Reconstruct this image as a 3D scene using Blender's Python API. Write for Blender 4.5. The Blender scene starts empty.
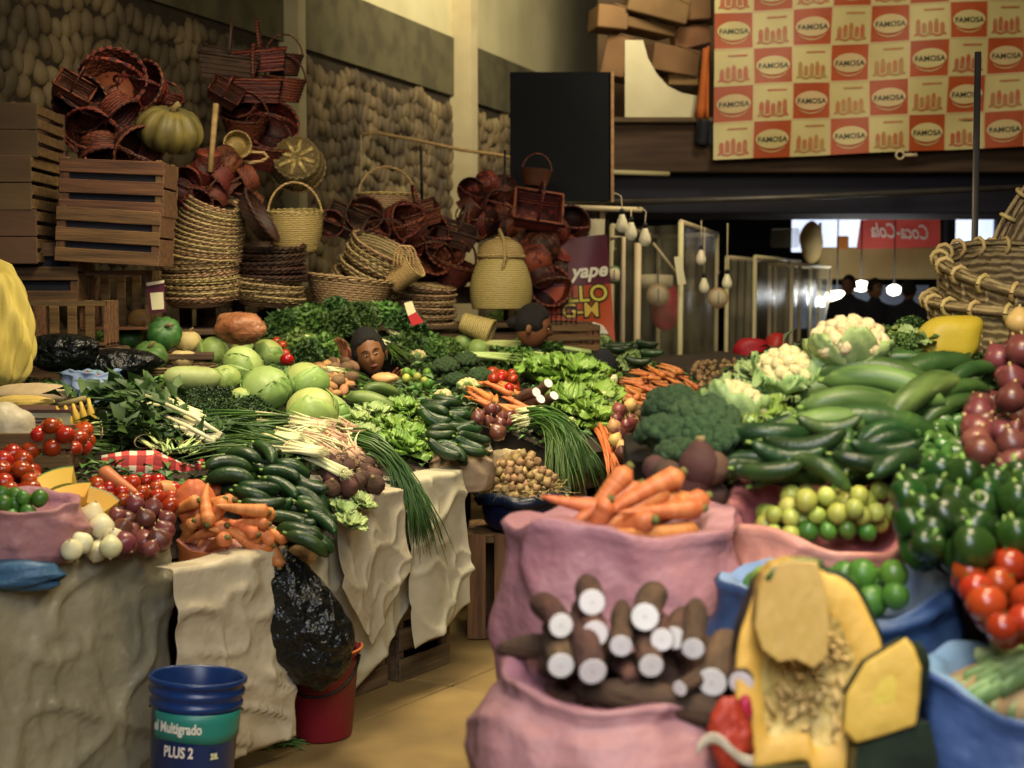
import bpy, math, random
import numpy as np
from mathutils import Vector, Matrix, Euler
PI=math.pi; cos=math.cos; sin=math.sin
rnd=random.Random(11); rng=np.random.default_rng(11)
SC=bpy.context.scene; COL=SC.collection
# ---------------- camera ----------------
F=1400.0; HOR=285.0; CZ=1.57; PITCH=math.atan((384-HOR)/F)
FW=Vector((0,cos(PITCH),-sin(PITCH))); UP=Vector((0,sin(PITCH),cos(PITCH))); RT=Vector((1,0,0)); CAM=Vector((0,0,CZ))
def ray(px,py): return FW+RT*((px-512)/F)+UP*((384-py)/F)
def at(px,py,Y):
    d=ray(px,py); return CAM+d*(Y/d.y)
def atz(px,py,z):
    d=ray(px,py); return CAM+d*((z-CZ)/d.z)
def topx(p):
    q=Vector(p)-CAM; k=q.dot(FW); return (512+F*q.dot(RT)/k, 384-F*q.dot(UP)/k)
cam=bpy.data.cameras.new('camera'); co=bpy.data.objects.new('camera',cam); COL.objects.link(co); SC.camera=co
cam.sensor_width=36; cam.lens=36*F/1024; co.location=CAM; co.rotation_euler=(PI/2-PITCH,0,0)
cam.dof.use_dof=True; cam.dof.focus_distance=5.6; cam.dof.aperture_fstop=2.9; cam.clip_end=200
# ---------------- materials ----------------
def lin(h):
    if isinstance(h,str):
        h=h.lstrip('#'); c=[int(h[i:i+2],16)/255 for i in (0,2,4)]
    else: c=list(h)
    return [x/12.92 if x<=.04045 else ((x+.055)/1.055)**2.4 for x in c]+[1]
MATS={}
def mat(name,c1,c2=None,scale=8,rough=.55,bump=0,bscale=40,rand=.12,c3=None,sss=0,emit=0,alpha=1,metal=0,stretch=(1,1,1),wave=None,coat=0,trans=0,huer=.02,detail=3,contrast=.18,spec=.4,bd=.01):
    m=bpy.data.materials.new(name); m.use_nodes=True; nt=m.node_tree; N=nt.nodes; L=nt.links
    bs=N['Principled BSDF']; bs.inputs['Roughness'].default_value=rough; bs.inputs['Metallic'].default_value=metal
    bs.inputs['Specular IOR Level'].default_value=spec
    tc=N.new('ShaderNodeTexCoord'); mp=N.new('ShaderNodeMapping'); mp.inputs['Scale'].default_value=stretch
    L.new(tc.outputs['Object'],mp.inputs['Vector'])
    oi=N.new('ShaderNodeObjectInfo')
    add=N.new('ShaderNodeVectorMath'); add.operation='ADD'
    mul=N.new('ShaderNodeMath'); mul.operation='MULTIPLY'; mul.inputs[1].default_value=37.
    L.new(oi.outputs['Random'],mul.inputs[0]); L.new(mp.outputs[0],add.inputs[0]); L.new(mul.outputs[0],add.inputs[1])
    vec=add.outputs[0]
    c2=c2 or c1
    rp=N.new('ShaderNodeValToRGB'); e=rp.color_ramp.elements
    e[0].color=lin(c1); e[1].color=lin(c2); e[0].position=.5-contrast; e[1].position=.5+contrast
    if c3:
        x=rp.color_ramp.elements.new(min(.97,.5+contrast+.12)); x.color=lin(c3)
    if wave:
        t=N.new('ShaderNodeTexWave'); t.wave_type='BANDS'; t.bands_direction=wave[0]; t.inputs['Scale'].default_value=wave[1]; t.inputs['Distortion'].default_value=wave[2]; t.inputs['Detail'].default_value=2; t.inputs['Detail Scale'].default_value=1.5
        L.new(vec,t.inputs['Vector']); fac=t.outputs['Fac']
        e[0].position=.5-contrast*2; e[1].position=.5+contrast*2
    else:
        t=N.new('ShaderNodeTexNoise'); t.inputs['Scale'].default_value=scale; t.inputs['Detail'].default_value=detail
        L.new(vec,t.inputs['Vector']); fac=t.outputs['Fac']
    L.new(fac,rp.inputs['Fac'])
    hs=N.new('ShaderNodeHueSaturation')
    mr=N.new('ShaderNodeMapRange'); mr.inputs['To Min'].default_value=1-rand; mr.inputs['To Max'].default_value=1+rand
    L.new(oi.outputs['Random'],mr.inputs['Value']); L.new(mr.outputs[0],hs.inputs['Value'])
    mh=N.new('ShaderNodeMapRange'); mh.inputs['To Min'].default_value=.5+huer; mh.inputs['To Max'].default_value=.5-huer
    fr=N.new('ShaderNodeMath'); fr.operation='FRACT'; m7=N.new('ShaderNodeMath'); m7.operation='MULTIPLY'; m7.inputs[1].default_value=7.3
    L.new(oi.outputs['Random'],m7.inputs[0]); L.new(m7.outputs[0],fr.inputs[0]); L.new(fr.outputs[0],mh.inputs['Value']); L.new(mh.outputs[0],hs.inputs['Hue'])
    L.new(rp.outputs[0],hs.inputs['Color']); L.new(hs.outputs[0],bs.inputs['Base Color'])
    if bump:
        nb=N.new('ShaderNodeTexNoise'); nb.inputs['Scale'].default_value=bscale; nb.inputs['Detail'].default_value=3; L.new(vec,nb.inputs['Vector'])
        b=N.new('ShaderNodeBump'); b.inputs['Strength'].default_value=bump; b.inputs['Distance'].default_value=bd
        L.new(nb.outputs['Fac'],b.inputs['Height']); L.new(b.outputs[0],bs.inputs['Normal'])
    if sss:
        bs.inputs['Subsurface Weight'].default_value=sss; bs.inputs['Subsurface Radius'].default_value=(.02,.012,.005); bs.inputs['Subsurface Scale'].default_value=.5
    if emit:
        L.new(hs.outputs[0],bs.inputs['Emission Color']); bs.inputs['Emission Strength'].default_value=emit
    if coat: bs.inputs['Coat Weight'].default_value=coat; bs.inputs['Coat Roughness'].default_value=.25
    if alpha<1: bs.inputs['Alpha'].default_value=alpha
    if trans: bs.inputs['Transmission Weight'].default_value=trans
    MATS[name]=m; return m
# ---------------- mesh helpers ----------------
def sn(P,freq=1.,seed=0,oct=2):
    """smooth pseudo noise -1..1 for an (n,3) array"""
    P=np.asarray(P,float); r=np.random.default_rng(seed); out=np.zeros(len(P)); amp=1;tot=0
    for o in range(oct):
        s=np.zeros(len(P))
        for k in range(5):
            d=r.normal(size=3); d/=np.linalg.norm(d); s+=np.sin(P@d*freq*2*(.7+.6*r.random())+r.random()*6.28)
        out+=amp*s/3.2; tot+=amp; amp*=.5; freq*=2.1
    return out/tot
class B:
    def __init__(s): s.V=[];s.F=[];s.n=0
    def add(s,V,Fc,M=None):
        V=np.asarray(V,float).reshape(-1,3)
        if M is not None:
            A=np.array(M); V=V@A[:3,:3].T+A[:3,3]
        s.V.append(V); s.F+= [tuple(i+s.n for i in f) for f in Fc]; s.n+=len(V); return s
    def get(s): return np.concatenate(s.V),s.F
def T_(x,y,z): return Matrix.Translation((x,y,z))
def R_(a,ax): return Matrix.Rotation(a,4,ax)
def S_(x,y,z): return Matrix.Diagonal((x,y,z,1))
def me(name,VF,m,smooth=True):
    V,Fc=VF; d=bpy.data.meshes.new(name); d.from_pydata([tuple(map(float,v)) for v in V],[],[tuple(map(int,f)) for f in Fc])
    d.materials.append(MATS[m] if isinstance(m,str) else m)
    if smooth: d.polygons.foreach_set('use_smooth',[True]*len(d.polygons))
    d.update(); return d
def tag(o,label=None,cat=None,group=None,kind=None):
    if label:o['label']=label
    if cat:o['category']=cat
    if group:o['group']=group
    if kind:o['kind']=kind
    return o
def ob(name,VF,m,parent=None,smooth=True,loc=None,M=None,label=None,cat=None,group=None,kind=None):
    d=VF if isinstance(VF,bpy.types.Mesh) else me(name,VF,m,smooth)
    o=bpy.data.objects.new(name,d); COL.objects.link(o)
    if M is not None: o.matrix_world=M
    elif loc is not None: o.location=loc
    if parent: o.parent=parent
    return tag(o,label,cat,group,kind)
def emp(name,loc,label,cat,group=None,M=None):
    o=bpy.data.objects.new(name,None); COL.objects.link(o); o.empty_display_size=.1
    if M is not None:o.matrix_world=M
    else:o.location=loc
    return tag(o,label,cat,group)
class Tm: # template of a thing: root mesh + children meshes
    def __init__(s,name,cat,root,kids=()): s.name=name;s.cat=cat;s.root=root;s.kids=list(kids)
    def put(s,M,label,group=None):
        o=bpy.data.objects.new(s.name,s.root); COL.objects.link(o); o.matrix_world=M; tag(o,label,s.cat,group)
        for k in s.kids:
            c=bpy.data.objects.new(k[0],k[1]); COL.objects.link(c); c.parent=o
            if len(k)>2 and k[2]: c['label']=k[2]
        return o
def frameM(p,x=None,z=None,sc=1.):
    """matrix with local x along x and local z near z"""
    x=Vector(x if x is not None else (1,0,0)).normalized(); z=Vector(z if z is not None else (0,0,1))
    y=z.cross(x)
    if y.length<1e-4: y=Vector((0,1,0)).cross(x)
    y.normalize(); z=x.cross(y)
    if isinstance(sc,(int,float)): sc=(sc,sc,sc)
    M=Matrix(((x.x*sc[0],y.x*sc[1],z.x*sc[2],p[0]),(x.y*sc[0],y.y*sc[1],z.y*sc[2],p[1]),(x.z*sc[0],y.z*sc[1],z.z*sc[2],p[2]),(0,0,0,1)))
    return M
def lathe(prof,n=24,f=None,close=True):
    V=[];Fc=[]
    m=len(prof)
    for i,(r,z) in enumerate(prof):
        for k in range(n):
            a=2*PI*k/n; s,dz=(1,0) if f is None else f(a,i/(m-1))
            V.append((r*s*cos(a),r*s*sin(a),z+dz))
    for i in range(m-1):
        for k in range(n):
            k2=(k+1)%n; Fc.append((i*n+k,i*n+k2,(i+1)*n+k2,(i+1)*n+k))
    return np.array(V),Fc
def blob(n=16,m=10,f=None):
    """unit sphere grid with function f(V)->V"""
    V=[];Fc=[]
    for i in range(m+1):
        t=PI*i/m
        for k in range(n):
            a=2*PI*k/n; V.append((sin(t)*cos(a),sin(t)*sin(a),-cos(t)))
    for i in range(m):
        for k in range(n):
            k2=(k+1)%n; Fc.append((i*n+k,i*n+k2,(i+1)*n+k2,(i+1)*n+k))
    V=np.array(V)
    if f is not None: V=f(V)
    return V,Fc
def tube(pts,rad,n=8,flat=1.,cap=True,up=(0,0,1)):
    P=[Vector(p) for p in pts]; m=len(P); V=[];Fc=[]
    if isinstance(rad,(int,float)): rad=[rad]*m
    prev=None
    for i,p in enumerate(P):
        t=(P[min(i+1,m-1)]-P[max(i-1,0)])
        if t.length<1e-9:t=Vector((0,0,1))
        t.normalize()
        if prev is None:
            a=Vector(up) if abs(t.dot(Vector(up)))<.95 else Vector((0,1,0)); nrm=(a-t*a.dot(t)).normalized()
        else: nrm=(prev-t*prev.dot(t)).normalized()
        prev=nrm; b=t.cross(nrm)
        for k in range(n):
            a=2*PI*k/n; V.append(p+(nrm*cos(a)*flat+b*sin(a))*rad[i])
    for i in range(m-1):
        for k in range(n):
            k2=(k+1)%n; Fc.append((i*n+k,i*n+k2,(i+1)*n+k2,(i+1)*n+k))
    if cap: Fc.append(tuple(range(n))[::-1]); Fc.append(tuple(range((m-1)*n,m*n)))
    return np.array([tuple(v) for v in V]),Fc
def box(sx,sy,sz,bev=0,c=(0,0,0)):
    if bev<=0:
        V=[(x*sx/2+c[0],y*sy/2+c[1],z*sz/2+c[2]) for x in(-1,1) for y in(-1,1) for z in(-1,1)]
        return np.array(V),[(0,1,3,2),(4,6,7,5),(0,4,5,1),(2,3,7,6),(0,2,6,4),(1,5,7,3)]
    b=min(bev,sx/2.2,sy/2.2,sz/2.2); V=[];Fc=[]
    for x in(-1,1):
        for y in(-1,1):
            for z in(-1,1):
                V+=[(x*(sx/2)+c[0],y*(sy/2-b)+c[1],z*(sz/2-b)+c[2]),(x*(sx/2-b)+c[0],y*(sy/2)+c[1],z*(sz/2-b)+c[2]),(x*(sx/2-b)+c[0],y*(sy/2-b)+c[1],z*(sz/2)+c[2])]
    I=lambda x,y,z,k:((x*2+y)*2+z)*3+k
    for x in(0,1): Fc.append([I(x,0,0,0),I(x,0,1,0),I(x,1,1,0),I(x,1,0,0)][::(1 if x==0 else -1)])
    for y in(0,1): Fc.append([I(0,y,0,1),I(1,y,0,1),I(1,y,1,1),I(0,y,1,1)][::(1 if y==0 else -1)])
    for z in(0,1): Fc.append([I(0,0,z,2),I(0,1,z,2),I(1,1,z,2),I(1,0,z,2)][::(1 if z==0 else -1)])
    for x in(0,1):
        for y in(0,1): Fc.append([I(x,y,0,0),I(x,y,1,0),I(x,y,1,1),I(x,y,0,1)])
        for z in(0,1): Fc.append([I(x,0,z,0),I(x,1,z,0),I(x,1,z,2),I(x,0,z,2)])
    for y in(0,1):
        for z in(0,1): Fc.append([I(0,y,z,1),I(1,y,z,1),I(1,y,z,2),I(0,y,z,2)])
    for x in(0,1):
        for y in(0,1):
            for z in(0,1): Fc.append([I(x,y,z,0),I(x,y,z,1),I(x,y,z,2)])
    return np.array(V),Fc
def grid(nu,nv,f):
    V=[f(i/(nu-1),j/(nv-1)) for j in range(nv) for i in range(nu)]
    Fc=[(j*nu+i,j*nu+i+1,(j+1)*nu+i+1,(j+1)*nu+i) for j in range(nv-1) for i in range(nu-1)]
    return np.array([tuple(v) for v in V]),Fc
def thick(VF,t,axis=None):
    """give a grid a real thickness by a shifted copy joined at the back"""
    V,Fc=VF; n=len(V); V=np.array(V)
    nr=np.zeros_like(V)
    for f in Fc:
        a,b,c=V[f[0]],V[f[1]],V[f[2]]; k=np.cross(b-a,c-a)
        for i in f: nr[i]+=k
    nr/=np.maximum(np.linalg.norm(nr,axis=1,keepdims=True),1e-9)
    V2=V-nr*t; from collections import Counter
    E=Counter(); D={}
    for f in Fc:
        for i in range(len(f)):
            a,b=f[i],f[(i+1)%len(f)]; E[(min(a,b),max(a,b))]+=1; D[(min(a,b),max(a,b))]=(a,b)
    F2=list(Fc)+[tuple(i+n for i in f[::-1]) for f in Fc]
    for e,c in E.items():
        if c==1:
            a,b=D[e]; F2.append((b,a,a+n,b+n))
    return np.concatenate([V,V2]),F2
def text(s,size,name='lettering',font_shear=0,depth=.002,bold=0,sx=1.):
    c=bpy.data.curves.new(name,'FONT'); c.body=s; c.size=size; c.align_x='CENTER'; c.align_y='CENTER'; c.extrude=depth; c.shear=font_shear; c.offset=bold; c.resolution_u=3
    o=bpy.data.objects.new(name,c); COL.objects.link(o); bpy.context.view_layer.update()
    dg=bpy.context.evaluated_depsgraph_get(); m=o.evaluated_get(dg).to_mesh()
    V=np.array([v.co[:] for v in m.vertices])*np.array([sx,1,1]); Fc=[tuple(p.vertices) for p in m.polygons]
    o.evaluated_get(dg).to_mesh_clear(); bpy.data.objects.remove(o); bpy.data.curves.remove(c)
    return V,Fc
def leafset(P,D,N_,Lg,W,fold=.25):
    """many small folded leaves: base P, direction D, normal N_"""
    P=np.asarray(P);D=np.asarray(D);N_=np.asarray(N_)
    D=D/np.linalg.norm(D,axis=1,keepdims=True); S=np.cross(D,N_); S/=np.maximum(np.linalg.norm(S,axis=1,keepdims=True),1e-6); U=np.cross(S,D)
    Lg=np.broadcast_to(Lg,len(P))[:,None]; W=np.broadcast_to(W,len(P))[:,None]
    m1=P+D*Lg*.45; a=m1+S*W*.5+U*W*fold; b=m1-S*W*.5+U*W*fold; t=P+D*Lg-U*Lg*.18
    V=np.stack([P,a,t,b,m1],1).reshape(-1,3)
    Fc=[]
    for i in range(len(P)):
        k=i*5; Fc+=[(k,k+4,k+1),(k+1,k+4,k+2),(k,k+3,k+4),(k+3,k+2,k+4)]
    return V,Fc
# ---------------- surfaces produce rests on ----------------
class Surf:
    def __init__(s,H): s.H=H
    def hit(s,px,py,off=0,y0=1.6,y1=14):
        d=ray(px,py); t=np.arange(y0,y1,.03); x=CAM.x+d.x/d.y*t; z=CAM.z+d.z/d.y*t
        h=s.H(x,t)+off; k=np.nonzero(z<h)[0]
        if len(k)==0: return None
        k=k[0]
        if k==0: return None
        lo,hi=t[k-1],t[k]
        for _ in range(8):
            m=(lo+hi)/2
            if CAM.z+d.z/d.y*m<float(s.H(np.array([CAM.x+d.x/d.y*m]),np.array([m]))[0])+off: hi=m
            else: lo=m
        return Vector((CAM.x+d.x/d.y*lo,lo,CAM.z+d.z/d.y*lo))
    def h(s,x,y): return float(s.H(np.array([x]),np.array([y]))[0])
    def nrm(s,x,y,e=.03):
        gx=(s.h(x+e,y)-s.h(x-e,y))/(2*e); gy=(s.h(x,y+e)-s.h(x,y-e))/(2*e)
        gx=max(-1.2,min(1.2,gx)); gy=max(-1.2,min(1.2,gy)); return Vector((-gx,-gy,1)).normalized()
def inpoly(x,y,P):
    c=False;j=len(P)-1
    for i in range(len(P)):
        if (P[i][1]>y)!=(P[j][1]>y) and x<(P[j][0]-P[i][0])*(y-P[i][1])/(P[j][1]-P[i][1])+P[i][0]: c=not c
        j=i
    return c
def segd(a0,a1,b0,b1):
    u=a1-a0;v=b1-b0;w=a0-b0;a=u@u;b=u@v;c=v@v;d=u@w;e=v@w;D=a*c-b*b
    if D<1e-9: s=0.;t=(e/c if c>1e-9 else 0)
    else: s=(b*e-c*d)/D;t=(a*e-b*d)/D
    for _ in range(2):
        s=min(1,max(0,s)); t=(e+s*b)/c if c>1e-9 else 0; t=min(1,max(0,t)); s=(t*b-d)/a if a>1e-9 else 0; s=min(1,max(0,s))
    q=w+s*u-t*v; return math.sqrt(q@q)
def pile(T,surf,poly,n,r,core,place,group,L=0,ang=0,aj=.35,layers=2,sc=(.85,1.12),tight=.86,tries=None,spin=True,zup=False,sink=.3,tiltj=.15,elong='x'):
    """throw n things into a pixel polygon, each resting on the surface or on the layer below"""
    xs=[p[0] for p in poly]; ys=[p[1] for p in poly]; got=[]
    Ts=T if isinstance(T,(list,tuple)) else [T]
    for ly in range(layers):
        lim=n if ly==layers-1 else (n*(ly+1))//layers
        k=0
        tmax=tries or n*22
        while len(got)<lim and k<tmax:
            k+=1
            px=rnd.uniform(min(xs),max(xs)); py=rnd.uniform(min(ys),max(ys))
            if not inpoly(px,py,poly): continue
            s=rnd.uniform(*sc); rr=r*s
            c=surf.hit(px,py,rr*(1-sink)+ly*r*1.45)
            if c is None: continue
            nr=surf.nrm(c.x,c.y)
            if nr.z<.5: nr=Vector((0,-.3,1)).normalized()
            a=ang+rnd.gauss(0,aj); d=Vector((cos(a),sin(a),0)); d=(d-nr*d.dot(nr)+nr*rnd.gauss(0,tiltj)).normalized()
            h=max(0,L/2*s-rr)
            A=np.array(c-d*h);Bq=np.array(c+d*h)
            if any((np.abs(g[0]-A).max()<L*1.3+4*r) and segd(A,Bq,g[0],g[1])<tight*(rr+g[2]) for g in got): continue
            got.append((A,Bq,rr,c,d,nr,s,px,py))
    if not got: print('EMPTY PILE',core); return []
    ex={}
    def mark(i,w):
        if i not in ex: ex[i]=w
    idx=range(len(got))
    mark(min(idx,key=lambda i:got[i][8]),'highest'); mark(max(idx,key=lambda i:got[i][8]),'lowest')
    mark(min(idx,key=lambda i:got[i][7]),'leftmost'); mark(max(idx,key=lambda i:got[i][7]),'rightmost')
    out=[]
    for i,g in enumerate(got):
        c,d,nr,s=g[3],g[4],g[5],g[6]
        up=nr
        if L==0 and spin:
            q=Euler((rnd.uniform(-.7,.7),rnd.uniform(-.7,.7),rnd.uniform(0,6.3))).to_matrix().to_4x4(); M=Matrix.Translation(c)@q@S_(s,s,s)
        elif L==0: M=Matrix.Translation(c)@R_(rnd.uniform(0,6.3),'Z')@R_(rnd.uniform(-.3,.3),'X')@S_(s,s,s)
        else:
            M=frameM(c,d,nr,s)@R_(rnd.uniform(0,6.3) if spin else rnd.uniform(-.3,.3),'X')
        lab=f"{ex[i]} {core} {place}" if i in ex else f"{core} deep in the pile {place}"
        out.append(Ts[rnd.randrange(len(Ts))].put(M,lab,group))
    return out
# ---------------- materials list ----------------
mat('floor','#6d5a34','#8a7444',scale=3,rough=.75,bump=.25,bscale=14,rand=0,c3='#94804e')
mat('pebble','#4a3c2c','#745e44',scale=2.2,rough=.7,bump=.4,bscale=30,rand=0,c3='#8c7a58',contrast=.12,detail=1)
mat('mortar','#2c2418','#3a3022',scale=9,rough=.9,bump=.4)
mat('cement','#4a4330','#5a523a',scale=4,rough=.9,bump=.6,bscale=60,rand=0,contrast=.1)
mat('whitewash','#aea07c','#c4b792',scale=1.6,rough=.85,bump=.1,rand=0,contrast=.22)
mat('pillar_paint','#aca079','#bcb088',scale=3,rough=.8,rand=0)
mat('beam','#33261a','#4a3826',scale=4,rough=.8,stretch=(.4,4,4),bump=.3)
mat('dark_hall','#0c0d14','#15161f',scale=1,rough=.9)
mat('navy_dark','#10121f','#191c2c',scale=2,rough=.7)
mat('cardboard','#6a4e30','#82633e',scale=3,rough=.85,rand=.3)
mat('white_board','#b5a98a','#c4b898',scale=3,rough=.7)
mat('orange_cloth','#a8551f','#b9652a',scale=4,rough=.8)
mat('board_black','#0c0e11','#121418',scale=2,rough=.8,spec=.15)
mat('lightwood','#8a6f46','#a58758',scale=5,rough=.7,stretch=(.6,6,6))
mat('wood','#4b3521','#775735',scale=6,rough=.75,stretch=(.5,7,7),bump=.3,bscale=20,rand=.2)
mat('woodold','#3e2f20','#665038',scale=5,rough=.8,stretch=(.5,6,6),bump=.3,bscale=20,rand=.2)
mat('woodplain','#473422','#5f4830',scale=3,rough=.8,stretch=(.3,3,1),bump=.2,rand=.1)
mat('bred','#9a2418','#a92e20',scale=3,rough=.5,rand=0)
mat('bcream','#b8a270','#c6b17e',scale=2,rough=.5,rand=0)
mat('bink','#26301e','#26301e',rough=.5,rand=0)
mat('bfood','#ad5238','#a07c48',scale=12,rough=.5,rand=0)
mat('pipe','#b3a680','#c2b58e',scale=5,rough=.5)
mat('greypipe','#4a4642','#5c5650',scale=5,rough=.4,metal=.4)
mat('white_plastic','#cfc6a8','#ddd4b8',scale=4,rough=.35)
mat('bulbglass','#cfc3a0','#d8cdab',scale=4,rough=.3,emit=.12)
mat('lamp_on','#fff6e0','#fff6e0',rand=0,emit=9)
mat('black','#0d0d0e','#141415',rough=.5)
mat('paper','#c9bf9a','#d4caa6',rough=.7)
mat('yred','#a3241c','#b32d22',scale=3,rough=.45,rand=0)
mat('ypurple','#4b1b2a','#5d2233',scale=3,rough=.45,rand=0)
mat('ytext','#c7b14a','#c7b14a',rough=.5,rand=0)
mat('wtext','#d8d0c0','#d8d0c0',rough=.5,rand=0)
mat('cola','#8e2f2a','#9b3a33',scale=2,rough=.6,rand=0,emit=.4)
mat('daylight','#c6d4ee','#e8eefb',scale=1.2,rand=0,emit=1.6,rough=.9)
mat('awning','#a8905c','#b8a06c',scale=3,rough=.8)
mat('green_dial','#5d7a4a','#5d7a4a',rough=.4)
mat('bluecloth','#6f7890','#8a94a8',scale=3,rough=.9)
mat('darkcloth','#15151c','#20202a',scale=4,rough=.9)
def clear_plastic():
    m=bpy.data.materials.new('clear_plastic'); m.use_nodes=True; N=m.node_tree.nodes; L=m.node_tree.links
    bs=N['Principled BSDF']; bs.inputs['Base Color'].default_value=lin('#c8c0a0'); bs.inputs['Roughness'].default_value=.2
    nz=N.new('ShaderNodeTexNoise'); nz.inputs['Scale'].default_value=2.5; nz.inputs['Detail'].default_value=3
    mr=N.new('ShaderNodeMapRange'); mr.inputs['From Min'].default_value=.35; mr.inputs['From Max'].default_value=.75; mr.inputs['To Min'].default_value=.10; mr.inputs['To Max'].default_value=.38
    tc=N.new('ShaderNodeTexCoord'); L.new(tc.outputs['Object'],nz.inputs['Vector']); L.new(nz.outputs['Fac'],mr.inputs['Value']); L.new(mr.outputs[0],bs.inputs['Alpha'])
    MATS['clear_plastic']=m
clear_plastic()
# ---------------- shell ----------------
def struct(name,VF,m,smooth=False,parent=None,**k):
    o=ob(name,VF,m,parent,smooth,**k)
    if not parent:o['kind']='structure'
    return o
def floorf():
    b=B()
    # cement slabs with shallow joints running with the aisle
    ax=Vector((.547,.837)); ay=Vector((-.837,.547))
    for i in range(-6,16):
        for j in range(-6,8):
            c=Vector((-.2,4.6))+ax*(i*1.3)+ay*(j*.95)
            M=T_(c.x,c.y,-.03)@R_(math.atan2(ax.y,ax.x),'Z')
            b.add(*box(1.29,.94,.06,.006),M)
    b.add(*box(26,34,.04,c=(1,10,-.045)))
    return b.get()
struct('floor',floorf(),'floor')
WD=Vector((.3577,.9338,0)); WN=Vector((.9338,-.3577,0)); WP=Vector((-.61,15,0))
def wallp(s,z,off=0): return WP+WD*s+WN*off+Vector((0,0,z))
def wbox(s0,s1,z0,z1,o0,o1):
    V=[tuple(wallp(s,z,o)) for s in(s0,s1) for o in(o0,o1) for z in(z0,z1)]
    return np.array(V),[(0,1,3,2),(4,6,7,5),(0,4,5,1),(2,3,7,6),(0,2,6,4),(1,5,7,3)]
wl=struct('wall_left',wbox(-13,6,0,3.55,-.3,0),'mortar')
def pebbles():
    b=B(); V0,F0=blob(9,6)
    for row,z in enumerate(np.arange(1.3,3.5,.15)):
        s=-10.2+rnd.uniform(0,.1)
        while s<5.6:
            w=rnd.uniform(.075,.125); h=rnd.uniform(.08,.108)*(1 if rnd.random()<.8 else .75)
            tl=rnd.gauss(0,.25)
            zc=min(z+rnd.uniform(-.03,.03)+.05*sin(s*5),3.47)
            V=V0*np.array([w*.54,.048,h]); a=V[:,0].copy(); V[:,0]=a+V[:,2]*tl
            V+= sn(V0*1.3+s*3,1.2,row,1)[:,None]*V0*.012
            p=wallp(s,zc,0); W=np.outer(V[:,0],WD)+np.outer(V[:,1],WN)+V[:,2:3]*np.array([0,0,1])+np.array(p)
            b.add(W,F0); s+=w*1.06
    return b.get()
ob('pebble_facing',pebbles(),'pebble',wl,label='rounded river stones set upright in mortar')
struct('trim_1',wbox(-13,6,3.55,4.15,-.3,.05),'cement')
struct('wall_left_upper',wbox(-13,6,4.15,7,-.3,.02),'whitewash')['kind']='structure'
for px,w,o in ((286,.17,.1),(454,.25,.16)):
    k=(px-512)/F; Y=(-6.355)/(k-.383); s=(Y-15)/WD.y
    st=struct('pillar',wbox(s-w/2/WD.y*.7,s+w/2/WD.y*.7,0,7,0,o+.08),'pillar_paint')
# far wall with daylight openings
def wallback():
    b=B(); Y=21
    ps=[(795,958,205,252),(957,1003,212,252)]
    def q(x0,x1,z0,z1): b.add(*box(x1-x0,.3,z1-z0,c=((x0+x1)/2,Y+.15,(z0+z1)/2)))
    x0,x1=at(795,0,Y).x,at(1003,0,Y).x; z0,z1=at(0,252,Y).z,at(0,208,Y).z
    q(-3,x0,0,7); q(x1,14,0,7); q(x0,x1,0,z0); q(x0,x1,z1,7); xm=at(950,0,Y).x; q(xm-.1,xm+.1,z0,z1)
    return b.get()
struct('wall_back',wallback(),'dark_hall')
wx0,wx1=at(795,0,21).x,at(1003,0,21).x; wz0,wz1=at(0,252,21).z,at(0,208,21).z
struct('window_1',box(wx1-wx0,.05,wz1-wz0,c=((wx0+wx1)/2,21.2,(wz0+wz1)/2)),'daylight')
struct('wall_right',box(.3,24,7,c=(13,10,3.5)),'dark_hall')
# ---------------- mezzanine ----------------
zt=at(800,121,13.2).z; zb=at(800,172,13.2).z; zl=at(800,212,13.2).z
x0=at(613,0,13.2).x
mz=struct('mezzanine',box(11.5,.25,zt-zb,.01,c=(x0+5.75,13.35,(zt+zb)/2)),'beam')
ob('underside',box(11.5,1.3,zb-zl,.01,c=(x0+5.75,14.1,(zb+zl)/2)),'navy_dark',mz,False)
ob('ledge',box(11.5,.4,.05,.01,c=(x0+5.75,13.3,zt)),'woodold',mz,False)
struct('wall_back_upper',box(12,.2,4,c=(x0+6,15.6,zt+2)),'woodplain')
tag(ob('ceiling_pipe',tube([at(560,204,13.1),at(800,197,13.1),at(1030,187,13.1)],.028,8),'greypipe'),'long thin grey pipe running under the dark mezzanine','pipe')
# things stored on the mezzanine
def arc_panel():
    P=[(625,40),(643,40),(648,58),(657,74),(668,86),(682,93),(699,96),(699,119),(625,119)]
    V=[at(x,y,13.25) for x,y in P]; V+=[v+Vector((0,.06,0)) for v in V]; n=len(P)
    Fc=[tuple(range(n))[::-1],tuple(range(n,2*n))]+[(i,(i+1)%n,(i+1)%n+n,i+n) for i in range(n)]
    return np.array([tuple(v) for v in V]),Fc
tag(ob('curved_panel',arc_panel(),'white_board',smooth=False),'off-white panel with a concave curved edge standing on the mezzanine ledge','panel')
r2=random.Random(5)
cb=[(608,20,30,22,'torn sheet of brown cardboard lying at the upper left of the mezzanine heap'),(640,28,60,10,'long flattened cardboard strip sticking out above the curved panel'),(668,62,50,26,'brown cardboard box seen inside the curve of the white panel'),(690,40,36,20,'flattened cardboard box beside the printed banner edge'),(655,8,60,24,'large cardboard box at the top of the mezzanine heap'),(620,60,24,40,'dark cardboard box left of the curved white panel'),(690,8,44,30,'cardboard box at the top of the heap, touching the banner'),(680,80,30,16,'small cardboard box low in the curve of the white panel')]
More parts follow.
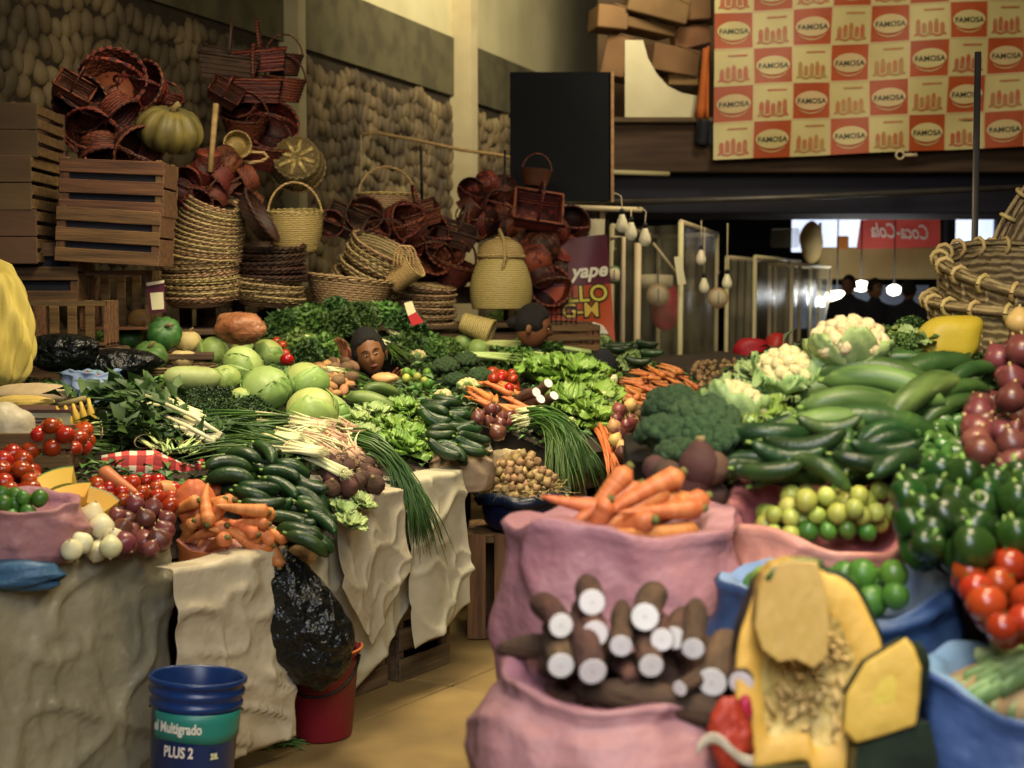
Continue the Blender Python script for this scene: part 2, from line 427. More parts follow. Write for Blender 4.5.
for i,(x,y,w,h,l) in enumerate(cb):
    c=at(x,y,13.9+.12*(i%4)); W=w/100;H=h/100
    b=B(); b.add(*box(W,.4,H,.01)); b.add(*box(W*.5,.42,.01,c=(W*.2,0,H/2+.01)),R_(.2,'Y'))
    tag(ob('cardboard_box',b.get(),'cardboard',smooth=False,M=Matrix.Translation(c)@R_(r2.uniform(-.25,.25),'Y')@R_(r2.uniform(-.4,.4),'Z')),l,'box','cardboard heaped on the mezzanine')
def drape(P,Y,t=.02,amp=.03):
    V=[];n=10
    (xa,ya),(xb,yb),(xc,yc),(xd,yd)=P
    def f(u,v):
        x=(xa*(1-u)+xb*u)*(1-v)+(xd*(1-u)+xc*u)*v; y=(ya*(1-u)+yb*u)*(1-v)+(yd*(1-u)+yc*u)*v
        return at(x,y,Y+amp*sin(u*9+v*2))
    return thick(grid(12,8,f),t)
tag(ob('orange_cloth',drape([(703,50),(709,46),(709,118),(696,118)],13.1),'orange_cloth'),'narrow orange cloth hanging at the left edge of the printed banner','cloth')
tag(ob('floral_cloth',drape([(696,120),(712,120),(712,146),(697,144)],13.1),'darkcloth'),'small dark cloth hanging below the orange cloth','cloth')
# printed banner
def bpos(cu,rv,off=0):
    p=at(715,13,13.05); st=.3575
    x=p.x+cu*st; z=p.z-rv*.333-.02*(rv-2)*.1+cu*.0155*1.0
    w=.03*sin(cu*1.7+rv*.9)+.022*sin(cu*.9-rv*1.6+1)
    return Vector((x+.0*rv,13.05+w-off,z))
NC,NR=9,6
b=B();idx=[]
V,Fc=grid(NC*6+1,NR*6+1,lambda u,v:bpos(u*NC,v*NR-2))
dm=me('banner',(V,Fc),'bcream'); dm.materials.append(MATS['bred'])
for p in dm.polygons:
    i=p.index%(NC*6); j=p.index//(NC*6); c=i//6; r=j//6-2
    p.material_index=1 if (c+r)%2==0 and not(i%6==0 and False) else 0
bn=ob('printed_banner',dm,None,label='large red and cream checkered advertising banner hanging from the mezzanine',cat='banner')
ov=B();ink=B();food=B();seam=B();tV,tF=text('FAMOSA',.072,bold=.0012,sx=1.0,depth=0); sV,sF=text('PIZZA',.07,depth=0)
for c in range(NC):
    for r in range(-2,4):
        if (c+r)%2==0:
            V=[bpos(c+.5,r+.5,.008)]+[bpos(c+.5+.43*cos(a),r+.5+.26*sin(a),.008) for a in np.linspace(0,2*PI,25)[:-1]]
            ov=B();ink=B(); ov.add([tuple(v) for v in V],[(0,1+(k+1)%24,1+k) for k in range(24)])
            ink.add([tuple(bpos(c+.5+v[0]/.36,r+.52-v[1]/.36,.016)) for v in tV],tF)
            for a in range(20):
                aa=PI*(.1+.8*a/19)
            V=[];k=14
            for a in np.linspace(PI*.2,PI*.8,k): V+= [tuple(bpos(c+.5+.42*cos(a),r+.5+.33*sin(a),.007)),tuple(bpos(c+.5+.42*cos(a),r+.5+.36*sin(a),.007))]
            ov.add(V,[(2*i,2*i+1,2*i+3,2*i+2) for i in range(k-1)])
            oo=ob('oval_badge',ov.get(),'bcream',bn); ob('lettering',ink.get(),'bink',oo,False,label='dark green word on the oval')
        else:
            food=B()
            for k in range(5):
                cx=c+.2+.15*k; h=.28+.05*((k*7+c)%3)
                V=[tuple(bpos(cx+dx,r+.82-dz,.006)) for dx,dz in((-.06,0),(.06,0),(.06,h*.75),(.03,h),(-.03,h),(-.06,h*.75))]; food.add(V,[(0,1,2,3,4,5)])
            V=[tuple(bpos(c+.1+.8*i/9,r+.9-(.06 if k else 0)-.03*sin(i*1.7),.008)) for i in range(10) for k in(0,1)]
            ink.add([],[]) if False else food.add(V,[(2*i,2*i+2,2*i+3,2*i+1) for i in range(9)])
            V=[tuple(bpos(c+.35+.5*u,r+.16+.05*w,.006)) for u,w in((0,0),(1,0),(1,1),(0,1))]; food.add(V,[(0,1,2,3)])
            ob('printed_picture',food.get(),'bfood',bn,False,label='reddish cans printed on a cream square')
for c in range(1,NC):
    V=[]; 
    for i in range(NR*4+1): V+=[tuple(bpos(c-.02,i/4-2,.005)),tuple(bpos(c+.02,i/4-2,.005))]
    seam.add(V,[(2*i,2*i+1,2*i+3,2*i+2) for i in range(NR*4)])
for r in range(-1,4):
    V=[]
    for i in range(NC*4+1): V+=[tuple(bpos(i/4,r-.02,.005)),tuple(bpos(i/4,r+.02,.005))]
    seam.add(V,[(2*i,2*i+2,2*i+3,2*i+1) for i in range(NC*4)])
ob('white_grid',seam.get(),'bcream',bn); 
tag(ob('hanger_ring',(lambda b:(b.add(*tube([at(900+4*cos(a),155+4*sin(a),12.9) for a in np.linspace(0,2*PI,13)],.01,6)),b.add(*tube([at(905,155,12.9),at(917,155,12.9)],.016,6)),b.get())[-1])(B()),'pipe'),'small pale ring fitting at the bottom edge of the printed banner','fitting')
# black board
bd=emp('black_board',at(562,200,10.3),'large plain black board with a thin wooden edge, standing upright behind the red baskets','board')
def panel(name,P,Y,t,m,parent=None,**k):
    V=[at(x,y,Y) for x,y in P]; V+=[v+Vector((0,t,0)) for v in V]; n=len(P)
    if parent: V=[v-parent.location for v in V]
    Fc=[tuple(range(n))[::-1],tuple(range(n,2*n))]+[(i,(i+1)%n,(i+1)%n+n,i+n) for i in range(n)]
    return ob(name,(np.array([tuple(v) for v in V]),Fc),m,parent,False,**k)
panel('board_face',[(510,72),(612,72),(612,201),(510,201)],10.3,.05,'board_black',bd)
panel('edge_strip',[(611,71),(614,71),(614,202),(611,202)],10.29,.06,'lightwood',bd)
for x in(520,600): panel('leg',[(x,200),(x+5,200),(x+5,505),(x,505)],10.33,.04,'woodold',bd)
# pole
tag(ob('pole',tube([Vector((at(978,200,5.75).x,5.75,0)),at(978,52,5.75)],.0135,12),'greypipe'),'thin upright grey metal pole rising behind the stacked baskets','pole')
# pipes and wires along the pebble wall
tag(ob('bent_rod',tube([at(361,134,11.9),at(378,133,12),at(420,141,12.4),at(462,150,12.8),at(500,155,13.2),at(530,162,13.5)],.016,7),'lightwood'),'long bent stick fixed along the pebble wall','rod')
tag(ob('hanging_wire',tube([at(361,134,11.9),at(361,200,11.9)],.006,6),'pipe'),'thin wire hanging down from the left end of the bent stick','wire','wires on the pebble wall')
tag(ob('hanging_wire',tube([at(421,150,12.3),at(422,200,12.3)],.014,6),'black'),'dark vertical rod hanging on the pebble wall left of the white pillar','wire','wires on the pebble wall')
# ---------------- booths of white pipe and clear plastic ----------------
def booth(name,A,Bp,Cp,zt,r,label,cross=True,counter=None):
    A=Vector(A);Bp=Vector(Bp);Cp=Vector(Cp); D=Bp+Cp-A; e=emp(name,(A.x,A.y,0),label,'booth','clear plastic booths'); o=e.location
    cs=[A,Bp,D,Cp]
    for c in cs:
        ob('post',tube([Vector((c.x,c.y,0))-o,Vector((c.x,c.y,zt))-o],r,8),'pipe',e)
    for i in range(4):
        a,b_=cs[i],cs[(i+1)%4]
        ob('top_rail',tube([Vector((a.x,a.y,zt))-o,Vector((b_.x,b_.y,zt))-o],r,8),'pipe',e)
    for i in (0,3,1):
        a,b_=cs[i],cs[(i+1)%4]
        def f(u,v):
            p=a.lerp(b_,u); w=.012*sin(u*23+v*3)
            return Vector((p.x+w,p.y+w,zt-.02-v*(zt-.05)))-o
        ob('plastic_sheet',grid(20,6,f),'clear_plastic',e)
    if counter:
        c=(A+Bp+Cp+D)/4; ob('counter',box((Bp-A).length*.8,(Cp-A).length*.8,counter,.01),'whitewash',e,False,M=Matrix.Translation(Vector((c.x,c.y,counter/2+.002)))@R_(math.atan2((Bp-A).y,(Bp-A).x),'Z'))
        ob_=e.children[-1]; ob_.matrix_world=Matrix.Translation(Vector((c.x-o.x,c.y-o.y,counter/2+.002)))@R_(math.atan2((Bp-A).y,(Bp-A).x),'Z')
    return e
Z1=at(681,222,11).z
booth('plastic_booth',at(681,0,11)*Vector((1,1,0)) if False else (at(681,222,11).x,11,0),(at(717,236,13.6).x,13.6,0),(at(612,225,11.7).x,11.7,0),Z1,.022,'nearest white pipe booth hung with clear plastic, right of the red banner',counter=1.0)
booth('plastic_booth',(at(755,257,12.6).x,12.6,0),(at(800,262,15).x,15,0),(at(727,258,12.8).x,12.8,0),at(755,257,12.6).z,.02,'second pipe and plastic booth, to the right of and behind the nearest one',counter=.9)
booth('plastic_booth',(at(792,262,14.4).x,14.4,0),(at(830,262,16.5).x,16.5,0),(at(770,262,14.6).x,14.6,0),at(792,264,14.4).z,.02,'farthest plastic booth on the left of the lit hanging lamps')
tag(ob('tall_post',tube([Vector((at(638,0,10.6).x,10.6,0)),at(638,243,10.6)],.027,8),'pipe'),'white post with a bare top, just left of the nearest booth','post','loose white posts')
tag(ob('tall_post',tube([Vector((at(623,0,10.8).x,10.8,0)),at(623,237,10.8),at(610,238,10.8)],.022,8),'pipe'),'white post with a short arm bent to the left, beside the red banner','post','loose white posts')
tag(ob('diagonal_brace',tube([at(653,243,11.5),at(678,275,11.5)],.012,6),'pipe'),'thin diagonal white strut inside the nearest booth','strut')
# bulb rail and bulbs
tag(ob('lamp_rail',tube([at(560,207,10.1),at(642,210,10.1)],.02,8),'pipe'),'horizontal white pipe that carries three hanging bulbs','pipe')
def bulbT():
    g=lathe([(0,-.06),(.022,-.056),(.04,-.035),(.044,-.01),(.036,.02),(.022,.055),(.017,.07),(0,.071)],16)
    s=lathe([(0,.066),(.018,.067),(.018,.1),(.01,.108),(0,.108)],12)
    return g,s
g,s=bulbT(); gm=me('bulb',g,'bulbglass'); sm=me('socket',s,'black')
for (x,y,top,l) in ((622,224,[(622,208),(621,196),(615,193),(611,198)],'leftmost of the three large bulbs on curved wires'),(631,232,[(631,216),(631,208)],'middle one of the three large bulbs under the white pipe'),(645,238,[(645,222),(646,212),(642,208),(637,208)],'rightmost and lowest of the three large bulbs')):
    p=at(x,y,10.0); o=ob('light_bulb',gm,None,loc=p,label=l+', unlit and white',cat='light bulb',group='hanging bulbs'); ob('socket',sm,None,o)
    ob('wire',tube([Vector((0,0,.1))]+[at(a,b_,10.0)-p for a,b_ in top],.005,6),'pipe',o)
for (x,y,l) in ((701,258,'upper bulb hanging inside the nearest booth'),(704,286,'lower bulb hanging inside the nearest booth'),(727,282,'bulb hanging between the first and second booths')):
    p=at(x,y,12.0); o=ob('light_bulb',gm,None,loc=p,label=l,cat='light bulb',group='bulbs in the booths'); ob('socket',sm,None,o); ob('wire',tube([(0,0,.1),(0,0,.32 if y<270 else .5)],.005,6),'pipe',o)
panel('paper_sheet',[(585,219),(605,219),(604,247),(583,246)],10.05,.004,'paper',label='blank white paper hung from the pipe left of the bulbs',cat='paper')
panel('price_tag',[(674,257),(681,256),(686,284),(678,285)],10.9,.004,'paper',label='narrow white card hanging on the front corner post of the nearest booth',cat='card')
def dial(x,y,Y,r,m,l):
    p=at(x,y,Y); o=ob('hanging_scale',lathe([(0,-.02),(r,-.02),(r*1.05,0),(r,.02),(0,.02)],24),m,M=Matrix.Translation(p)@R_(PI/2,'X'),label=l,cat='scale',group='market scales')
    ob('dial_face',lathe([(0,.021),(r*.8,.021),(r*.8,.024),(0,.024)],24),'paper',o); ob('needle',box(.006,r*1.2,.004,c=(0,0,.027)),'black',o,False)
    ob('hook',tube([(0,r,0),(0,r+.12,0),(.02,r+.15,0)],.006,6),'greypipe',o)
dial(614,275,11.3,.07,'green_dial','round green scale hanging beside the red banner')
dial(658,295,12.2,.095,'awning','round beige scale hanging inside the nearest booth')
dial(718,298,12.6,.09,'awning','round beige scale hanging right of the nearest booth')
tag(ob('paper_roll',tube([at(640,281,12.3),at(655,281,12.3),at(672,282,12.3)],.06,12),'paper'),'thick cream paper roll lying across the inside of the nearest booth','roll')
tag(ob('red_bag',blob(14,10,lambda V:V*np.array([.14,.1,.2])+sn(V,2,3)[:,None]*.03),'yred',M=Matrix.Translation(at(668,308,12.6))),'crumpled red bag hanging inside the nearest booth','bag','red bags in the booths')
tag(ob('red_bag',blob(14,10,lambda V:V*np.array([.16,.1,.14])+sn(V,2,5)[:,None]*.03),'yred',M=Matrix.Translation(at(751,352,12.2))),'crumpled red bag low in front of the second booth','bag','red bags in the booths')
tag(ob('red_bag',blob(14,10,lambda V:V*np.array([.1,.1,.14])+sn(V,2,6)[:,None]*.03),'yred',M=Matrix.Translation(at(775,348,12.4))),'small red bag at the foot of the second booth, right one','bag','red bags in the booths')
# yape banner
yb=emp('payment_banner',at(580,300,9.9),'tall red and purple banner with yellow letters hanging behind the stall','banner')
def ybp(u,v,off=0):
    xl=540+2*v; xr=607+9*v; yt=242-8*u; y=yt+(352-yt)*v
    return at(xl+(xr-xl)*u,y,9.9-off+.02*sin(u*6+v*3))-yb.location
ob('upper_panel',grid(14,8,lambda u,v:ybp(u,v*.42)),'ypurple',yb); ob('lower_panel',grid(14,10,lambda u,v:ybp(u,.42+v*.58)),'yred',yb)
def ytxt(s,u,v,size,m,nm,sh=0,bold=0):
    V,Fc=text(s,size,font_shear=sh,bold=bold,depth=0)
    ob(nm,([tuple(ybp(u+q[0]/.45,v-q[1]/.75,.012)) for q in V],Fc),m,yb,False)
ytxt('yape',.70,.30,.125,'wtext','lettering',.25,.004)
for s,u,v,z in(('LLO',.66,.50,.13),('G-M',.55,.64,.115),('LO',.75,.93,.13)):
    ytxt(s,u,v,z*1.12,'bink','letter_outline',0,.012); ytxt(s,u,v-.0,z*1.12,'ytext','lettering',0,.002)
V=[tuple(ybp(.68+.22*cos(a)*(1+.08*sin(5*a)),.82+.075*sin(a)*(1+.1*cos(4*a)),.008)) for a in np.linspace(0,2*PI,40)[:-1]]
ob('price_cloud',(V,[tuple(range(39))]),'wtext',yb,False); ytxt('20',.7,.82,.09,'bink','lettering')
for ch in yb.children:
    if 'outline' in ch.name: ch.location.y=.004
# far hall under the mezzanine
bpost=at(811,243,17)
tag(ob('beige_sack',blob(14,12,lambda V:V*np.array([.14,.14,.26])+sn(V,2,8)[:,None]*.02),'awning',M=Matrix.Translation(bpost)),'beige wrapped bundle hanging at the left end of the far stall','bundle')
cb_=emp('drink_sign',at(900,232,17),'faded red soft drink sign seen from behind, hung over the far stall','sign')
P=[(861,220),(940,216),(940,247),(857,249)]
V=[at(x,y,17)-cb_.location for x,y in P]; V+=[v+Vector((0,.03,0)) for v in V]
ob('sign_sheet',(np.array([tuple(v) for v in V]),[(0,1,2,3)[::-1],(4,5,6,7)]+[(i,(i+1)%4,(i+1)%4+4,i+4) for i in range(4)]),'cola',cb_,False)
tV,tF=text('Coca-Cola',.26,font_shear=.3,depth=0,bold=.003)
ob('lettering',([(-v[0]*.62,-.03,v[1]*.95+.03*v[0]) for v in tV],[f[::-1] for f in tF]),'wtext',cb_,False)
def slab(name,x0,y0,x1,y1,Y,t,m,label,cat,group=None):
    a=at(x0,y1,Y);c=at(x1,y0,Y)
    return ob(name,box(c.x-a.x,t,c.z-a.z,.01,c=((a.x+c.x)/2,Y+t/2,(a.z+c.z)/2)),m,smooth=False,label=label,cat=cat,group=group)
ot=slab('orange_poster',837,236,849,249,17.1,.03,'orange_cloth','small orange poster beside the faded red sign','poster')
aw=emp('far_stall',(at(880,300,17.2).x,17.3,0),'far stall with a beige board front under the red sign','stall')
for (nm,x0_,y0_,x1_,y1_,t,m) in (('fascia',820,247,943,279,.08,'awning'),('post',818,222,824,470,.08,'awning'),('post',938,222,943,470,.08,'awning'),('counter',822,330,940,400,.6,'woodplain'),('white_screen',800,285,940,330,.04,'bluecloth')):
    a=at(x0_,y1_,17.2);c=at(x1_,y0_,17.2)
    zlo=max(a.z,0.002); ob(nm,box(c.x-a.x,t,c.z-zlo,.01,c=((a.x+c.x)/2-aw.location.x,.05+(.3 if nm=='white_screen' else 0),(zlo+c.z)/2)),m,aw,False)
slab('dark_column',943,180,957,405,16.9,.2,'dark_hall','dark upright column between the red sign and the bright window','column')
for x,y,l,w in((837,296,'leftmost and widest glowing lamp beneath the far stall fascia',1.7),(861,286,'middle glowing lamp beneath the far stall fascia',1.2),(894,290,'rightmost glowing round lamp beneath the far stall',1)):
    p=at(x,y,16.6); o=ob('hanging_lamp',blob(14,8,lambda V:V*np.array([.085*w,.085,.065])),'lamp_on',loc=p,label=l,cat='lamp',group='lit lamps in the far hall'); ob('cord',tube([(0,0,.06),(0,0,1.05)],.008,6),'black',o); 
tag(ob('light_glimpse',box(.3,.2,.22,.02,c=tuple(at(785,238,16))),'clear_plastic'),'pale clear case standing in for a glimpse of bluish light behind the booths','case')  # clear box put where a bluish glimpse of light shows
# ---------------- produce materials ----------------
mat('cuke','#172c14','#26401b',scale=14,rough=.38,bump=.25,bscale=60,c3='#3f5a2a',rand=.25)
mat('cuke2','#2a421d','#405a26',scale=12,rough=.4,bump=.2,bscale=60,c3='#5f8238',rand=.25)
mat('zuke','#3c5424','#688040',scale=30,rough=.45,rand=.2,c3='#93a260',stretch=(.2,1,1))
mat('palezuke','#8a965a','#a7ad70',scale=14,rough=.5,rand=.15,c3='#bdbf88')
mat('carrot','#b3622f','#c97f48',scale=10,rough=.5,rand=.16,stretch=(6,1,1),bump=.3,bscale=20,c3='#d89a68',huer=.01)
mat('carrot_crown','#5a5226','#6d6a33',rough=.8)
mat('tomato','#8e2210','#a53617',scale=4,rough=.22,rand=.18,c3='#b5502a',coat=.3,huer=.012)
mat('calyx','#3d5a22','#4c6b2a',rough=.7)
mat('pepper','#18300e','#264514',scale=5,rough=.3,rand=.3,coat=.25)
mat('pepper_stem','#6d8a3a','#7e9a48',rough=.6)
mat('redonion','#522320','#75403a',scale=5,rough=.35,rand=.22,stretch=(1,1,.3),c3='#9c6450',coat=.2)
mat('yonion','#b08a54','#c9a468',scale=5,rough=.4,rand=.2,stretch=(1,1,.3))
mat('whiteonion','#c9c08c','#ddd6ae',scale=4,rough=.4,rand=.08,stretch=(1,1,.3),c3='#b0b070')
mat('rootdry','#a08a5c','#b8a274',rough=.9)
mat('cabbage','#8a9f58','#a3b36c',scale=6,rough=.45,rand=.1,bump=.5,bscale=16,c3='#b9c48c',sss=.1)
mat('cabbage_leaf','#74904a','#8fa65c',scale=8,rough=.45,rand=.12,bump=.5,bscale=18,c3='#b5c880')
mat('squashg','#2f5226','#4b6f34',scale=16,rough=.45,rand=.2,bump=.4,bscale=30,c3='#7d9653')
mat('squasho','#b0713a','#c48a52',scale=6,rough=.5,rand=.12)
mat('squasht','#b39a68','#c6ae7c',scale=6,rough=.5,rand=.12)
mat('pumpkin_dark','#4b4526','#7a6a36',scale=7,rough=.55,rand=.1,c3='#94804a')
mat('stemwood','#6b5c38','#7f6e46',rough=.85)
mat('potato','#5b4230','#7a5c42',scale=9,rough=.8,bump=.4,bscale=30,rand=.2,c3='#8a6c50')
mat('beet','#3d2a22','#56382c',scale=9,rough=.8,bump=.4,bscale=30,rand=.2,c3='#6b4a38')
mat('ginger','#8a6440','#a87c50',scale=9,rough=.75,bump=.4,bscale=30,rand=.2)
mat('lime','#3a6420','#567e2e',scale=8,rough=.35,rand=.25,bump=.15,bscale=80,c3='#8fae44')
mat('limey','#8f9a3c','#b3b257',scale=5,rough=.4,rand=.2,c3='#c9bf6a')
mat('chilli','#345622','#4d7030',scale=8,rough=.3,rand=.25,coat=.3)
mat('redchilli','#8e2015','#a83520',scale=8,rough=.3,rand=.25,coat=.3)
mat('broccoli','#2a4024','#3a5430',scale=60,rough=.85,rand=.15,bump=1,bscale=140,c3='#4c663c')
mat('brocstem','#7a9152','#8fa262',rough=.6)
mat('cauli','#cdbd86','#ddd09c',scale=40,rough=.8,rand=.06,bump=.8,bscale=120,c3='#e6dcb0')
mat('paleleaf','#7f9a58','#9cb070',scale=6,rough=.5,rand=.15,bump=.3,bscale=20)
mat('lettuce','#5d7a2c','#7f9a40',scale=7,rough=.45,rand=.15,bump=.4,bscale=24,c3='#a8ba66',sss=.1)
mat('lettuce_rib','#b9c98a','#c8d69c',rough=.4)
mat('celery','#a3b56a','#bccb86',scale=10,rough=.4,stretch=(.3,3,3),rand=.1)
mat('herb','#26401a','#3a5724',scale=10,rough=.5,rand=.2,c3='#567438')
mat('herbl','#44662a','#5e7e38',scale=10,rough=.5,rand=.2,c3='#85a052')
mat('herbd','#1e3316','#2e4720',scale=10,rough=.5,rand=.2,c3='#426c30')
mat('chive','#2e4a1e','#456428',scale=6,rough=.4,rand=.2,c3='#6c8842')
mat('whitestalk','#c6c690','#d9d6aa',scale=6,rough=.4,rand=.06)
mat('pinkroot','#a88468','#c4a488',scale=9,rough=.7,rand=.15,c3='#d6bea0')
mat('cassava','#3f2c20','#5e4230',scale=16,rough=.85,bump=.7,bscale=40,rand=.2,stretch=(.5,1.6,1.6),c3='#77583e')
mat('cassava_cut','#e2dad0','#f0eae2',scale=12,rough=.6,rand=.05)
mat('cassava_core','#b5a898','#b5a898',rough=.6)
mat('garlic','#7d6340','#a5885c',scale=6,rough=.6,rand=.15,stretch=(1,1,.3),c3='#c2a678')
mat('husk','#a88d58','#c2a970',scale=12,rough=.8,rand=.1)
mat('flesh','#d2ae42','#dcbc54',scale=5,rough=.5,rand=.02,bump=.3,bscale=30,c3='#e4c870')
mat('flesh_o','#b0963f','#bea64c',scale=7,rough=.5,rand=.05,bump=.5,bscale=40,stretch=(1,1,.3),c3='#ccb45e')
mat('pulp','#c49c54','#d6b46c',scale=30,rough=.5,rand=.05,bump=1,bscale=50,c3='#e0c07c')
mat('seed','#bf9c58','#cfb070',scale=9,rough=.5,rand=.1)
mat('rind','#1b241b','#2c3826',scale=20,rough=.5,rand=.1,c3='#44502f')
mat('cubeflesh','#cf9f3a','#dbb152',scale=6,rough=.5,rand=.1)
mat('banana','#b8952f','#ccae48',scale=5,rough=.5,rand=.12,c3='#8a7432')
# cloth, sacks, plastic
mat('pinksack','#95646a','#a87a7e',scale=5,rough=.55,rand=.02,bump=.8,bscale=9,c3='#ba8c8c',contrast=.2,sss=.05,bd=.03)
mat('pinksack2','#b8706c','#c88880',scale=5,rough=.5,rand=.02,bump=.4,bscale=12,c3='#d6a08a',sss=.05,bd=.03)
mat('bluesack','#2d4868','#43648c',scale=5,rough=.5,rand=.02,bump=.45,bscale=12,c3='#6a88b0',bd=.03)
mat('bluesack_in','#6a86a8','#8aa0b8',scale=5,rough=.6,rand=.02,bump=.4,bscale=14)
mat('whitesack','#a39b80','#b9b093',scale=3,rough=.5,rand=.05,bump=.5,bscale=9,bd=.03,c3='#c8c0a2')
mat('sheet1','#857e64','#9c947a',scale=2.5,rough=.38,rand=.0,bump=.7,bscale=7,bd=.04,c3='#c0b89a',spec=.7)
mat('sheet2','#a3987e','#b8ac90',scale=2.5,rough=.45,rand=.0,bump=.6,bscale=8,bd=.04,c3='#c8bda0')
mat('sheet3','#aaa288','#bcb498',scale=2,rough=.5,rand=.03,bump=.4,bscale=7,bd=.03)
mat('creamsack','#9c8a68','#b5a380',scale=6,rough=.7,rand=.05,bump=.4,bscale=20)
mat('blackbag','#0a0d0d','#101514',scale=5,rough=.33,rand=0,bump=1,bscale=16,bd=.05,spec=.4)
mat('blackcloth','#121314','#1c1d1e',scale=5,rough=.7,rand=0)
mat('navytub','#10182e','#172242',scale=4,rough=.35,rand=0)
mat('yellowcloth','#b09846','#c4ae5e',scale=9,rough=.8,rand=0,bump=.4,bscale=30,c3='#d2ba66',stretch=(1,1,.3))
mat('yellowbag','#b08b22','#c4a032',scale=5,rough=.5,rand=0,bump=.3,bscale=20)
mat('orangebag','#b0562c','#c26c40',scale=5,rough=.5,rand=0,bump=.4,bscale=20)
mat('amberbag','#8f5c38','#b07c54',scale=5,rough=.22,rand=0,bump=.8,bscale=22,bd=.03,c3='#c9a888',alpha=.85)
mat('clearbag','#9aa086','#b5b79a',scale=6,rough=.2,rand=0,bump=.6,bscale=25,alpha=.6)
mat('tubblue','#0f1f52','#152a66',scale=4,rough=.3,rand=0)
mat('labelgreen','#1f6b66','#277a72',scale=3,rough=.4,rand=0)
mat('redbucket','#6b1714','#7d1f1a',scale=4,rough=.4,rand=0)
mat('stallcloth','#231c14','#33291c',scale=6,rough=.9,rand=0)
mat('wicker','#5c482c','#957b52',scale=40,rough=.65,rand=.2,c3='#b59c70',bump=.5,bscale=90,wave=('Z',22,3.),contrast=.14)
mat('wicker_light','#7d6636','#b59a60',scale=30,rough=.6,rand=.08,c3='#c9b178',bump=.4,bscale=90,wave=('Z',24,2.5),contrast=.14)
mat('wicker_big','#5e4a30','#8a7250',scale=24,rough=.65,rand=.06,c3='#a38a60',bump=.5,bscale=60,wave=('Z',12,3),contrast=.14)
mat('wicker_knot','#b59a5e','#c9ae70',scale=20,rough=.6)
mat('wicker_red','#2e120c','#562217',scale=14,rough=.6,rand=.35,c3='#7a3a24',bump=.5,bscale=60,huer=.015,wave=('Z',20,3),contrast=.14)
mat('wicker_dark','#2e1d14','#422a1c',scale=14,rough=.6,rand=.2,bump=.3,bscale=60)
mat('skin','#6e432c','#7e5036',scale=4,rough=.5,rand=0,sss=.1)
mat('skinb','#7a4a36','#7a4a36',rough=.5,rand=0)
mat('hair','#0a0807','#120d0b',scale=30,rough=.75,bump=.8,bscale=60,rand=0,stretch=(4,4,1))
mat('eyewhite','#c4b8a8','#c4b8a8',rough=.3,rand=0); mat('eyedark','#120c0a','#120c0a',rough=.2,rand=0)
mat('lips','#6b3328','#6b3328',rough=.5,rand=0)
def gingham():
    m=bpy.data.materials.new('gingham'); m.use_nodes=True; N=m.node_tree.nodes; L=m.node_tree.links; bs=N['Principled BSDF']; bs.inputs['Roughness'].default_value=.8
    tc=N.new('ShaderNodeTexCoord'); sx=N.new('ShaderNodeSeparateXYZ'); L.new(tc.outputs['UV'],sx.inputs[0]); fs=[]
    for a,k in(('X',9.),('Y',5.)):
        m1=N.new('ShaderNodeMath'); m1.operation='MULTIPLY'; m1.inputs[1].default_value=k; L.new(sx.outputs[a],m1.inputs[0])
        m2=N.new('ShaderNodeMath'); m2.operation='FRACT'; L.new(m1.outputs[0],m2.inputs[0])
        m3=N.new('ShaderNodeMath'); m3.operation='GREATER_THAN'; m3.inputs[1].default_value=.45; L.new(m2.outputs[0],m3.inputs[0]); fs.append(m3)
    ad=N.new('ShaderNodeMath'); ad.operation='ADD'; L.new(fs[0].outputs[0],ad.inputs[0]); L.new(fs[1].outputs[0],ad.inputs[1])
    hf=N.new('ShaderNodeMath'); hf.operation='MULTIPLY'; hf.inputs[1].default_value=.5; L.new(ad.outputs[0],hf.inputs[0])
    rp=N.new('ShaderNodeValToRGB'); rp.color_ramp.interpolation='CONSTANT'; e=rp.color_ramp.elements; e[0].color=lin('#c9bfa8'); e[1].color=lin('#b03a36'); e[1].position=.3; x=e.new(.8); x.color=lin('#7d1418')
    L.new(hf.outputs[0],rp.inputs['Fac']); L.new(rp.outputs[0],bs.inputs['Base Color']); MATS['gingham']=m
gingham()
# ---------------- produce templates ----------------
def long_body(L,r,prof,bend=0,n=10,m=14,lob=0,seed=0):
    V=[];Fc=[]
    for i in range(m+1):
        t=i/m; x=(t-.5)*L; rr=r*prof(t); zb=-bend*(4*(t-.5)**2-.33)
        for k in range(n):
            a=2*PI*k/n; q=rr*(1+lob*cos(5*a)); V.append((x,q*cos(a),q*sin(a)+zb))
    for i in range(m):
        for k in range(n):
            k2=(k+1)%n; Fc.append((i*n+k,i*n+k2,(i+1)*n+k2,(i+1)*n+k))
    V=np.array(V); V+=sn(V*20,1.,seed,1)[:,None]*np.array([0,1,1])*r*.06
    Fc.append(tuple(range(n))[::-1]); Fc.append(tuple(range(m*n,(m+1)*n)))
    return V,Fc
pc=lambda t:max(.05,(1-abs(2*t-1)**5.0))**.5*(.9+.1*sin(t*3))
def cuc(L,r,m,seed,name='cucumber',cat='cucumber',bend=.02,stem=True,lob=.03,pf=pc):
    kids=[]
    if stem: kids=[('stem',me('stem',tube([(-L/2+.002,0,-bend*.67),(-L/2-.012,0,-bend*.75)],[r*.25,r*.2],6),'pepper_stem'))]
    return Tm(name,cat,me(name,long_body(L,r,pf,bend,n=12,lob=lob,seed=seed),m),kids)
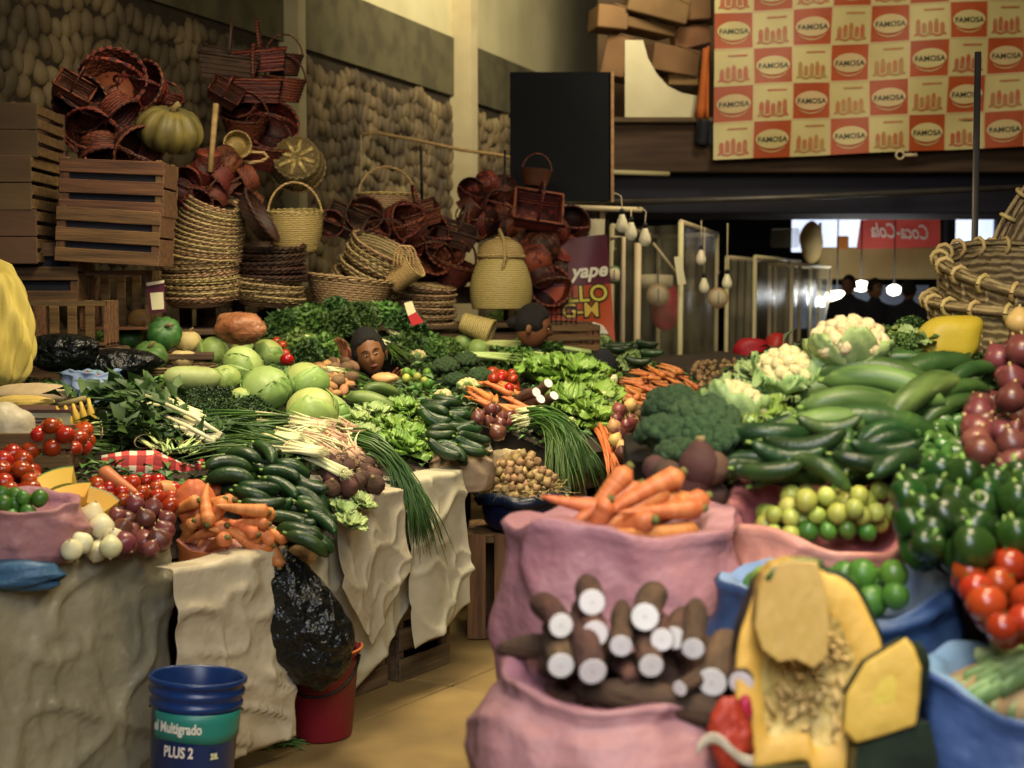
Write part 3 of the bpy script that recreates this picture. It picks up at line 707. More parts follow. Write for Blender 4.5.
def carrot_t(L,r,seed,crown=True,mt='carrot',name='carrot',cat='carrot'):
    pf=lambda t:(.15 if t<.001 else 1)*max(.08,(.12+.88*t**.75))*(1-max(0,t-.93)**2*110) if t<.999 else .35
    k=[('crown',me('crown',tube([(L/2-.003,0,0),(L/2+.008,0,.001)],[r*.42,r*.3],7),'carrot_crown'))] if crown else []
    return Tm(name,cat,me(name,long_body(L,r,pf,rnd.uniform(-.01,.012),n=9,m=12,seed=seed),mt),k)
def round_t(name,cat,r,m,f,kids=(),n=16,mm=11): return Tm(name,cat,me(name,blob(n,mm,lambda V:f(V)*r),m),kids)
def lobed(V,k,am,sq=1.,dent=.25):
    a=np.arctan2(V[:,1],V[:,0]); R=np.hypot(V[:,0],V[:,1]); s=1+am*np.cos(k*a)*R
    Z=V[:,2]*sq; Z=Z-np.sign(V[:,2])*dent*np.clip(1-R*2.2,0,1)*abs(V[:,2])
    return np.stack([V[:,0]*s,V[:,1]*s,Z],1)
def star(r,z,n=5,m='calyx',h=.15):
    V=[(0,0,z)];Fc=[]
    for k in range(2*n):
        a=PI*k/n; q=r*(1 if k%2==0 else .3); V.append((q*cos(a),q*sin(a),z-(.12*r if k%2==0 else -.02*r)))
    Fc=[(0,1+k,1+(k+1)%(2*n)) for k in range(2*n)]
    b=B(); b.add(V,Fc); b.add(*tube([(0,0,z),(r*.1,0,z+r*h*3)],r*.12,6)); return me('calyx',b.get(),m,False)
def tomato_t(r,sq=.86): return round_t('tomato','tomato',r,'tomato',lambda V:lobed(V,5,.02,sq,.12),[('calyx',star(r*.5,r*sq*.86))])
TOM=[tomato_t(.034),tomato_t(.031,1.0)]
def pepper_t(seed,r=.045):
    k=rnd.choice((3,4)); 
    def f(V):
        W=lobed(V,k,.13,1.12,.45); W[:,:2]*=(1+.12*V[:,2:3]); return W+sn(V,2,seed)[:,None]*.05
    st=me('stem',tube([(0,0,r*.62),(.002,0,r*1.0),(.008,.003,r*1.35)],[r*.2,r*.12,r*.13],7),'pepper_stem')
    return round_t('bell_pepper','pepper',r,'pepper',f,[('stem',st)],20,14)
PEP=[pepper_t(i) for i in range(4)]
def onion_t(r,m,name='red_onion',cat='onion'):
    def f(V):
        W=V.copy(); z=V[:,2]; W[:,2]=z*.92+np.clip(z-.8,0,1)*1.3-np.clip(-z-.9,0,1)*.6
        return W
    nk=me('neck',tube([(0,0,r*1.0),(r*.05,0,r*1.35)],[r*.14,r*.07],6),'husk'); rt=me('root_tuft',tube([(0,0,-r*.9),(0,0,-r*1.08)],[r*.18,r*.1],6),'rootdry')
    return round_t(name,cat,r,m,f,[('neck',nk),('root_tuft',rt)],14,12)
RON=[onion_t(.036,'redonion'),onion_t(.031,'redonion')]; YON=[onion_t(.038,'yonion','yellow_onion')]
WON=[onion_t(.036,'whiteonion','white_onion')]
def leafpatch(R,a0,aw,e0,e1,ruf,seed,nu=9,nv=9,off=0,flare=0):
    def f(u,v):
        w=sin(PI*min(1,.15+v*.85))**.6
        a=a0+(u-.5)*aw*w; e=e0+(e1-e0)*v; rr=R*(1+off+flare*v*v)+ruf*R*sin(u*17+seed)*v*(abs(u-.5)*2)**1.5+.012*R*cos((u-.5)*24)*(1-v*.3)
        return (rr*cos(e)*cos(a),rr*cos(e)*sin(a),rr*sin(e))
    return thick(grid(nu,nv,f),R*.012)
def cabbage_t(R,seed):
    r2=random.Random(seed)
    head=blob(26,18,lambda V:(V*np.array([1,1,.88])+sn(V,1.5,seed)[:,None]*V*.03+ (0.018*np.cos(9*np.arctan2(V[:,1],V[:,0])+2*V[:,2])*np.hypot(V[:,0],V[:,1]))[:,None]*V)*R)
    b=B()
    for k in range(6): b.add(*leafpatch(R*.99,r2.uniform(0,6.3),2.3,-1.45,r2.uniform(.1,1.0),.05,k,off=.015+.012*k,flare=.05*r2.random()),S_(1,1,.9))
    st=tube([(0,0,-R*.8),(0,0,-R*1.0)],R*.2,8)
    return Tm('cabbage','cabbage',me('cabbage',head,'cabbage'),[('outer_leaves',me('outer_leaves',b.get(),'cabbage_leaf')),('cut_stem',me('cut_stem',st,'lettuce_rib'))])
CAB=[cabbage_t(.1,i) for i in range(3)]
def pumpkin_t(R,k,sq,m,seed,am=.08,name='pumpkin'):
    def f(V):
        a=np.arctan2(V[:,1],V[:,0]); h=np.hypot(V[:,0],V[:,1]); s=1-am*(1-np.abs(np.sin(k*a/2)))**2*1.6*h
        W=V*s[:,None]; W[:,2]=W[:,2]*sq-np.sign(V[:,2])*.22*sq*np.clip(1-h*1.8,0,1); return W+sn(V,1.6,seed)[:,None]*.03
    st=me('stem',tube([(0,0,R*sq*.7),(.01,0,R*sq*.98),(.03,0,R*sq*1.15)],[R*.14,R*.09,R*.1],7),'stemwood')
    return Tm(name,'squash',me(name,blob(k*4,14,lambda V:f(V)*R),m),[('stem',st)])
def tuber_t(name,r,m,seed,el=1.3,cat='potato'):
    return Tm(name,cat,me(name,blob(12,9,lambda V:(V*np.array([el,1,.9])+sn(V,1.6,seed)[:,None]*.1)*r),m))
BEET=[Tm('beetroot','beetroot',me('beetroot',blob(16,12,lambda V:(V*np.array([1,1,.95])+np.clip(V[:,2:3]-.8,0,1)*np.array([0,0,1.5])+sn(V,2,s)[:,None]*.05)*.05),'beet'),[('leaf_stub',me('leaf_stub',tube([(0,0,.055),(0,0,.068)],[.014,.01],7),'stemwood'))]) for s in(1,2)]
POT=[tuber_t('potato',.03,'potato',i) for i in range(3)]; GIN=[tuber_t('tuber',.02,'ginger',i+9,1.8) for i in range(3)]
LIME=[round_t('lime','lime',.023,'lime',lambda V:V*np.array([1,1,1.08])+np.clip(np.abs(V[:,2:3])-.9,0,1)*np.sign(V[:,2:3])*np.array([0,0,1]),[],12,9)]
LIMY=[round_t('yellow_lime','lime',.023,'limey',lambda V:V*np.array([1,1,1.05]),[],12,9)]
def chil(L,r,m,name): 
    pf=lambda t:max(.06,(1-(1-t)**2.2))*(1 if t<.9 else .75)
    return Tm(name,'chilli',me(name,long_body(L,r,pf,.01,n=9,m=10,seed=2),m),[('stem',me('stem',tube([(L/2,0,-.005),(L/2+.02,0,0)],.003,5),'pepper_stem'))])
GCH=[chil(.06,.014,'chilli','green_chilli')]; RCH=[chil(.055,.009,'redchilli','red_chilli')]
def floretdome(R,seed,m,nb,name,cat,stalk,leafm=None):
    r2=random.Random(seed); b=B(); V0,F0=blob(9,7)
    core=V0*R*np.array([.86,.86,.55])+np.array([0,0,.1*R]); b.add(core,F0)
    for i in range(nb):
        z=1-(i+.5)/nb*1.15; a=i*2.39996; q=math.sqrt(max(0,1-z*z)); p=np.array([q*cos(a),q*sin(a),z*.72])*R*.86*(1+r2.uniform(-.05,.05))
        s=R*r2.uniform(.2,.29)*(1.5 if nb<20 else 1)
        W=V0*s; W=W+sn(V0,3,i,1)[:,None]*V0*s*.18; b.add(W+p,F0)
    kids=[('stalk',me('stalk',tube([(0,0,0),(0,0,-.9*R),(.02*R,0,-1.25*R)],[R*.42,R*.22,R*.26],9),stalk))]
    if leafm:
        lb=B()
        for k in range(7):
            a=k*.9+r2.random()*.3
            def f(u,v,a=a,k=k):
                w=R*.62*sin(PI*min(1,.12+v*.8))**.7; x=R*(.35+.9*sin(v*1.6)); z=-.9*R+v*R*(1.05+.2*(k%3)); y=(u-.5)*2*w; x+=R*.18*((u-.5)*2)**2*-1+R*.06*sin(v*12+k+u*14)
                return (x*cos(a)-y*sin(a),x*sin(a)+y*cos(a),z)
            lb.add(*thick(grid(10,10,f),R*.02))
        kids.append(('leaves',me('leaves',lb.get(),leafm)))
    return Tm(name,cat,me(name,b.get(),m),kids)
BRO=[floretdome(.1,i,'broccoli',60,'broccoli','broccoli','brocstem') for i in(1,2)]
CAU=[floretdome(.085,i,'cauli',34,'cauliflower','cauliflower','brocstem','paleleaf') for i in(3,4)]
def lettuce_t(R,seed,m='lettuce',n=16,name='lettuce'):
    r2=random.Random(seed); b=B(); rb=B()
    for k in range(n):
        a=k*2.4; el=.25+1.1*k/n; L=R*(1.15-.35*k/n)*r2.uniform(.9,1.1)
        def f(u,v,a=a,el=el,L=L,k=k):
            w=L*.45*sin(PI*min(1,.1+.8*v))**.7; y=(u-.5)*2*w; r=L*v*cos(el*(1-.25*v)); z=L*v*sin(el)+.12*L*sin(PI*v)
            z+=.10*L*v*sin(u*27+k*2+v*6)*(.25+abs(u-.5)*1.6)+.05*L*v*sin(u*47+v*19+k); r+=.05*L*cos(u*33+k)*v
            return (r*cos(a)-y*sin(a),r*sin(a)+y*cos(a),z)
        b.add(*grid(23,10,f))
        rb.add(*tube([f(.5,v) for v in(0,.25,.5,.75)],[L*.05,L*.04,L*.025,L*.01],5))
    return Tm(name,'lettuce',me(name,b.get(),m),[('leaf_ribs',me('leaf_ribs',rb.get(),'lettuce_rib'))])
LET=[lettuce_t(.17,i) for i in(1,2)]
def bunch_t(name,cat,L,nst,r,spread,stalkm,leafm,seed,leafn=0,leafL=.05,leafW=.03,white=.35,droop=.1,bulb=0,flat=.5,greentube=True):
    """a tied bunch lying along x: pale stalks at -x, green at +x"""
    r2=random.Random(seed); st=B(); gr=B(); P=[];D=[];Nn=[]
    for k in range(nst):
        a=r2.uniform(0,6.28); q=math.sqrt(r2.random()); y0=q*cos(a)*.03*spread; z0=abs(q*sin(a))*.025*spread+.008; fy=r2.gauss(0,.12)*spread; fz=abs(r2.gauss(0,.06))*spread*flat; L1=L*r2.uniform(.8,1.08)
        def p(t): return (-L/2+t*L1, y0+fy*t*t*L*2, z0+fz*t*L*3*(1-t*.5)-droop*t*t*(.4+.6*L))
        st.add(*tube([p(t) for t in(0,white*.5,white)],[r*(1+bulb),r,r*.8],6))
        if greentube: gr.add(*tube([p(white+ (1-white)*t) for t in(0,.25,.5,.75,1)],[r*.8,r*.75,r*.6,r*.4,r*.1],5))
        for j in range(leafn):
            t=r2.uniform(white,1.05); c=p(t); P.append(c); D.append((r2.uniform(.2,1),r2.gauss(0,.8),r2.gauss(.2,.5))); Nn.append((r2.gauss(0,.5),r2.gauss(0,.5),1))
        if bulb:
            c=p(0); [st.add(*tube([c,(c[0]-.02-r2.random()*.012,c[1]+r2.gauss(0,.008),c[2]+r2.gauss(0,.008))],[.0012,.0006],3,cap=False)) for _ in range(4)]
    if leafn: gr.add(*leafset(P,D,Nn,np.array([leafL*r2.uniform(.7,1.2) for _ in P]),np.array([leafW*r2.uniform(.7,1.2) for _ in P])))
    tie=tube([(-L*.22,.035*spread*cos(a),.02+.03*spread*sin(a)*.7) for a in np.linspace(0,2*PI,13)],.003,5,cap=False)
    return Tm(name,cat,me(name,gr.get() if gr.V else st.get(),leafm),[('stalks',me('stalks',st.get(),stalkm)),('tie',me('tie',tie,'rootdry'))])
SPR=[bunch_t('spring_onions','spring onions',.5,22,.006,1.,'whitestalk','chive',i,bulb=.6,droop=.05) for i in(1,2,3)]
CHI=[bunch_t('chives','chives',.5,60,.0035,1.2,'whitestalk','chive',i+5,white=.12,droop=.12,flat=.8) for i in(1,2)]
CHARD=[bunch_t('chard_bunch','chard',.42,12,.009,1.3,'whitestalk','herb',i+9,leafn=6,leafL=.085,leafW=.045,droop=.02,white=.55) for i in(1,2)]
SPIN=[bunch_t('spinach_bunch','spinach',.34,16,.004,1.5,'celery','herb',i+12,leafn=12,leafL=.075,leafW=.045,droop=.0,white=.3) for i in(1,2)]
CEL=[bunch_t('celery','celery',.5,9,.013,.8,'celery','herbl',i+15,leafn=30,leafL=.035,leafW=.03,white=.62,droop=.0) for i in(1,2)]
def herbdome(name,cat,R,n,m,seed,lf=.03,H=.7,stem='celery'):
    r=np.random.default_rng(seed); V=r.normal(size=(n,3)); V/=np.linalg.norm(V,axis=1,keepdims=True); V[:,2]=np.abs(V[:,2]); V*= (r.random((n,1))**.35)
    lum=1+.16*sn(V,3,seed)[:,None]; P=V*np.array([R,R,R*H])*lum; D=V+r.normal(size=(n,3))*.7; Nn=V+r.normal(size=(n,3))*.6+np.array([0,-.2,.5])
    VF=leafset(P,D,Nn,lf*(.6+.8*r.random(n)),lf*.8*(.6+.6*r.random(n)))
    sb=B()
    for k in range(14):
        a=r.random()*6.28; sb.add(*tube([(0,0,-.02),(R*.4*cos(a),R*.4*sin(a),R*.25),(R*.85*cos(a),R*.85*sin(a),R*H*.5)],[.004,.003,.002],5))
    return Tm(name,cat,me(name,VF,m,False),[('stems',me('stems',sb.get(),stem))])
PAR=[herbdome('parsley_bunch','parsley',.125,900,('herb','herbl','herb')[i-1],i,.036,.85) for i in(1,2,3)]
HERD=[herbdome('herb_bunch','herbs',.12,1100,'herbd',i+4,.02,.6) for i in(1,2)]
HERL=[herbdome('herb_bunch','herbs',.11,900,'herbl',i+7,.026,.75) for i in(1,2)]
def cassava_t(L,r,seed,cut=True):
    r2=random.Random(seed)
    pf=lambda t:(.35+.65*min(1,t*3.2)**.6)*(1-.08*max(0,t-.6)*2)
    V,Fc=long_body(L,r,pf,r2.uniform(-.015,.02),n=14,m=14,seed=seed); 
    z=V[-14:,2].mean(); ca=tube([(L/2-.002,0,z),(L/2+.002,0,z)],[r*.9,r*.86],18); cr=tube([(L/2+.0022,0,z),(L/2+.003,0,z)],[r*.09,r*.08],7)
    k=[('cut_face',me('cut_face',ca,'cassava_cut',False),'white cut face'),('core',me('core',cr,'cassava_core'))] if cut else []
    return Tm('cassava_root','cassava',me('cassava_root',(V,Fc),'cassava'),k)
CAS=[cassava_t(.26,.034,i) for i in range(3)]; CASW=[cassava_t(.24,.03,i+5,False) for i in(1,2)]
GAR=[round_t('garlic_bulb','garlic',.021,'garlic',lambda V:lobed(V,7,.06,.8,.1)+np.clip(V[:,2:3]-.85,0,1)*np.array([0,0,4]),[('root_tuft',me('root_tuft',tube([(0,0,-.016),(.003,0,-.026)],[.007,.01],6),'rootdry'))],14,10)]
SPH=[bunch_t('onion_heads','spring onion heads',.16,26,.0055,1.4,'pinkroot','whitestalk',i+30,white=.5,droop=.0,bulb=1.0) for i in(1,2)]
def banana_t():
    b=B()
    for k in range(5):
        pts=[(.09*cos(t)-.02,(k-2)*.024*(1+.2*sin(t)),.09*sin(t)) for t in np.linspace(-1.1,1.2,9)]
        b.add(*tube(pts,[.004,.012,.016,.017,.017,.016,.013,.008,.006],7))
    return Tm('banana_bunch','bananas',me('banana_bunch',b.get(),'banana'),[('crown',me('crown',tube([(.01,-.05,.085),(.01,.05,.085)],.011,7),'stemwood'))])
# ---------------- baskets, crates ----------------
def weave(prof,n,rows,amp,k=None):
    """woven wall: dense lathe with over-under relief; prof(t)->(r,z)"""
    k=k or n//2; V=[];Fc=[]
    for i in range(rows*2+1):
        t=i/(rows*2); r,z=prof(t)
        for j in range(n):
            a=2*PI*j/n; d=amp*cos(k*a)*(1 if (i//2)%2 else -1)+(amp*.8 if i%2 else -amp*.6)
            V.append(((r+d)*cos(a),(r+d)*sin(a),z))
    m=rows*2+1
    for i in range(m-1):
        for j in range(n):
            j2=(j+1)%n; Fc.append((i*n+j,i*n+j2,(i+1)*n+j2,(i+1)*n+j))
    return np.array(V),Fc
def braid(R,z,r,n=64,tw=14,ph=0,rx=1.):
    b=B()
    for s in range(2):
        pts=[((R+r*.7*cos(tw*a+s*PI))*cos(a)*rx,(R+r*.7*cos(tw*a+s*PI))*sin(a),z+r*.7*sin(tw*a+s*PI)) for a in np.linspace(0,2*PI,n+1)]
        b.add(*tube(pts,r*.75,5,cap=False))
    return b.get()
def handle(R,z0,h,r,up=1):
    b=B()
    for s in(-1,1):
        b.add(*tube([(R*cos(a)*1.0+0,s*r*.8*cos(6*a),z0+h*sin(a)) for a in np.linspace(0,PI,25)],r,6))
    return b.get()
def basket_t(Rt,Rb,h,m,hm=None,hh=0,name='wicker_basket',n=40,rows=9,belly=0,closed=True,knob=False):
    pf=lambda t:(Rb+(Rt-Rb)*t+belly*sin(PI*t),h*t)
    V,Fc=weave(pf,n,rows,Rt*.03)
    b=B(); b.add(*thick((V,Fc),Rt*.03)); b.add(*lathe([(0,0.002),(Rb,.002),(Rb,.012),(0,.012)],n))
    kids=[('rim',me('rim',braid(Rt,h,Rt*.05,48,12),hm or m))]
    if hh: kids.append(('handle',me('handle',handle(Rt*.98,h*.9,hh,Rt*.045),hm or m)))
    return Tm(name,'basket',me(name,b.get(),m),kids)
def tray_t(R,h,m,seed):
    r2=random.Random(seed); b=B()
    V,Fc=weave(lambda t:(R*(.72+.28*t),h*t),44,4,R*.012); b.add(*thick((V,Fc),.006)); b.add(*lathe([(0,.002),(R*.73,.002),(R*.73,.008),(0,.008)],30))
    rim=B(); rim.add(*braid(R,h,R*.045,60,16)); rim.add(*braid(R*.95,h*.72,R*.04,60,13))
    for k in range(26):
        a=r2.uniform(0,6.28); rr=R*1.02; rim.add(*tube([(rr*cos(a),rr*sin(a),h*r2.uniform(.5,1)),(rr*1.08*cos(a+.15),rr*1.08*sin(a+.15),h*r2.uniform(.6,1.3))],[.003,.001],4))
    return Tm('wicker_tray','basket',me('wicker_tray',b.get(),m),[('rim',me('rim',rim.get(),m))])
def slatbox(w,d,h,m='wood',ns=3,t=.014,open_top=True,name='wooden_crate',end_solid=True,gap=.35,back=False,shade_fill=False):
    """crate: slatted long sides, end boards, corner posts, slatted bottom"""
    sh=h/(ns+(ns-1)*gap); kids=[]
    def side(s):
        b=B(); sb=h/ns*.985 if (back and s>0) else sh; st_=h/ns if (back and s>0) else sh*(1+gap)
        for k in range(ns): b.add(*box(w,t*.7,sb,.003,c=(0,s*(d/2-t*.4),sb/2+k*st_)))
        return b.get()
    def end(s):
        b=B()
        if end_solid: b.add(*box(t,d-t*2,h*.5,.003,c=(s*(w/2-t*.5),0,h*.25))); b.add(*box(t,d-t*2,h*.46,.003,c=(s*(w/2-t*.5),0,h*.765)))
        else:
            for k in range(ns): b.add(*box(t,d-t*2,sh,.003,c=(s*(w/2-t*.5),0,sh/2+k*sh*(1+gap))))
        return b.get()
    b=B()
    for k in range(5): b.add(*box(w-.002,d/5*.86,t*.7,.003,c=(0,(k-2)*d/5,t*.35)))
    for s in(-1,1):
        kids.append(('side_slats',me('side_slats',side(s),m,False))); kids.append(('end_panel',me('end_panel',end(s),m,False)))
        for q in(-1,1): kids.append(('corner_post',me('corner_post',box(t*2,t*2,h*1.03,.003,c=(s*(w/2-t*2),q*(d/2-t*1.9),h*.515)),m,False)))
    if shade_fill: kids.append(('shade_block',me('shade_block',box(w-.07,d-.07,h*.95,.004,c=(0,0,h*.5)),'darkcloth',False)))  # dark block stands in for the unlit inside seen through the gaps
    return Tm(name,'crate',me(name,b.get(),m,False),kids)
def sack(name,center,rx,ry,zb,zt,mt,label,group=None,rim=None,folds=.05,rimr=.02,fill=.04,nf=9,seed=0,belly=.1,n=64,inm=None,rimw=.012,cat='sack',inner=.86,rot=0,vf=.02,crease=1.6):
    """open sack with a rolled lip; rim(a)->extra height"""
    rim=rim or (lambda a:0); V=[];Fc=[]; H=zt-zb
    rows=[(0.86,0.),(.97,.04),(1+belly*.8,.2),(1+belly,.4),(1+belly*.8,.6),(1+belly*.5,.75),(1.0,.87),(1.0,.94),(1.03,.985),(1.0,1.0),(inner+.07,.995),(inner,.96),(inner-.03,.9),(inner-.08,.82),(inner-.25,.78),(.3,.8),(0.001,.8)]
    r0=rows[:10]; fine=[]
    for i in range(9):
        for q in range(5 if r0[i+1][1]-r0[i][1]>.05 else 1):
            f=q/(5 if r0[i+1][1]-r0[i][1]>.05 else 1); fine.append((r0[i][0]*(1-f)+r0[i+1][0]*f,r0[i][1]*(1-f)+r0[i+1][1]*f))
    fine.append(r0[9]); LIP=len(fine)-1; rows=fine+rows[10:]
    A=np.linspace(0,2*PI,n+1)[:-1]
    for i,(s,t) in enumerate(rows):
        out=i<=LIP
        for a in A:
            c=np.array([[cos(a)*1.5,sin(a)*1.5,t*1.2*(1 if out else .9)]])
            w=folds*(sn(c*1.4,1.6,seed,3)[0]*.8+.35*sin(nf*a+4*t+seed))*(.35+.65*t) if i<LIP+5 else 0
            rr=s+w+ (.0 if out else 0)
            dz=(rim(a)+vf*sn(np.array([[cos(a)*2,sin(a)*2,seed]]),1.5,seed+3)[0])*(max(0,(t-.45)/.55) if i<LIP+5 else .5)
            V.append((rx*rr*cos(a),ry*rr*sin(a),zb+H*t+dz))
    m=len(rows)
    for i in range(m-1):
        for k in range(n):
            k2=(k+1)%n; Fc.append((i*n+k,i*n+k2,(i+1)*n+k2,(i+1)*n+k))
    Fc.append(tuple(range(n))[::-1])
    V=np.array(V); cc=np.array([center[0],center[1],0]); rd=V.copy(); rd[:,2]=0; rd/=np.maximum(np.linalg.norm(rd,axis=1,keepdims=True),1e-6)
    cr=(1-np.abs(sn(V*np.array([1,1,1.6])/rx+7,1.3,seed+11,2)))**6-.15*sn(V/rx,5,seed+5,2); env=np.repeat([1. if i<LIP else .0 for i in range(m)],n)
    V+=rd*(cr*env*folds*crease*rx)[:,None]
    V+= (sn(V/rx,2.5,seed+7,3)[:,None]*np.array([.02,.02,.012])*rx*2)*np.repeat([1 if 1<i<LIP+4 else .2 for i in range(m)],n)[:,None]
    M=T_(center[0],center[1],0)@R_(rot,'Z')
    cutr=LIP; F1=[f for f in Fc if len(f)==4 and max(f)<(cutr+1)*n]+[Fc[-1]]; F2=[f for f in Fc if len(f)==4 and max(f)>=(cutr+1)*n]
    M0=M@T_(0,0,zb); Vl=V-np.array([0,0,zb])
    used=(cutr+1)*n
    o=ob(name,(Vl[:used],F1),mt,M=M0,label=label,cat=cat,group=group)
    k=cutr*n; ob('rolled_lip',(Vl[k:],[tuple(i-k for i in f) for f in F2]),inm or mt,o)
    o['_r']=0; del o['_r']
    return o
def sackdome(center,rx,ry,z,h):
    return Surf(lambda x,y:np.where(((x-center[0])/rx)**2+((y-center[1])/ry)**2<1,z+h*(1-((x-center[0])/rx)**2-((y-center[1])/ry)**2),-5.))
# ---------------- people ----------------
def head_mesh(R=.115):
    """head facing -y, with brow, nose, cheeks, chin and eye sockets"""
    def f(V):
        V=V.copy(); x,y,z=V[:,0],V[:,1],V[:,2]
        W=np.stack([x*.68,y*.86,z*1.08],1)
        low=np.clip(-z,0,1); W[:,0]*=1-.3*low**1.5; W[:,1]+=-.05*low
        back=np.clip(y,0,1); W[:,2]+=.08*back*np.clip(z,0,1)
        fr=np.clip(-y,0,1)**2
        g=lambda cx,cz,sx,sz:np.exp(-((x-cx)/sx)**2-((z-cz)/sz)**2)*fr
        W[:,1]-= .20*g(0,-.16,.10,.13)+.11*g(0,.02,.07,.18)     # nose
        W[:,1]+= .10*g(-.3,.05,.14,.1)+.10*g(.3,.05,.14,.1)       # sockets
        W[:,1]-= .05*g(-.28,.2,.22,.07)+.05*g(.28,.2,.22,.07)      # brows
        W[:,1]-= .06*g(0,-.42,.17,.06)                             # lips
        W[:,1]-= .07*g(0,-.72,.22,.14)                             # chin
        W[:,1]-= .04*g(-.4,-.2,.2,.2)+.04*g(.4,-.2,.2,.2)
        return W*R*1.05
    return blob(48,40,f)
def add_head(parent,M,hair='bun'):
    h=ob('head',head_mesh(),'skin',parent); h.matrix_parent_inverse=Matrix(); h.matrix_basis=M
    R=.115*1.05
    for s in(-1,1):
        ob('eye',(lambda:blob(12,8,lambda V:V*np.array([.0105,.0065,.003])+np.array([s*.3*.72*R,-.80*R,.05*R])))(),'eyewhite',h)
        ob('iris',(lambda:blob(10,6,lambda V:V*np.array([.0052,.0035,.0034])+np.array([s*.3*.72*R+.001,-.80*R-.0065,.05*R])))(),'eyedark',h)
        ob('eyebrow',tube([(s*.13*R,-.89*R,.24*R),(s*.25*R,-.85*R,.28*R),(s*.40*R,-.72*R,.20*R)],[.0025,.003,.0015],5),'hair',h)
        ob('ear',blob(10,8,lambda V:V*np.array([.010,.018,.03])+np.array([s*.72*R,.02,-.02])+np.clip(V[:,1:2],0,1)*np.array([s*.008,0,0])),'skin',h)
    ob('lips',blob(12,8,lambda V:V*np.array([.022,.008,.008])*(1+.0*V)+np.array([0,-.87*R,-.45*R])),'lips',h)
    def hf(V):
        W=V*np.array([.785,.96,1.16]); y,z=V[:,1],V[:,2]
        m=np.clip((-y-.02)/.22,0,1)*np.clip((.60-.25*np.abs(V[:,0])-z)/.16,0,1)*np.clip((.78-np.abs(V[:,0]))/.1,0,1)
        W*=(1-m*.32)[:,None]
        low=np.clip((-z-.0)/.7,0,1); W[:,0]*=1-.38*low; W[:,1]=W[:,1]*(1-.25*low)+.10*low; W[:,2]*=1-.28*low
        return (W+sn(V,4,3)[:,None]*.015)*R+np.array([0,.008,.004])
    ob('hair',blob(36,26,hf),'hair',h)
    if hair=='bun': ob('hair_bun',blob(12,8,lambda V:V*np.array([.045,.04,.04])+np.array([0,R*1.02,-.01])),'hair',h)
    return h
def skin_body(name,pts,edges,mt,parent=None,M=None,root=0,levels=2,**k):
    m=bpy.data.meshes.new(name); m.from_pydata([p[:3] for p in pts],edges,[]); m.materials.append(MATS[mt])
    o=bpy.data.objects.new(name,m); COL.objects.link(o)
    if M is not None:o.matrix_world=M
    if parent:o.parent=parent
    sk=o.modifiers.new('skin','SKIN'); sk.use_smooth_shade=True
    for i,v in enumerate(m.skin_vertices[0].data):
        r=pts[i][3]; v.radius=(r,r) if isinstance(r,(int,float)) else r; v.use_root=(i==root)
    s=o.modifiers.new('sub','SUBSURF'); s.levels=levels; s.render_levels=levels
    return tag(o,k.get('label'),k.get('cat'),k.get('group'))
def hand(parent,M,mt='skin',curl=.5,side=1,nm='hand'):
    """right-angled palm along +z with five fingers; palm faces -y"""
    pts=[(0,0,0,.022),(0,0,.04,(.034,.016)),(0,0,.08,(.036,.014))]; E=[(0,1),(1,2)]
    o=skin_body(nm,[(0,0,-.05,.022),(0,0,0,.024),(0,0,.04,(.036,.016)),(0,0,.075,(.036,.014))],[(0,1),(1,2),(2,3)],mt,parent)
    o.matrix_basis=M
    for k,(x,L) in enumerate(((-.028,.066),(-.0095,.076),(.0095,.072),(.027,.056))):
        a=0;p=Vector((x,0,.072));pt=[(x*.8,0,.045,.009)];
        for j,(l,r) in enumerate(((0,.0092),(L*.45,.0088),(L*.3,.008),(L*.25,.0068))):
            if j: a+=curl*(.5+.15*k)
            p=p+Vector((x*.05*j,-sin(a)*l,cos(a)*l)); pt.append((p.x,p.y,p.z,r))
        skin_body('finger',pt,[(i,i+1) for i in range(len(pt)-1)],mt,o)
    skin_body('thumb',[(side*.018,-.004,.012,.011),(side*.04,-.014,.035,.0105),(side*.052,-.022,.06,.0095),(side*.05,-.03,.08,.008)],[(0,1),(1,2),(2,3)],mt,o)
    return o
# ================= LEFT STALL =================
def uv(x,y): return .547*(x+.8)+.837*(y-4.84), -.837*(x+.8)+.547*(y-4.84)
def xy(u,v): return -.8+.547*u-.837*v, 4.84+.837*u+.547*v
BL=[]
def HLp(x,y):
    v=-.837*(x+.8)+.547*(y-4.84)
    return .78+.45*(1-np.exp(-np.maximum(v,0)/1.2))+np.minimum(v,0)*.35
def HL(x,y):
    z=HLp(x,y)
    for cx,cy,r,h in BL: z=z+h*np.exp(-((x-cx)**2+(y-cy)**2)/(r*r))
    return z
SP=Surf(HLp); SL=Surf(HL)
for px,py,r,h in ((285,490,.25,.09),(295,395,.35,.10),(200,400,.3,.07),(350,360,.5,.16),(455,430,.16,.09),(565,395,.28,.10),(655,388,.35,.12),(495,400,.2,.05),(345,470,.15,.05),(120,510,.2,.05),(160,360,.3,.06),(400,345,.4,.12),(300,445,.2,.06)):
    p=SP.hit(px,py); BL.append((p.x,p.y,r,h))
def rackY(x): return 7.7+.795*(x+1.76)
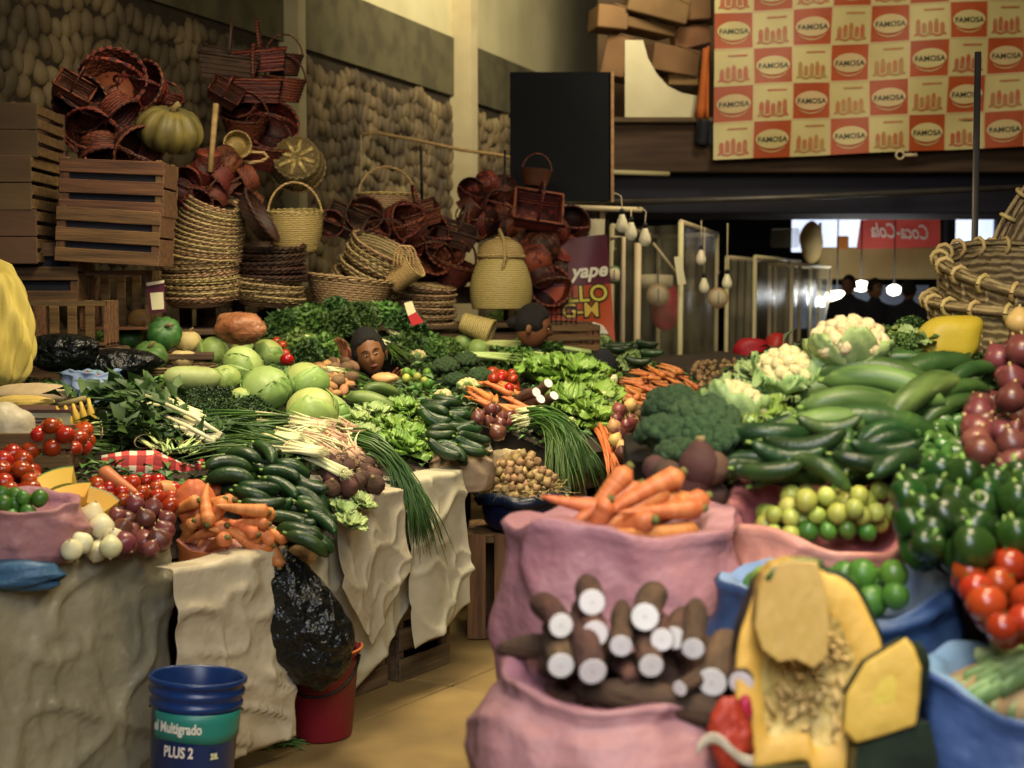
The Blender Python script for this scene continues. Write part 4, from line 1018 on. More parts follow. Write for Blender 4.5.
def bedgrid():
    du=.06; U=np.arange(-1.75,6.4,du); Vv=np.arange(0,2.5,du); ok={}; V=[];Fc=[]
    def inside(u,v):
        x,y=xy(u,v)
        if 1.02<u<1.9 and v<.38: return False
        if x<.25 and y>rackY(x)-.1: return False
        if x>=.25 and v>1.25: return False
        if (x+.80)**2+(y-7.55)**2<.3**2: return False
        if (x-.12)**2+(y-8.65)**2<.26**2: return False
        if x<-1.5 and y>6.72: return False
        return True
    def vid(i,j,lo):
        k=(i,j,lo)
        if k not in ok:
            x,y=xy(U[i],Vv[j]); ok[k]=len(V); V.append((x,y,(float(HL(np.array([x]),np.array([y]))[0])-.012) if not lo else .70))
        return ok[k]
    cells={(i,j) for i in range(len(U)-1) for j in range(len(Vv)-1) if inside(U[i]+du/2,Vv[j]+du/2)}
    for i,j in cells:
        Fc.append((vid(i,j,0),vid(i+1,j,0),vid(i+1,j+1,0),vid(i,j+1,0))); Fc.append((vid(i,j,1),vid(i,j+1,1),vid(i+1,j+1,1),vid(i+1,j,1)))
        for (di,dj,a,b) in ((-1,0,(i,j+1),(i,j)),(1,0,(i+1,j),(i+1,j+1)),(0,-1,(i,j),(i+1,j)),(0,1,(i+1,j+1),(i,j+1))):
            if (i+di,j+dj) not in cells: Fc.append((vid(*a,0),vid(*b,0),vid(*b,1),vid(*a,1)))
    return V,Fc
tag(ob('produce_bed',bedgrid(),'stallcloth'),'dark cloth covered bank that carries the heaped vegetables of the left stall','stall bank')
# tables under it
def table(name,u0,u1,v0,v1,label,h=.69):
    x,y=xy((u0+u1)/2,(v0+v1)/2); a=math.atan2(.837,.547); w=u1-u0; d=v1-v0
    M=Matrix.Translation((x,y,0))@R_(a,'Z'); b=B()
    for k in range(6): b.add(*box(w,d/6*.95,.03,.004,c=(0,(k-2.5)*d/6,h-.015)))
    o=ob(name,b.get(),'woodold',smooth=False,M=M,label=label,cat='table',group='trestle tables under the left stall')
    for sx in(-1,1):
        for sy in(-1,1): ob('leg',box(.06,.06,h-.032,.004,c=(sx*(w/2-.08),sy*(d/2-.08),(h-.03)/2+.001)),'woodold',o,False)
    ob('apron',box(w-.2,.03,.09,c=(0,-d/2+.08,h-.08)),'woodold',o,False)
    return o
table('stall_table',-1.7,-.55,.06,1.7,'long wooden table under the near end of the left stall')
table('stall_table',-.5,1.0,.10,1.75,'wooden table behind the hanging white cloths of the left stall')
table('stall_table',1.95,4.0,.06,1.2,'wooden table under the far carrots of the left stall')
table('stall_table',4.05,6.3,.06,1.2,'farthest wooden table of the left stall')
# hanging plastic sheets
def sheet(name,u0,u1,zt,zb0,zb1,m,label,v0=-.03,folds=.02,k=9,seed=0,over=.16,group=None,zig=None,flare=.06,nu=110,nv=64,diag=.0,up=.0):
    def f(a,b):
        u=u0+(u1-u0)*a; zb=(zig(a) if zig else zb0+(zb1-zb0)*a)
        if b<.16:
            t=b/.16; v=over*(1-t)+v0*t; x,y=xy(u,v); z=max(zt,float(HL(np.array([x]),np.array([y]))[0]) if b<.1 and over>0 else zt)+.004-.004*t
            n_=sn(np.array([[u*3,v*3,1.]]),3,seed)[0]; return Vector((x,y,z+.006*n_))
        t=(b-.16)/.84; z=zt*(1-t)+zb*t
        n1=sn(np.array([[u*2.2+diag*z,z*1.1,0.3]]),3,seed,3)[0]; n2=sin(u*k+seed+diag*3*z+1.5*n1)
        rg=(1-abs(sn(np.array([[u*3.1+z*2.3*diag+seed,z*2.6-u,seed*.7]]),2.2,seed+2,2)[0]))**7; rg2=(1-abs(sn(np.array([[u*5-z*1.5,z*4+u*2,seed*.3]]),2.,seed+9,2)[0]))**8
        v=v0-flare*t-folds*(.25+.75*min(1,t*1.6))*(n1*.9+n2*.7)-.022*rg-.012*rg2
        x,y=xy(u,v); return Vector((x,y,z))
    return tag(ob(name,thick(grid(nu,nv,f),.003),m),label,'plastic sheet',group)
sheet('plastic_sheet',-1.78,-.55,.765,.1,.004,'sheet1','large grey-white plastic sheet hanging at the left, behind the blue paint bucket',folds=.022,seed=1,diag=1.4,k=5,flare=.0,v0=-.015)
sheet('plastic_sheet',-.745,-.245,.725,.08,.1,'sheet2','crumpled pale plastic sheet hanging below the orange carrot sack',folds=.016,seed=2,v0=-.245,diag=2.2,k=8,flare=-.0,over=-.17)
sheet('plastic_sheet',.1,.72,.80,.02,.2,'sheet3','long white cloth hanging lowest in front of the stall, behind the black garbage bag',folds=.03,seed=3,v0=-.01,flare=.0,k=10,over=.05,zig=lambda a:.04+max(0,a-.42)*.52)
sheet('plastic_sheet',.60,1.0,.82,.2,.27,'sheet3','white cloth hanging at the far corner of the stall beside the slatted crate',folds=.028,seed=4,v0=-.06,k=14,over=.05,zig=lambda a:.18+.1*a)
sheet('plastic_sheet',.16,.56,.80,.4,.4,'sheet2','short pointed white plastic lying over the long white cloth below the brown beetroots',folds=.02,seed=6,v0=-.085,k=12,over=.0,zig=lambda a:.50-.26*(1-abs(a*2-1)),flare=.03)
# ---------- crates ----------
def crate_at(T,p,rz,label,group='wooden crates',rx=0,ry=0): return T.put(Matrix.Translation(p)@R_(rz,'Z')@R_(rx,'X')@R_(ry,'Y'),label,group)
CR=slatbox(.56,.36,.30,'wood',3); CR2=slatbox(.5,.34,.36,'woodold',4); CRF=slatbox(.47,.33,.33,'wood',4,end_solid=False)
ua=math.atan2(.837,.547)
x,y=xy(.87,.16); crate_at(slatbox(.34,.26,.33,'woodold',3),(x,y,.001),ua,'dark slatted crate on the floor under the white cloths, facing the aisle')
x,y=xy(.45,.2); crate_at(slatbox(.4,.3,.3,'woodold',3),(x,y,.001),ua,'dark crate on the floor partly behind the hanging cloth, near the red bucket')
# crate stood on end that carries the garlic tub: vertical slats
CE=slatbox(.46,.38,.56,'wood',4,end_solid=False)
c=at(523,560,6.25); cex=at(467,560,6.1).x
T_end=slatbox(.47,.40,.56,'wood',5,gap=.45,back=True)
crate_at(T_end,(cex,6.3,.24),0,'pale slatted crate stood on end under the navy garlic tub','wooden crates',ry=PI/2)
# ---------- near-left items ----------
def put1(T,px,py,label,group=None,off=.03,ang=0.,s=1.,surf=None,tilt=0,roll=0,spin=0,up=None):
    surf=surf or SL; c=surf.hit(px,py,off*s if not isinstance(s,tuple) else off)
    if c is None: print('MISS',label); return None
    nr=up or surf.nrm(c.x,c.y); d=Vector((cos(ang),sin(ang),0)); d=(d-nr*d.dot(nr)).normalized()
    sc=s if not isinstance(s,tuple) else 1
    return T.put(frameM(c,d,nr,sc)@R_(-tilt,'Y')@R_(roll,'X')@R_(spin,'Z'),label,group)
def put_round(T,px,py,r,label,group=None,s=1.,surf=None,eul=(0,0,0),k=.9):
    surf=surf or SL; c=surf.hit(px,py,r*s*k)
    if c is None: print('MISS',label); return
    return T.put(Matrix.Translation(c)@Euler(eul).to_matrix().to_4x4()@S_(s,s,s),label,group)
# far left sack with limes
c=at(8,525,4.0); sack('produce_sack',(c.x,4.05),.185,.15,.765,.945,'pinksack','pink woven sack of green limes at the far left edge',seed=4,folds=.06,rim=lambda a:.015*sin(a),vf=.012)
sd=sackdome((c.x,4.05),.15,.12,.90,.05)
pile(LIME,sd,[(0,494),(44,497),(50,520),(0,522)],14,.023,'green lime','in the pink sack at the far left','limes in the far left sack',layers=2,tight=.8)
tag(ob('blue_bag',blob(24,16,lambda V:V*np.array([.19,.09,.045])*(1+.25*sn(V*np.array([1.,.5,2.]),3,3)[:,None])),'bluesack',M=Matrix.Translation(at(0,574,3.9))),'crumpled blue plastic poking out under the pink lime sack','bag')
tb=slatbox(.42,.3,.13,'wood',2)
pc_=at(22,470,4.75)
crate_at(tb,(pc_.x-.02,4.78,float(SL.h(pc_.x,4.78))-.03),.05,'low wooden box with red peppers in it, left edge')
pile(TOM,Surf(lambda x,y:np.where((abs(x-pc_.x)<.19)&(abs(y-4.78)<.13),float(SL.h(pc_.x,4.78))+.075,-5)),[(28,424),(90,428),(86,452),(28,455)],22,.033,'red tomato','in the wooden box by the left edge','tomatoes in the wooden box',layers=2)
pile(TOM,SL,[(0,452),(26,452),(40,492),(38,502),(0,498)],22,.034,'red tomato','heaped against the left edge of the picture','tomatoes at the left edge',layers=2)
def wedge_t(R,a0,th,mt='cubeflesh'):
    """wedge of squash: crescent cross-section with rind"""
    n=14; V=[];Fc=[]
    for i in range(n+1):
        t=a0*(i/n-.5); 
        for (r,s) in ((R,-1),(R,1),(R*.62,1),(R*.62,-1)):
            q=th*(r/R); V.append((r*sin(t),s*q/2,r*cos(t)-R*.8))
    for i in range(n):
        for k in range(4):
            k2=(k+1)%4; Fc.append((i*4+k,i*4+k2,(i+1)*4+k2,(i+1)*4+k))
    Fc+=[(3,2,1,0),(n*4,n*4+1,n*4+2,n*4+3)]
    V=np.array(V); rn=[]; 
    RV=[];RF=[]
    for i in range(n+1):
        t=a0*(i/n-.5)
        for (r,s) in ((R*1.002,-1),(R*1.002,1),(R*1.04,1),(R*1.04,-1)): RV.append((r*sin(t),s*th*.5,r*cos(t)-R*.8))
    RF=[(i*4+k,i*4+(k+1)%4,(i+1)*4+(k+1)%4,(i+1)*4+k) for i in range(n) for k in range(4)]+[(3,2,1,0),(n*4,n*4+1,n*4+2,n*4+3)]
    return Tm('squash_wedge','squash',me('squash_wedge',(V,Fc),mt,False),[('rind',me('rind',(RV,RF),'squashg',False))])
WG=wedge_t(.14,1.0,.09); WG2=wedge_t(.12,.9,.1)
WG.put(Matrix.Translation(SL.hit(56,487,.05))@Euler((1.0,.3,.5+PI)).to_matrix().to_4x4(),'squash wedge on top of the other two, nearest the wooden box','cut squash wedges on the left')
WG.put(Matrix.Translation(SL.hit(72,502,.04))@Euler((-1.2,-.2,.3)).to_matrix().to_4x4(),'middle squash wedge with green rind, between the other two','cut squash wedges on the left')
WG2.put(Matrix.Translation(SL.hit(101,508,.06))@Euler((-1.0,.4,-.2)).to_matrix().to_4x4(),'pale yellow squash wedge lying on the white onions','cut squash wedges on the left')
pile(WON,SL,[(62,518),(92,512),(118,530),(114,552),(66,552)],22,.036,'pale white onion','at the front edge of the left stall','white onions',layers=2)
pile(RON,SL,[(112,508),(150,496),(168,518),(162,550),(124,551)],34,.034,'red onion','beside the white onions on the left stall','red onions beside the white ones',layers=2)
pile([tomato_t(.024,1.15)],SL,[(90,484),(150,480),(182,488),(170,510),(112,504)],30,.025,'small plum tomato','between the checked cloth and the red onions','small tomatoes on the left stall',layers=2)
SW=carrot_t(.2,.028,5,False,'squasho','sweet_potato','sweet potato')
put1(SW,122,484,'long orange sweet potato lying below the checked cloth',off=.05,ang=2.6); put1(tuber_t('sweet_potato',.035,'squasho',4,1.5,'sweet potato'),169,490,'stubby orange sweet potato beside the orange bag',off=.05,ang=.6)
# gingham roll
def roll():
    pts=[at(x,y,Y)+Vector((0,0,0)) for x,y,Y in ((103,466,4.9),(125,467,4.92),(150,469,4.96),(175,476,5.0),(192,474,5.03),(204,470,5.06))]
    V,Fc=tube(pts,[.045,.06,.062,.05,.034,.045],20); V=V+sn(V*9,1.5,4)[:,None]*.008; return V,Fc
o=ob('checked_cloth',roll(),'gingham',label='red and white checked cloth rolled up on the left stall',cat='cloth')
uvl=o.data.uv_layers.new(name='UVMap')
for pl in o.data.polygons:
    for li,vi in zip(pl.loop_indices,pl.vertices): uvl.data[li].uv=((vi//20)/5*1.0,(vi%20)/20*1.0)
def bag(name,px,py,Y,rx,ry,rz,m,label,seed=0,am=.12,cat='bag',fr=1.6,n=40,mm=28,shape=None,rot=0):
    def f(V):
        W=V*(1+am*sn(V*1.2,fr,seed,3))[:,None]
        if shape is not None: W=shape(W)
        return W*np.array([rx,ry,rz])
    return ob(name,blob(n,mm,f),m,M=Matrix.Translation(at(px,py,Y))@R_(rot,'Z'),label=label,cat=cat)
# carrot sack
c=at(227,545,4.47); sack('produce_sack',(c.x,4.47),.17,.105,.60,.765,'orangebag','orange-pink sack full of carrots at the front of the left stall',seed=9,folds=.035,belly=-.05,crease=.3,rim=lambda a:.012*cos(a*2)+.03*sin(a),inm='pinksack2',vf=.012)
sd=sackdome((c.x,4.50),.165,.12,.75,.12)
CA=[carrot_t(.17,.022,i) for i in range(3)]; CAs=[carrot_t(.13,.017,i+4) for i in range(3)]
CAb=[carrot_t(.17,.027,i+40) for i in range(3)]
pile(CAb,sd,[(182,508),(215,494),(268,520),(272,541),(184,542)],40,.0255,'orange carrot','in the orange sack on the left stall','carrots in the orange sack',L=.16,ang=-.4,aj=.6,layers=3,tight=.72,tries=2500)
pile(CAb,sd,[(186,526),(268,524),(274,546),(188,547)],16,.0255,'orange carrot','at the front lip of the orange sack','carrots at the lip of the orange sack',L=.16,ang=-.2,aj=.5,layers=2,tight=.7,tries=1500)
pile(CAb,SL,[(190,488),(225,486),(283,518),(255,510)],10,.021,'orange carrot','behind the orange sack on the left stall','carrots behind the orange sack',L=.16,ang=-.4,aj=.3,layers=1,tight=.8)
bag('orange_bag',195,505,4.50,.07,.05,.075,'orangebag','crumpled orange plastic bag on top of the carrots',3,.2)
# left middle clutter
bag('cloth_bundle',35,395,5.5,.17,.1,.05,'creamsack','folded beige cloth lying below the yellow cloth',5,.15,'cloth')
bag('cloth_bundle',22,402,5.35,.12,.06,.028,'yellowcloth','small folded yellow cloth on the grey plastic box',6,.15,'cloth')
bag('white_bag',8,432,4.85,.09,.07,.11,'whitesack','twisted white plastic bag at the left edge',7,.18)
gb=emp('plastic_box',at(45,432,5.15),'grey plastic box with ribbed side under the beige cloth','box')
w=.24;b=B()
for s in(-1,1): b.add(*box(w,.006,.085,c=(0,s*.09,.043))); b.add(*box(.006,.18,.085,c=(s*w/2,0,.043)))
b.add(*box(w,.18,.006,c=(0,0,.003))); ob('shell',b.get(),'whitesack',gb,False)
b=B(); [b.add(*box(.14,.006,.006,c=(.0,-.096,.02+k*.013))) for k in range(4)]; b.add(*box(w+.014,.194,.01,c=(0,0,.086))); ob('ribs',b.get(),'beet',gb,False)
BAN=banana_t(); BAN.put(Matrix.Translation(at(79,417,5.15))@Euler((.3,.6,-1.2)).to_matrix().to_4x4(),'small bunch of yellow bananas hanging beside the grey box','bananas')
sack('produce_bag',tuple(SL.hit(91,400,0))[:2],.11,.09,SL.h(*tuple(SL.hit(91,400,0))[:2])-.01,SL.h(*tuple(SL.hit(91,400,0))[:2])+.12,'bluesack_in','blue and white plastic bag of red chillies',seed=3,folds=.09,vf=.02,cat='bag')
q=SL.hit(91,400,0); sd=sackdome((q.x,q.y),.08,.07,q.z+.085,.025)
pile(RCH,sd,[(80,372),(115,380),(113,402),(84,395)],40,.009,'small red chilli','in the blue and white bag','red chillies in the bag',L=.055,aj=2,layers=2,tight=.7)
def yshape(V):
    z=V[:,2]; s=.78-.18*np.clip(z,-1,1)+.25*np.abs(z)**3; W=V.copy(); W[:,0]*=s; W[:,1]*=s
    a=np.arctan2(V[:,1],V[:,0]); W[:,:2]*=(1+.10*np.sin(7*a+4*z)+.07*np.sin(15*a-z*5)+.12*(1-np.abs(sn(V,1.8,4)))**5)[:,None]; W[:,2]+=.12*np.sin(3*a)*np.clip(z,0,1); return W
bag('yellow_cloth',-2,328,5.75,.17,.12,.255,'yellowcloth','large yellow cloth draped in folds at the left edge',2,.06,'cloth',shape=yshape,n=90,mm=40)
bag('black_bag',115,362,6.3,.2,.12,.06,'blackbag','crumpled black plastic bag left of the green pumpkins',8,.2)
bag('black_bag',62,352,6.2,.16,.1,.08,'blackbag','black plastic bag below the open wooden crate',9,.2)
for i,(x,y,l) in enumerate(((45,358,'dull green herb bunch nearest the yellow cloth'),(70,350,'dull green herb bunch below the open crate'),(100,345,'pale green herb bunch left of the pumpkins'))): put1(HERD[0] if i<2 else HERL[0],x,y,l,'herbs by the pumpkins',off=.05,ang=i,s=.8)
put1(cuc(.24,.048,'palezuke',4,'zucchini','zucchini',.0,lob=.02),192,378,'fat pale green zucchini lying in front of the pumpkins',off=.09,ang=.25,roll=1.2)
PG=pumpkin_t(.09,9,.92,'squashg',1,.05); PG2=pumpkin_t(.088,9,.85,'squashg',2,.05)
tray=tag(ob('wicker_tray',(lambda b:(b.add(*thick(weave(lambda t:(.24+.03*t,.05*t),60,4,.004),.006)),b.add(*lathe([(0,0),(.24,0),(.24,.01),(0,.01)],40)),b.get())[-1])(B()),'wicker',loc=SL.hit(160,375,.01)),'shallow wicker tray under the green pumpkins','basket')
put_round(PG,164,334,.09,'round dark green pumpkin on top of the squash heap',s=1.0,eul=(.9,.3,.2),k=2.0)
put_round(PG2,150,357,.085,'striped green pumpkin low at the front of the squash heap',s=1.0,eul=(.6,-.2,.4),k=.9)
put_round(pumpkin_t(.075,8,.7,'squashg',5,.05),129,338,.09,'flattish pale green pumpkin at the left of the squash heap',eul=(.3,-.3,.1),k=1.4)
put1(tuber_t('squash',.07,'squasho',7,1.15,'squash'),143,320,'orange squash at the back of the squash heap',off=.2,ang=.2)
put_round(pumpkin_t(.07,9,.9,'squasht',6,.03,'tan_squash'),188,342,.07,'tan squash to the right of the dark green pumpkin',k=1.5)
put_round(pumpkin_t(.07,9,.72,'squasht',7,.04,'tan_squash'),183,359,.065,'flat tan squash with ribs, low in front of the others',k=1.0)
put_round(pumpkin_t(.04,9,.8,'squasht',8,.04,'tan_squash'),140,349,.065,'small tan squash wedged between the green pumpkins',k=1.0)
# cabbages
cb=[(214,353,.085,'cabbage with loose outer leaf, farthest left next to the tan squash',.9),(243,366,.095,'cabbage left of centre in the cabbage heap',.95),(268,354,.1,'smooth round cabbage at the top of the cabbage heap',.85),(242,352,.1,'small cabbage behind the others near the tomatoes',.7),(266,388,.105,'large cabbage at the middle front of the heap',1.05),(306,382,.1,'large cabbage lying to the right, below the woman',1.0),(312,411,.1,'wide pale cabbage at the front bottom of the heap',1.05),(330,412,.08,'cabbage with pale loose leaves behind the front one, rightmost',.85),(240,398,.06,'small white cabbage peeking out at the left bottom',.5),(225,380,.08,'half hidden cabbage behind the dark herbs',.7)]
for i,(x,y,r,l,s) in enumerate(cb): put_round(CAB[i%3],x,y,.09,l,'cabbages on the left stall',s=s,eul=(rnd.uniform(-.6,.6),rnd.uniform(-.6,.6),rnd.uniform(0,6)),k=.9)
pile(TOM,SL,[(272,340),(288,342),(290,360),(276,360)],7,.03,'red tomato','behind the cabbages','tomatoes behind the cabbages',layers=2)
for i,(x,y,l) in enumerate(((162,412,'upper bunch of chard with long white stems'),(172,432,'middle bunch of chard, white stems pointing at the cucumbers'),(150,410,'leafy chard bunch lying left of the others'))): put1(CHARD[i%2],x,y,l,'chard on the left stall',off=.07,ang=2.55+.15*i)
for i,(x,y,l) in enumerate(((135,441,'spinach bunch nearest the wooden box'),(170,446,'spinach bunch in the middle of the leafy row'),(200,448,'spinach bunch at the right, touching the dark cucumbers'),(150,432,'spinach bunch tucked under the chard'),(118,437,'spinach bunch at the left above the checked cloth'))): put1(SPIN[i%2],x,y,l,'spinach above the checked cloth',off=.04,ang=2.4-.5*i,s=.85)
put1(SPR[0],92,448,'two pale leek ends poking out left of the checked cloth',off=.05,ang=.9,s=.45)
hd=[(185,395),(205,400),(228,402),(210,418),(235,418),(250,410),(222,432),(245,430),(190,412),(180,405)]
for i,(x,y) in enumerate(hd): put1(HERD[i%2],x,y,('leftmost ','','','','','rightmost ','lowest ','','','')[i]+('dark green herb bunch ' if i in(0,5,6) else 'dark green herb bunch in the thick of the heap ')+'between the chard and the cabbages','dark herbs before the cabbages',off=.02,ang=i*1.3,s=.75)
for i,(x,y,a,l) in enumerate(((240,420,2.9,'spring onions with long green tips, top of the left bundle heap'),(252,436,3.0,'spring onions in the middle of the left bundle heap'),(262,448,2.8,'spring onions lying low above the dark cucumbers'),(290,452,2.7,'spring onion bundle with pale stalks above the beetroots'),(268,425,2.9,'spring onions closest to the big cabbages'),(235,445,3.1,'spring onions at the left over the cucumbers'))): put1(SPR[i%3],x,y,l,'spring onion bundles',off=.05,ang=a,s=.95)
for i,(x,y,a,l) in enumerate(((308,432,.2,'tangle of pale onion heads nearest the front cabbage'),(325,440,-.5,'tangle of pinkish onion heads in the middle'),(345,452,-.8,'pinkish onion heads nearest the hanging chives'),(315,455,-.2,'pale onion heads just above the beetroots'),(335,430,.1,'onion heads touching the lettuce'),(297,445,.6,'onion heads at the left of the tangle'))):
    for q in range(1): put1(SPH[i%2],x,y,l,'heaped onion heads',off=.05,ang=a+PI,s=1.0)
pile(BEET,SL,[(322,460),(345,450),(372,464),(378,488),(330,490)],34,.034,'brown beetroot','in the white sack of the left stall','beetroots on the left stall',layers=2,sc=(.6,.8),tight=.8)
CU=[cuc(.15,.0235,'cuke',i) for i in range(3)]
pile(CU,SL,[(228,454),(265,450),(300,472),(325,505),(326,535),(308,543),(285,518),(252,496),(228,478)],110,.0235,'dark green cucumber','beside the carrots on the left stall','cucumbers beside the carrots',L=.15,ang=-.1,aj=.35,layers=4,tight=.8)
LP=lettuce_t(.13,5,'paleleaf',10)
for i,(x,y,l) in enumerate(((340,515,'pale leafy cabbage head nearest the cucumbers'),(350,528,'pale leafy head lowest in the white sack'),(358,508,'pale leafy head under the beetroots'))): put1(LP,x,y,l,'pale heads in the white sack',off=.0,s=.45,ang=i)
bag('root_bag',300,556,4.78,.055,.06,.035,'husk','small open bag of pale roots in front of the cucumbers',3,.2)
for i,(x,y,l,t) in enumerate(((352,425,'pale endive nearest the cabbages',LP),(372,418,'pale endive left of the bright lettuce',LP),(388,436,'bright green frilly lettuce in the middle front',LET[0]),(412,446,'bright lettuce touching the dark cucumbers',LET[1]),(405,418,'bright lettuce at the back of the lettuce row',LET[0]),(428,440,'small lettuce under the cucumbers',LET[1]),(400,455,'lettuce hanging lowest over the white cloth',LET[1]),(362,440,'lettuce beside the onion heads',LP))): put1(t,x,y,l,'lettuces in the middle of the left stall',off=-.01,s=.62,ang=i)
put1(cuc(.24,.035,'zuke',2,'zucchini','zucchini',.02,lob=.02),372,401,'striped zucchini at the front of the pair above the lettuces','zucchini above the lettuces',off=.05,ang=.05)
put1(cuc(.2,.03,'zuke',3,'zucchini','zucchini',.02,lob=.02),382,390,'striped zucchini behind its pair, tilted up','zucchini above the lettuces',off=.05,ang=.5)
# draped chives
def drapeb(name,P0,P1,P2,P3,n,sp0,sp1,r,m,label,cat,group=None,seed=0,stalk=None):
    r2=random.Random(seed); b=B(); s=B()
    for k in range(n):
        j0=Vector([r2.gauss(0,sp0) for _ in range(3)]); j1=Vector((r2.gauss(0,sp1),r2.gauss(0,sp1*.4),r2.gauss(0,sp1*.8))); pts=[]
        for t in np.linspace(0,1,8):
            p=P0*(1-t)**3+P1*3*t*(1-t)**2+P2*3*t*t*(1-t)+P3*t**3+j0*(1-t)+j1*t*t; pts.append(p)
        b.add(*tube(pts,[r,r,r,r*.9,r*.8,r*.7,r*.5,r*.15],5))
        if stalk: s.add(*tube([pts[0]+(pts[0]-pts[1]).normalized()*.06,pts[0]],[r*1.2,r*1.1],5))
    o=ob(name,b.get(),m,label=label,cat=cat,group=group)
    if stalk: ob('white_ends',s.get(),stalk,o)
    return o
P0=SL.hit(348,445,.04);P3=at(403,520,xy(.55,-.16)[1]-.0)
e=Vector(xy(.5,-.12)+(.84,))
drapeb('green_onions',P0,P0+Vector((.12,-.05,.06)),Vector(xy(.62,-.12)+(.86,)),Vector(xy(.62,-.14)+(.58,)),75,.022,.05,.0042,'chive','long green onion leaves hanging over the edge of the white cloth','green onions',seed=1,stalk='whitestalk')
pile(GIN,SL,[(310,365),(338,362),(352,385),(335,402),(318,395)],45,.02,'small knobbly brown tuber','between the woman and the cabbages','knobbly tubers',L=.06,aj=2,layers=2,tight=.75)
pile(POT,SL,[(325,362),(350,360),(358,378),(335,385)],14,.03,'round brown potato','right in front of the woman','potatoes before the woman',layers=2,tight=.8)
pile(LIMY+LIME,SL,[(402,372),(430,370),(438,386),(408,388)],14,.025,'small yellow-green lime','at the right of the woman','limes right of the woman',layers=2)
for i,(x,y,a,l) in enumerate(((352,378,.9,'spring onions right beside the woman, nearest the zucchini'),(392,352,-.9,'long green onions hanging down right of the woman'))): put1(SPR[i],x,y,l,'green onions by the woman',off=.06,ang=a,s=.7)
bag('yellow_fruit',385,378,7.0,.07,.04,.025,'yonion','small pile of pale yellow corn husk beside the woman',3,.2,'vegetable')
pile([GCH[0]],SL,[(375,388),(440,385),(440,398),(380,398)],24,.014,'slim green vegetable pod','in the row above the lettuces','green pods above the lettuces',L=.06,aj=1,layers=1,tight=.7)
# cucumbers on the cream sack
q=SL.hit(463,462,0); sack('produce_sack',(q.x+.0,q.y+.0),.125,.12,.70,.865,'creamsack','cream sack carrying dark cucumbers at the far corner of the left stall',seed=11,folds=.06,vf=.01)
pile(CU,SL,[(432,402),(452,398),(472,430),(475,452),(445,455),(432,432)],60,.0235,'dark green cucumber','on the cream sack at the far corner','cucumbers on the cream sack',L=.15,ang=.05,aj=.3,layers=4,tight=.8)
for i,(x,y,l,s) in enumerate(((445,368,'dark broccoli head, leftmost below the parsley',.75),(466,362,'dark broccoli head behind its neighbours',.7),(480,378,'dark broccoli head right above the cauliflower',.7),(455,382,'dark broccoli head lowest of its group',.6))): put_round(BRO[i%2],x,y,.07,l,'broccoli in the middle of the left stall',s=s,k=.8)
for i,(x,y,l,s) in enumerate(((468,386,'small white cauliflower between the broccoli and the carrots',.6),(443,396,'small pinkish cauliflower above the dark cucumbers',.5),(418,356,'pale yellow cauliflower right of the woman',.5))): put_round(CAU[i%2],x,y,.07,l,'small cauliflowers',s=s,k=.8)
pile(CA,SL,[(468,385),(500,380),(526,400),(520,414),(478,405)],22,.021,'orange carrot','behind the far cucumbers','carrots behind the far cucumbers',L=.16,ang=-.4,aj=.35,layers=2,tight=.8)
pile(TOM,SL,[(492,372),(512,372),(516,390),(494,386)],12,.03,'red tomato','next to the big green lettuce','tomatoes next to the lettuce',layers=2)
pile(RON,SL,[(474,406),(498,402),(512,420),(498,436),(478,430)],14,.034,'red onion','below the far carrots','red onions below the far carrots',layers=2)
put_round(CAB[0],484,334,.08,'round pale cabbage below the lidded basket','cabbages at the back',s=.9,k=1.2,eul=(.3,.2,1)) ; put_round(CAB[1],463,343,.08,'small cabbage left of the one below the lidded basket','cabbages at the back',s=.6,k=1.2,eul=(.3,.5,2)); put_round(CAB[2],478,350,.08,'leafy cabbage just in front of the round pale one','cabbages at the back',s=.7,k=.8,eul=(.8,.5,2))
for i,(x,y,l) in enumerate(((448,350,'leafy herb bunch left of the back cabbages'),(500,320,'parsley bunch below the lidded basket'),(515,326,'parsley bunch beside the back of the dark haired person'),(432,352,'leafy herb bunch at the right end of the big parsley heap'))): put1(HERL[0] if i%3==0 else PAR[i%3],x,y,l,'herbs at the back',off=.05 if i in(0,3) else .04,ang=i,s=.8)
for i,(x,y,a,s,l) in enumerate(((512,350,0,1,'upper celery head with cut pale ends beside the lettuce'),(545,362,3.3,1.,'celery head lying across the top of the lettuce'),(500,362,.2,.9,'celery head lowest on the left above the tomatoes'),(560,352,3.2,.8,'celery tips in front of the red banner'))): put1(CEL[i%2],x,y,l,'celery on the left stall',off=.06,ang=a,s=s)
for i,(x,y,l,s) in enumerate(((545,382,'bright lettuce left of the cassava roots',.95),(575,385,'large frilly lettuce at the top of the lettuce heap',1.1),(590,405,'frilly lettuce at the right edge of the heap',1.0),(570,415,'frilly lettuce above the chives',1.0),(592,428,'darker lettuce lowest in the heap',.9),(530,375,'bright lettuce behind the cassava roots',.85),(598,385,'lettuce at the right end next to the navy jug',.8))): put1(LET[i%2],x,y,l,'large frilly lettuces',off=-.01,s=s,ang=i*1.1)
for i,(x,y,l) in enumerate(((535,398,'cassava root with white cut end, left one on the lettuce'),(548,393,'cassava root with white cut end, topmost on the lettuce'),(540,408,'cassava root with white cut end, lowest left on the lettuce'),(554,406,'cassava root with white cut end, right one on the lettuce'))):
    c=SL.hit(x,y,.11 if i<2 else .07); CAS[i%3].put(frameM(c+Vector((-.05,.10,.0)),Vector((.55,-.8,.35+.1*i)),Vector((0,0,1)),.8),l,'cassava roots on the lettuce')
P0=SL.hit(530,420,.06)
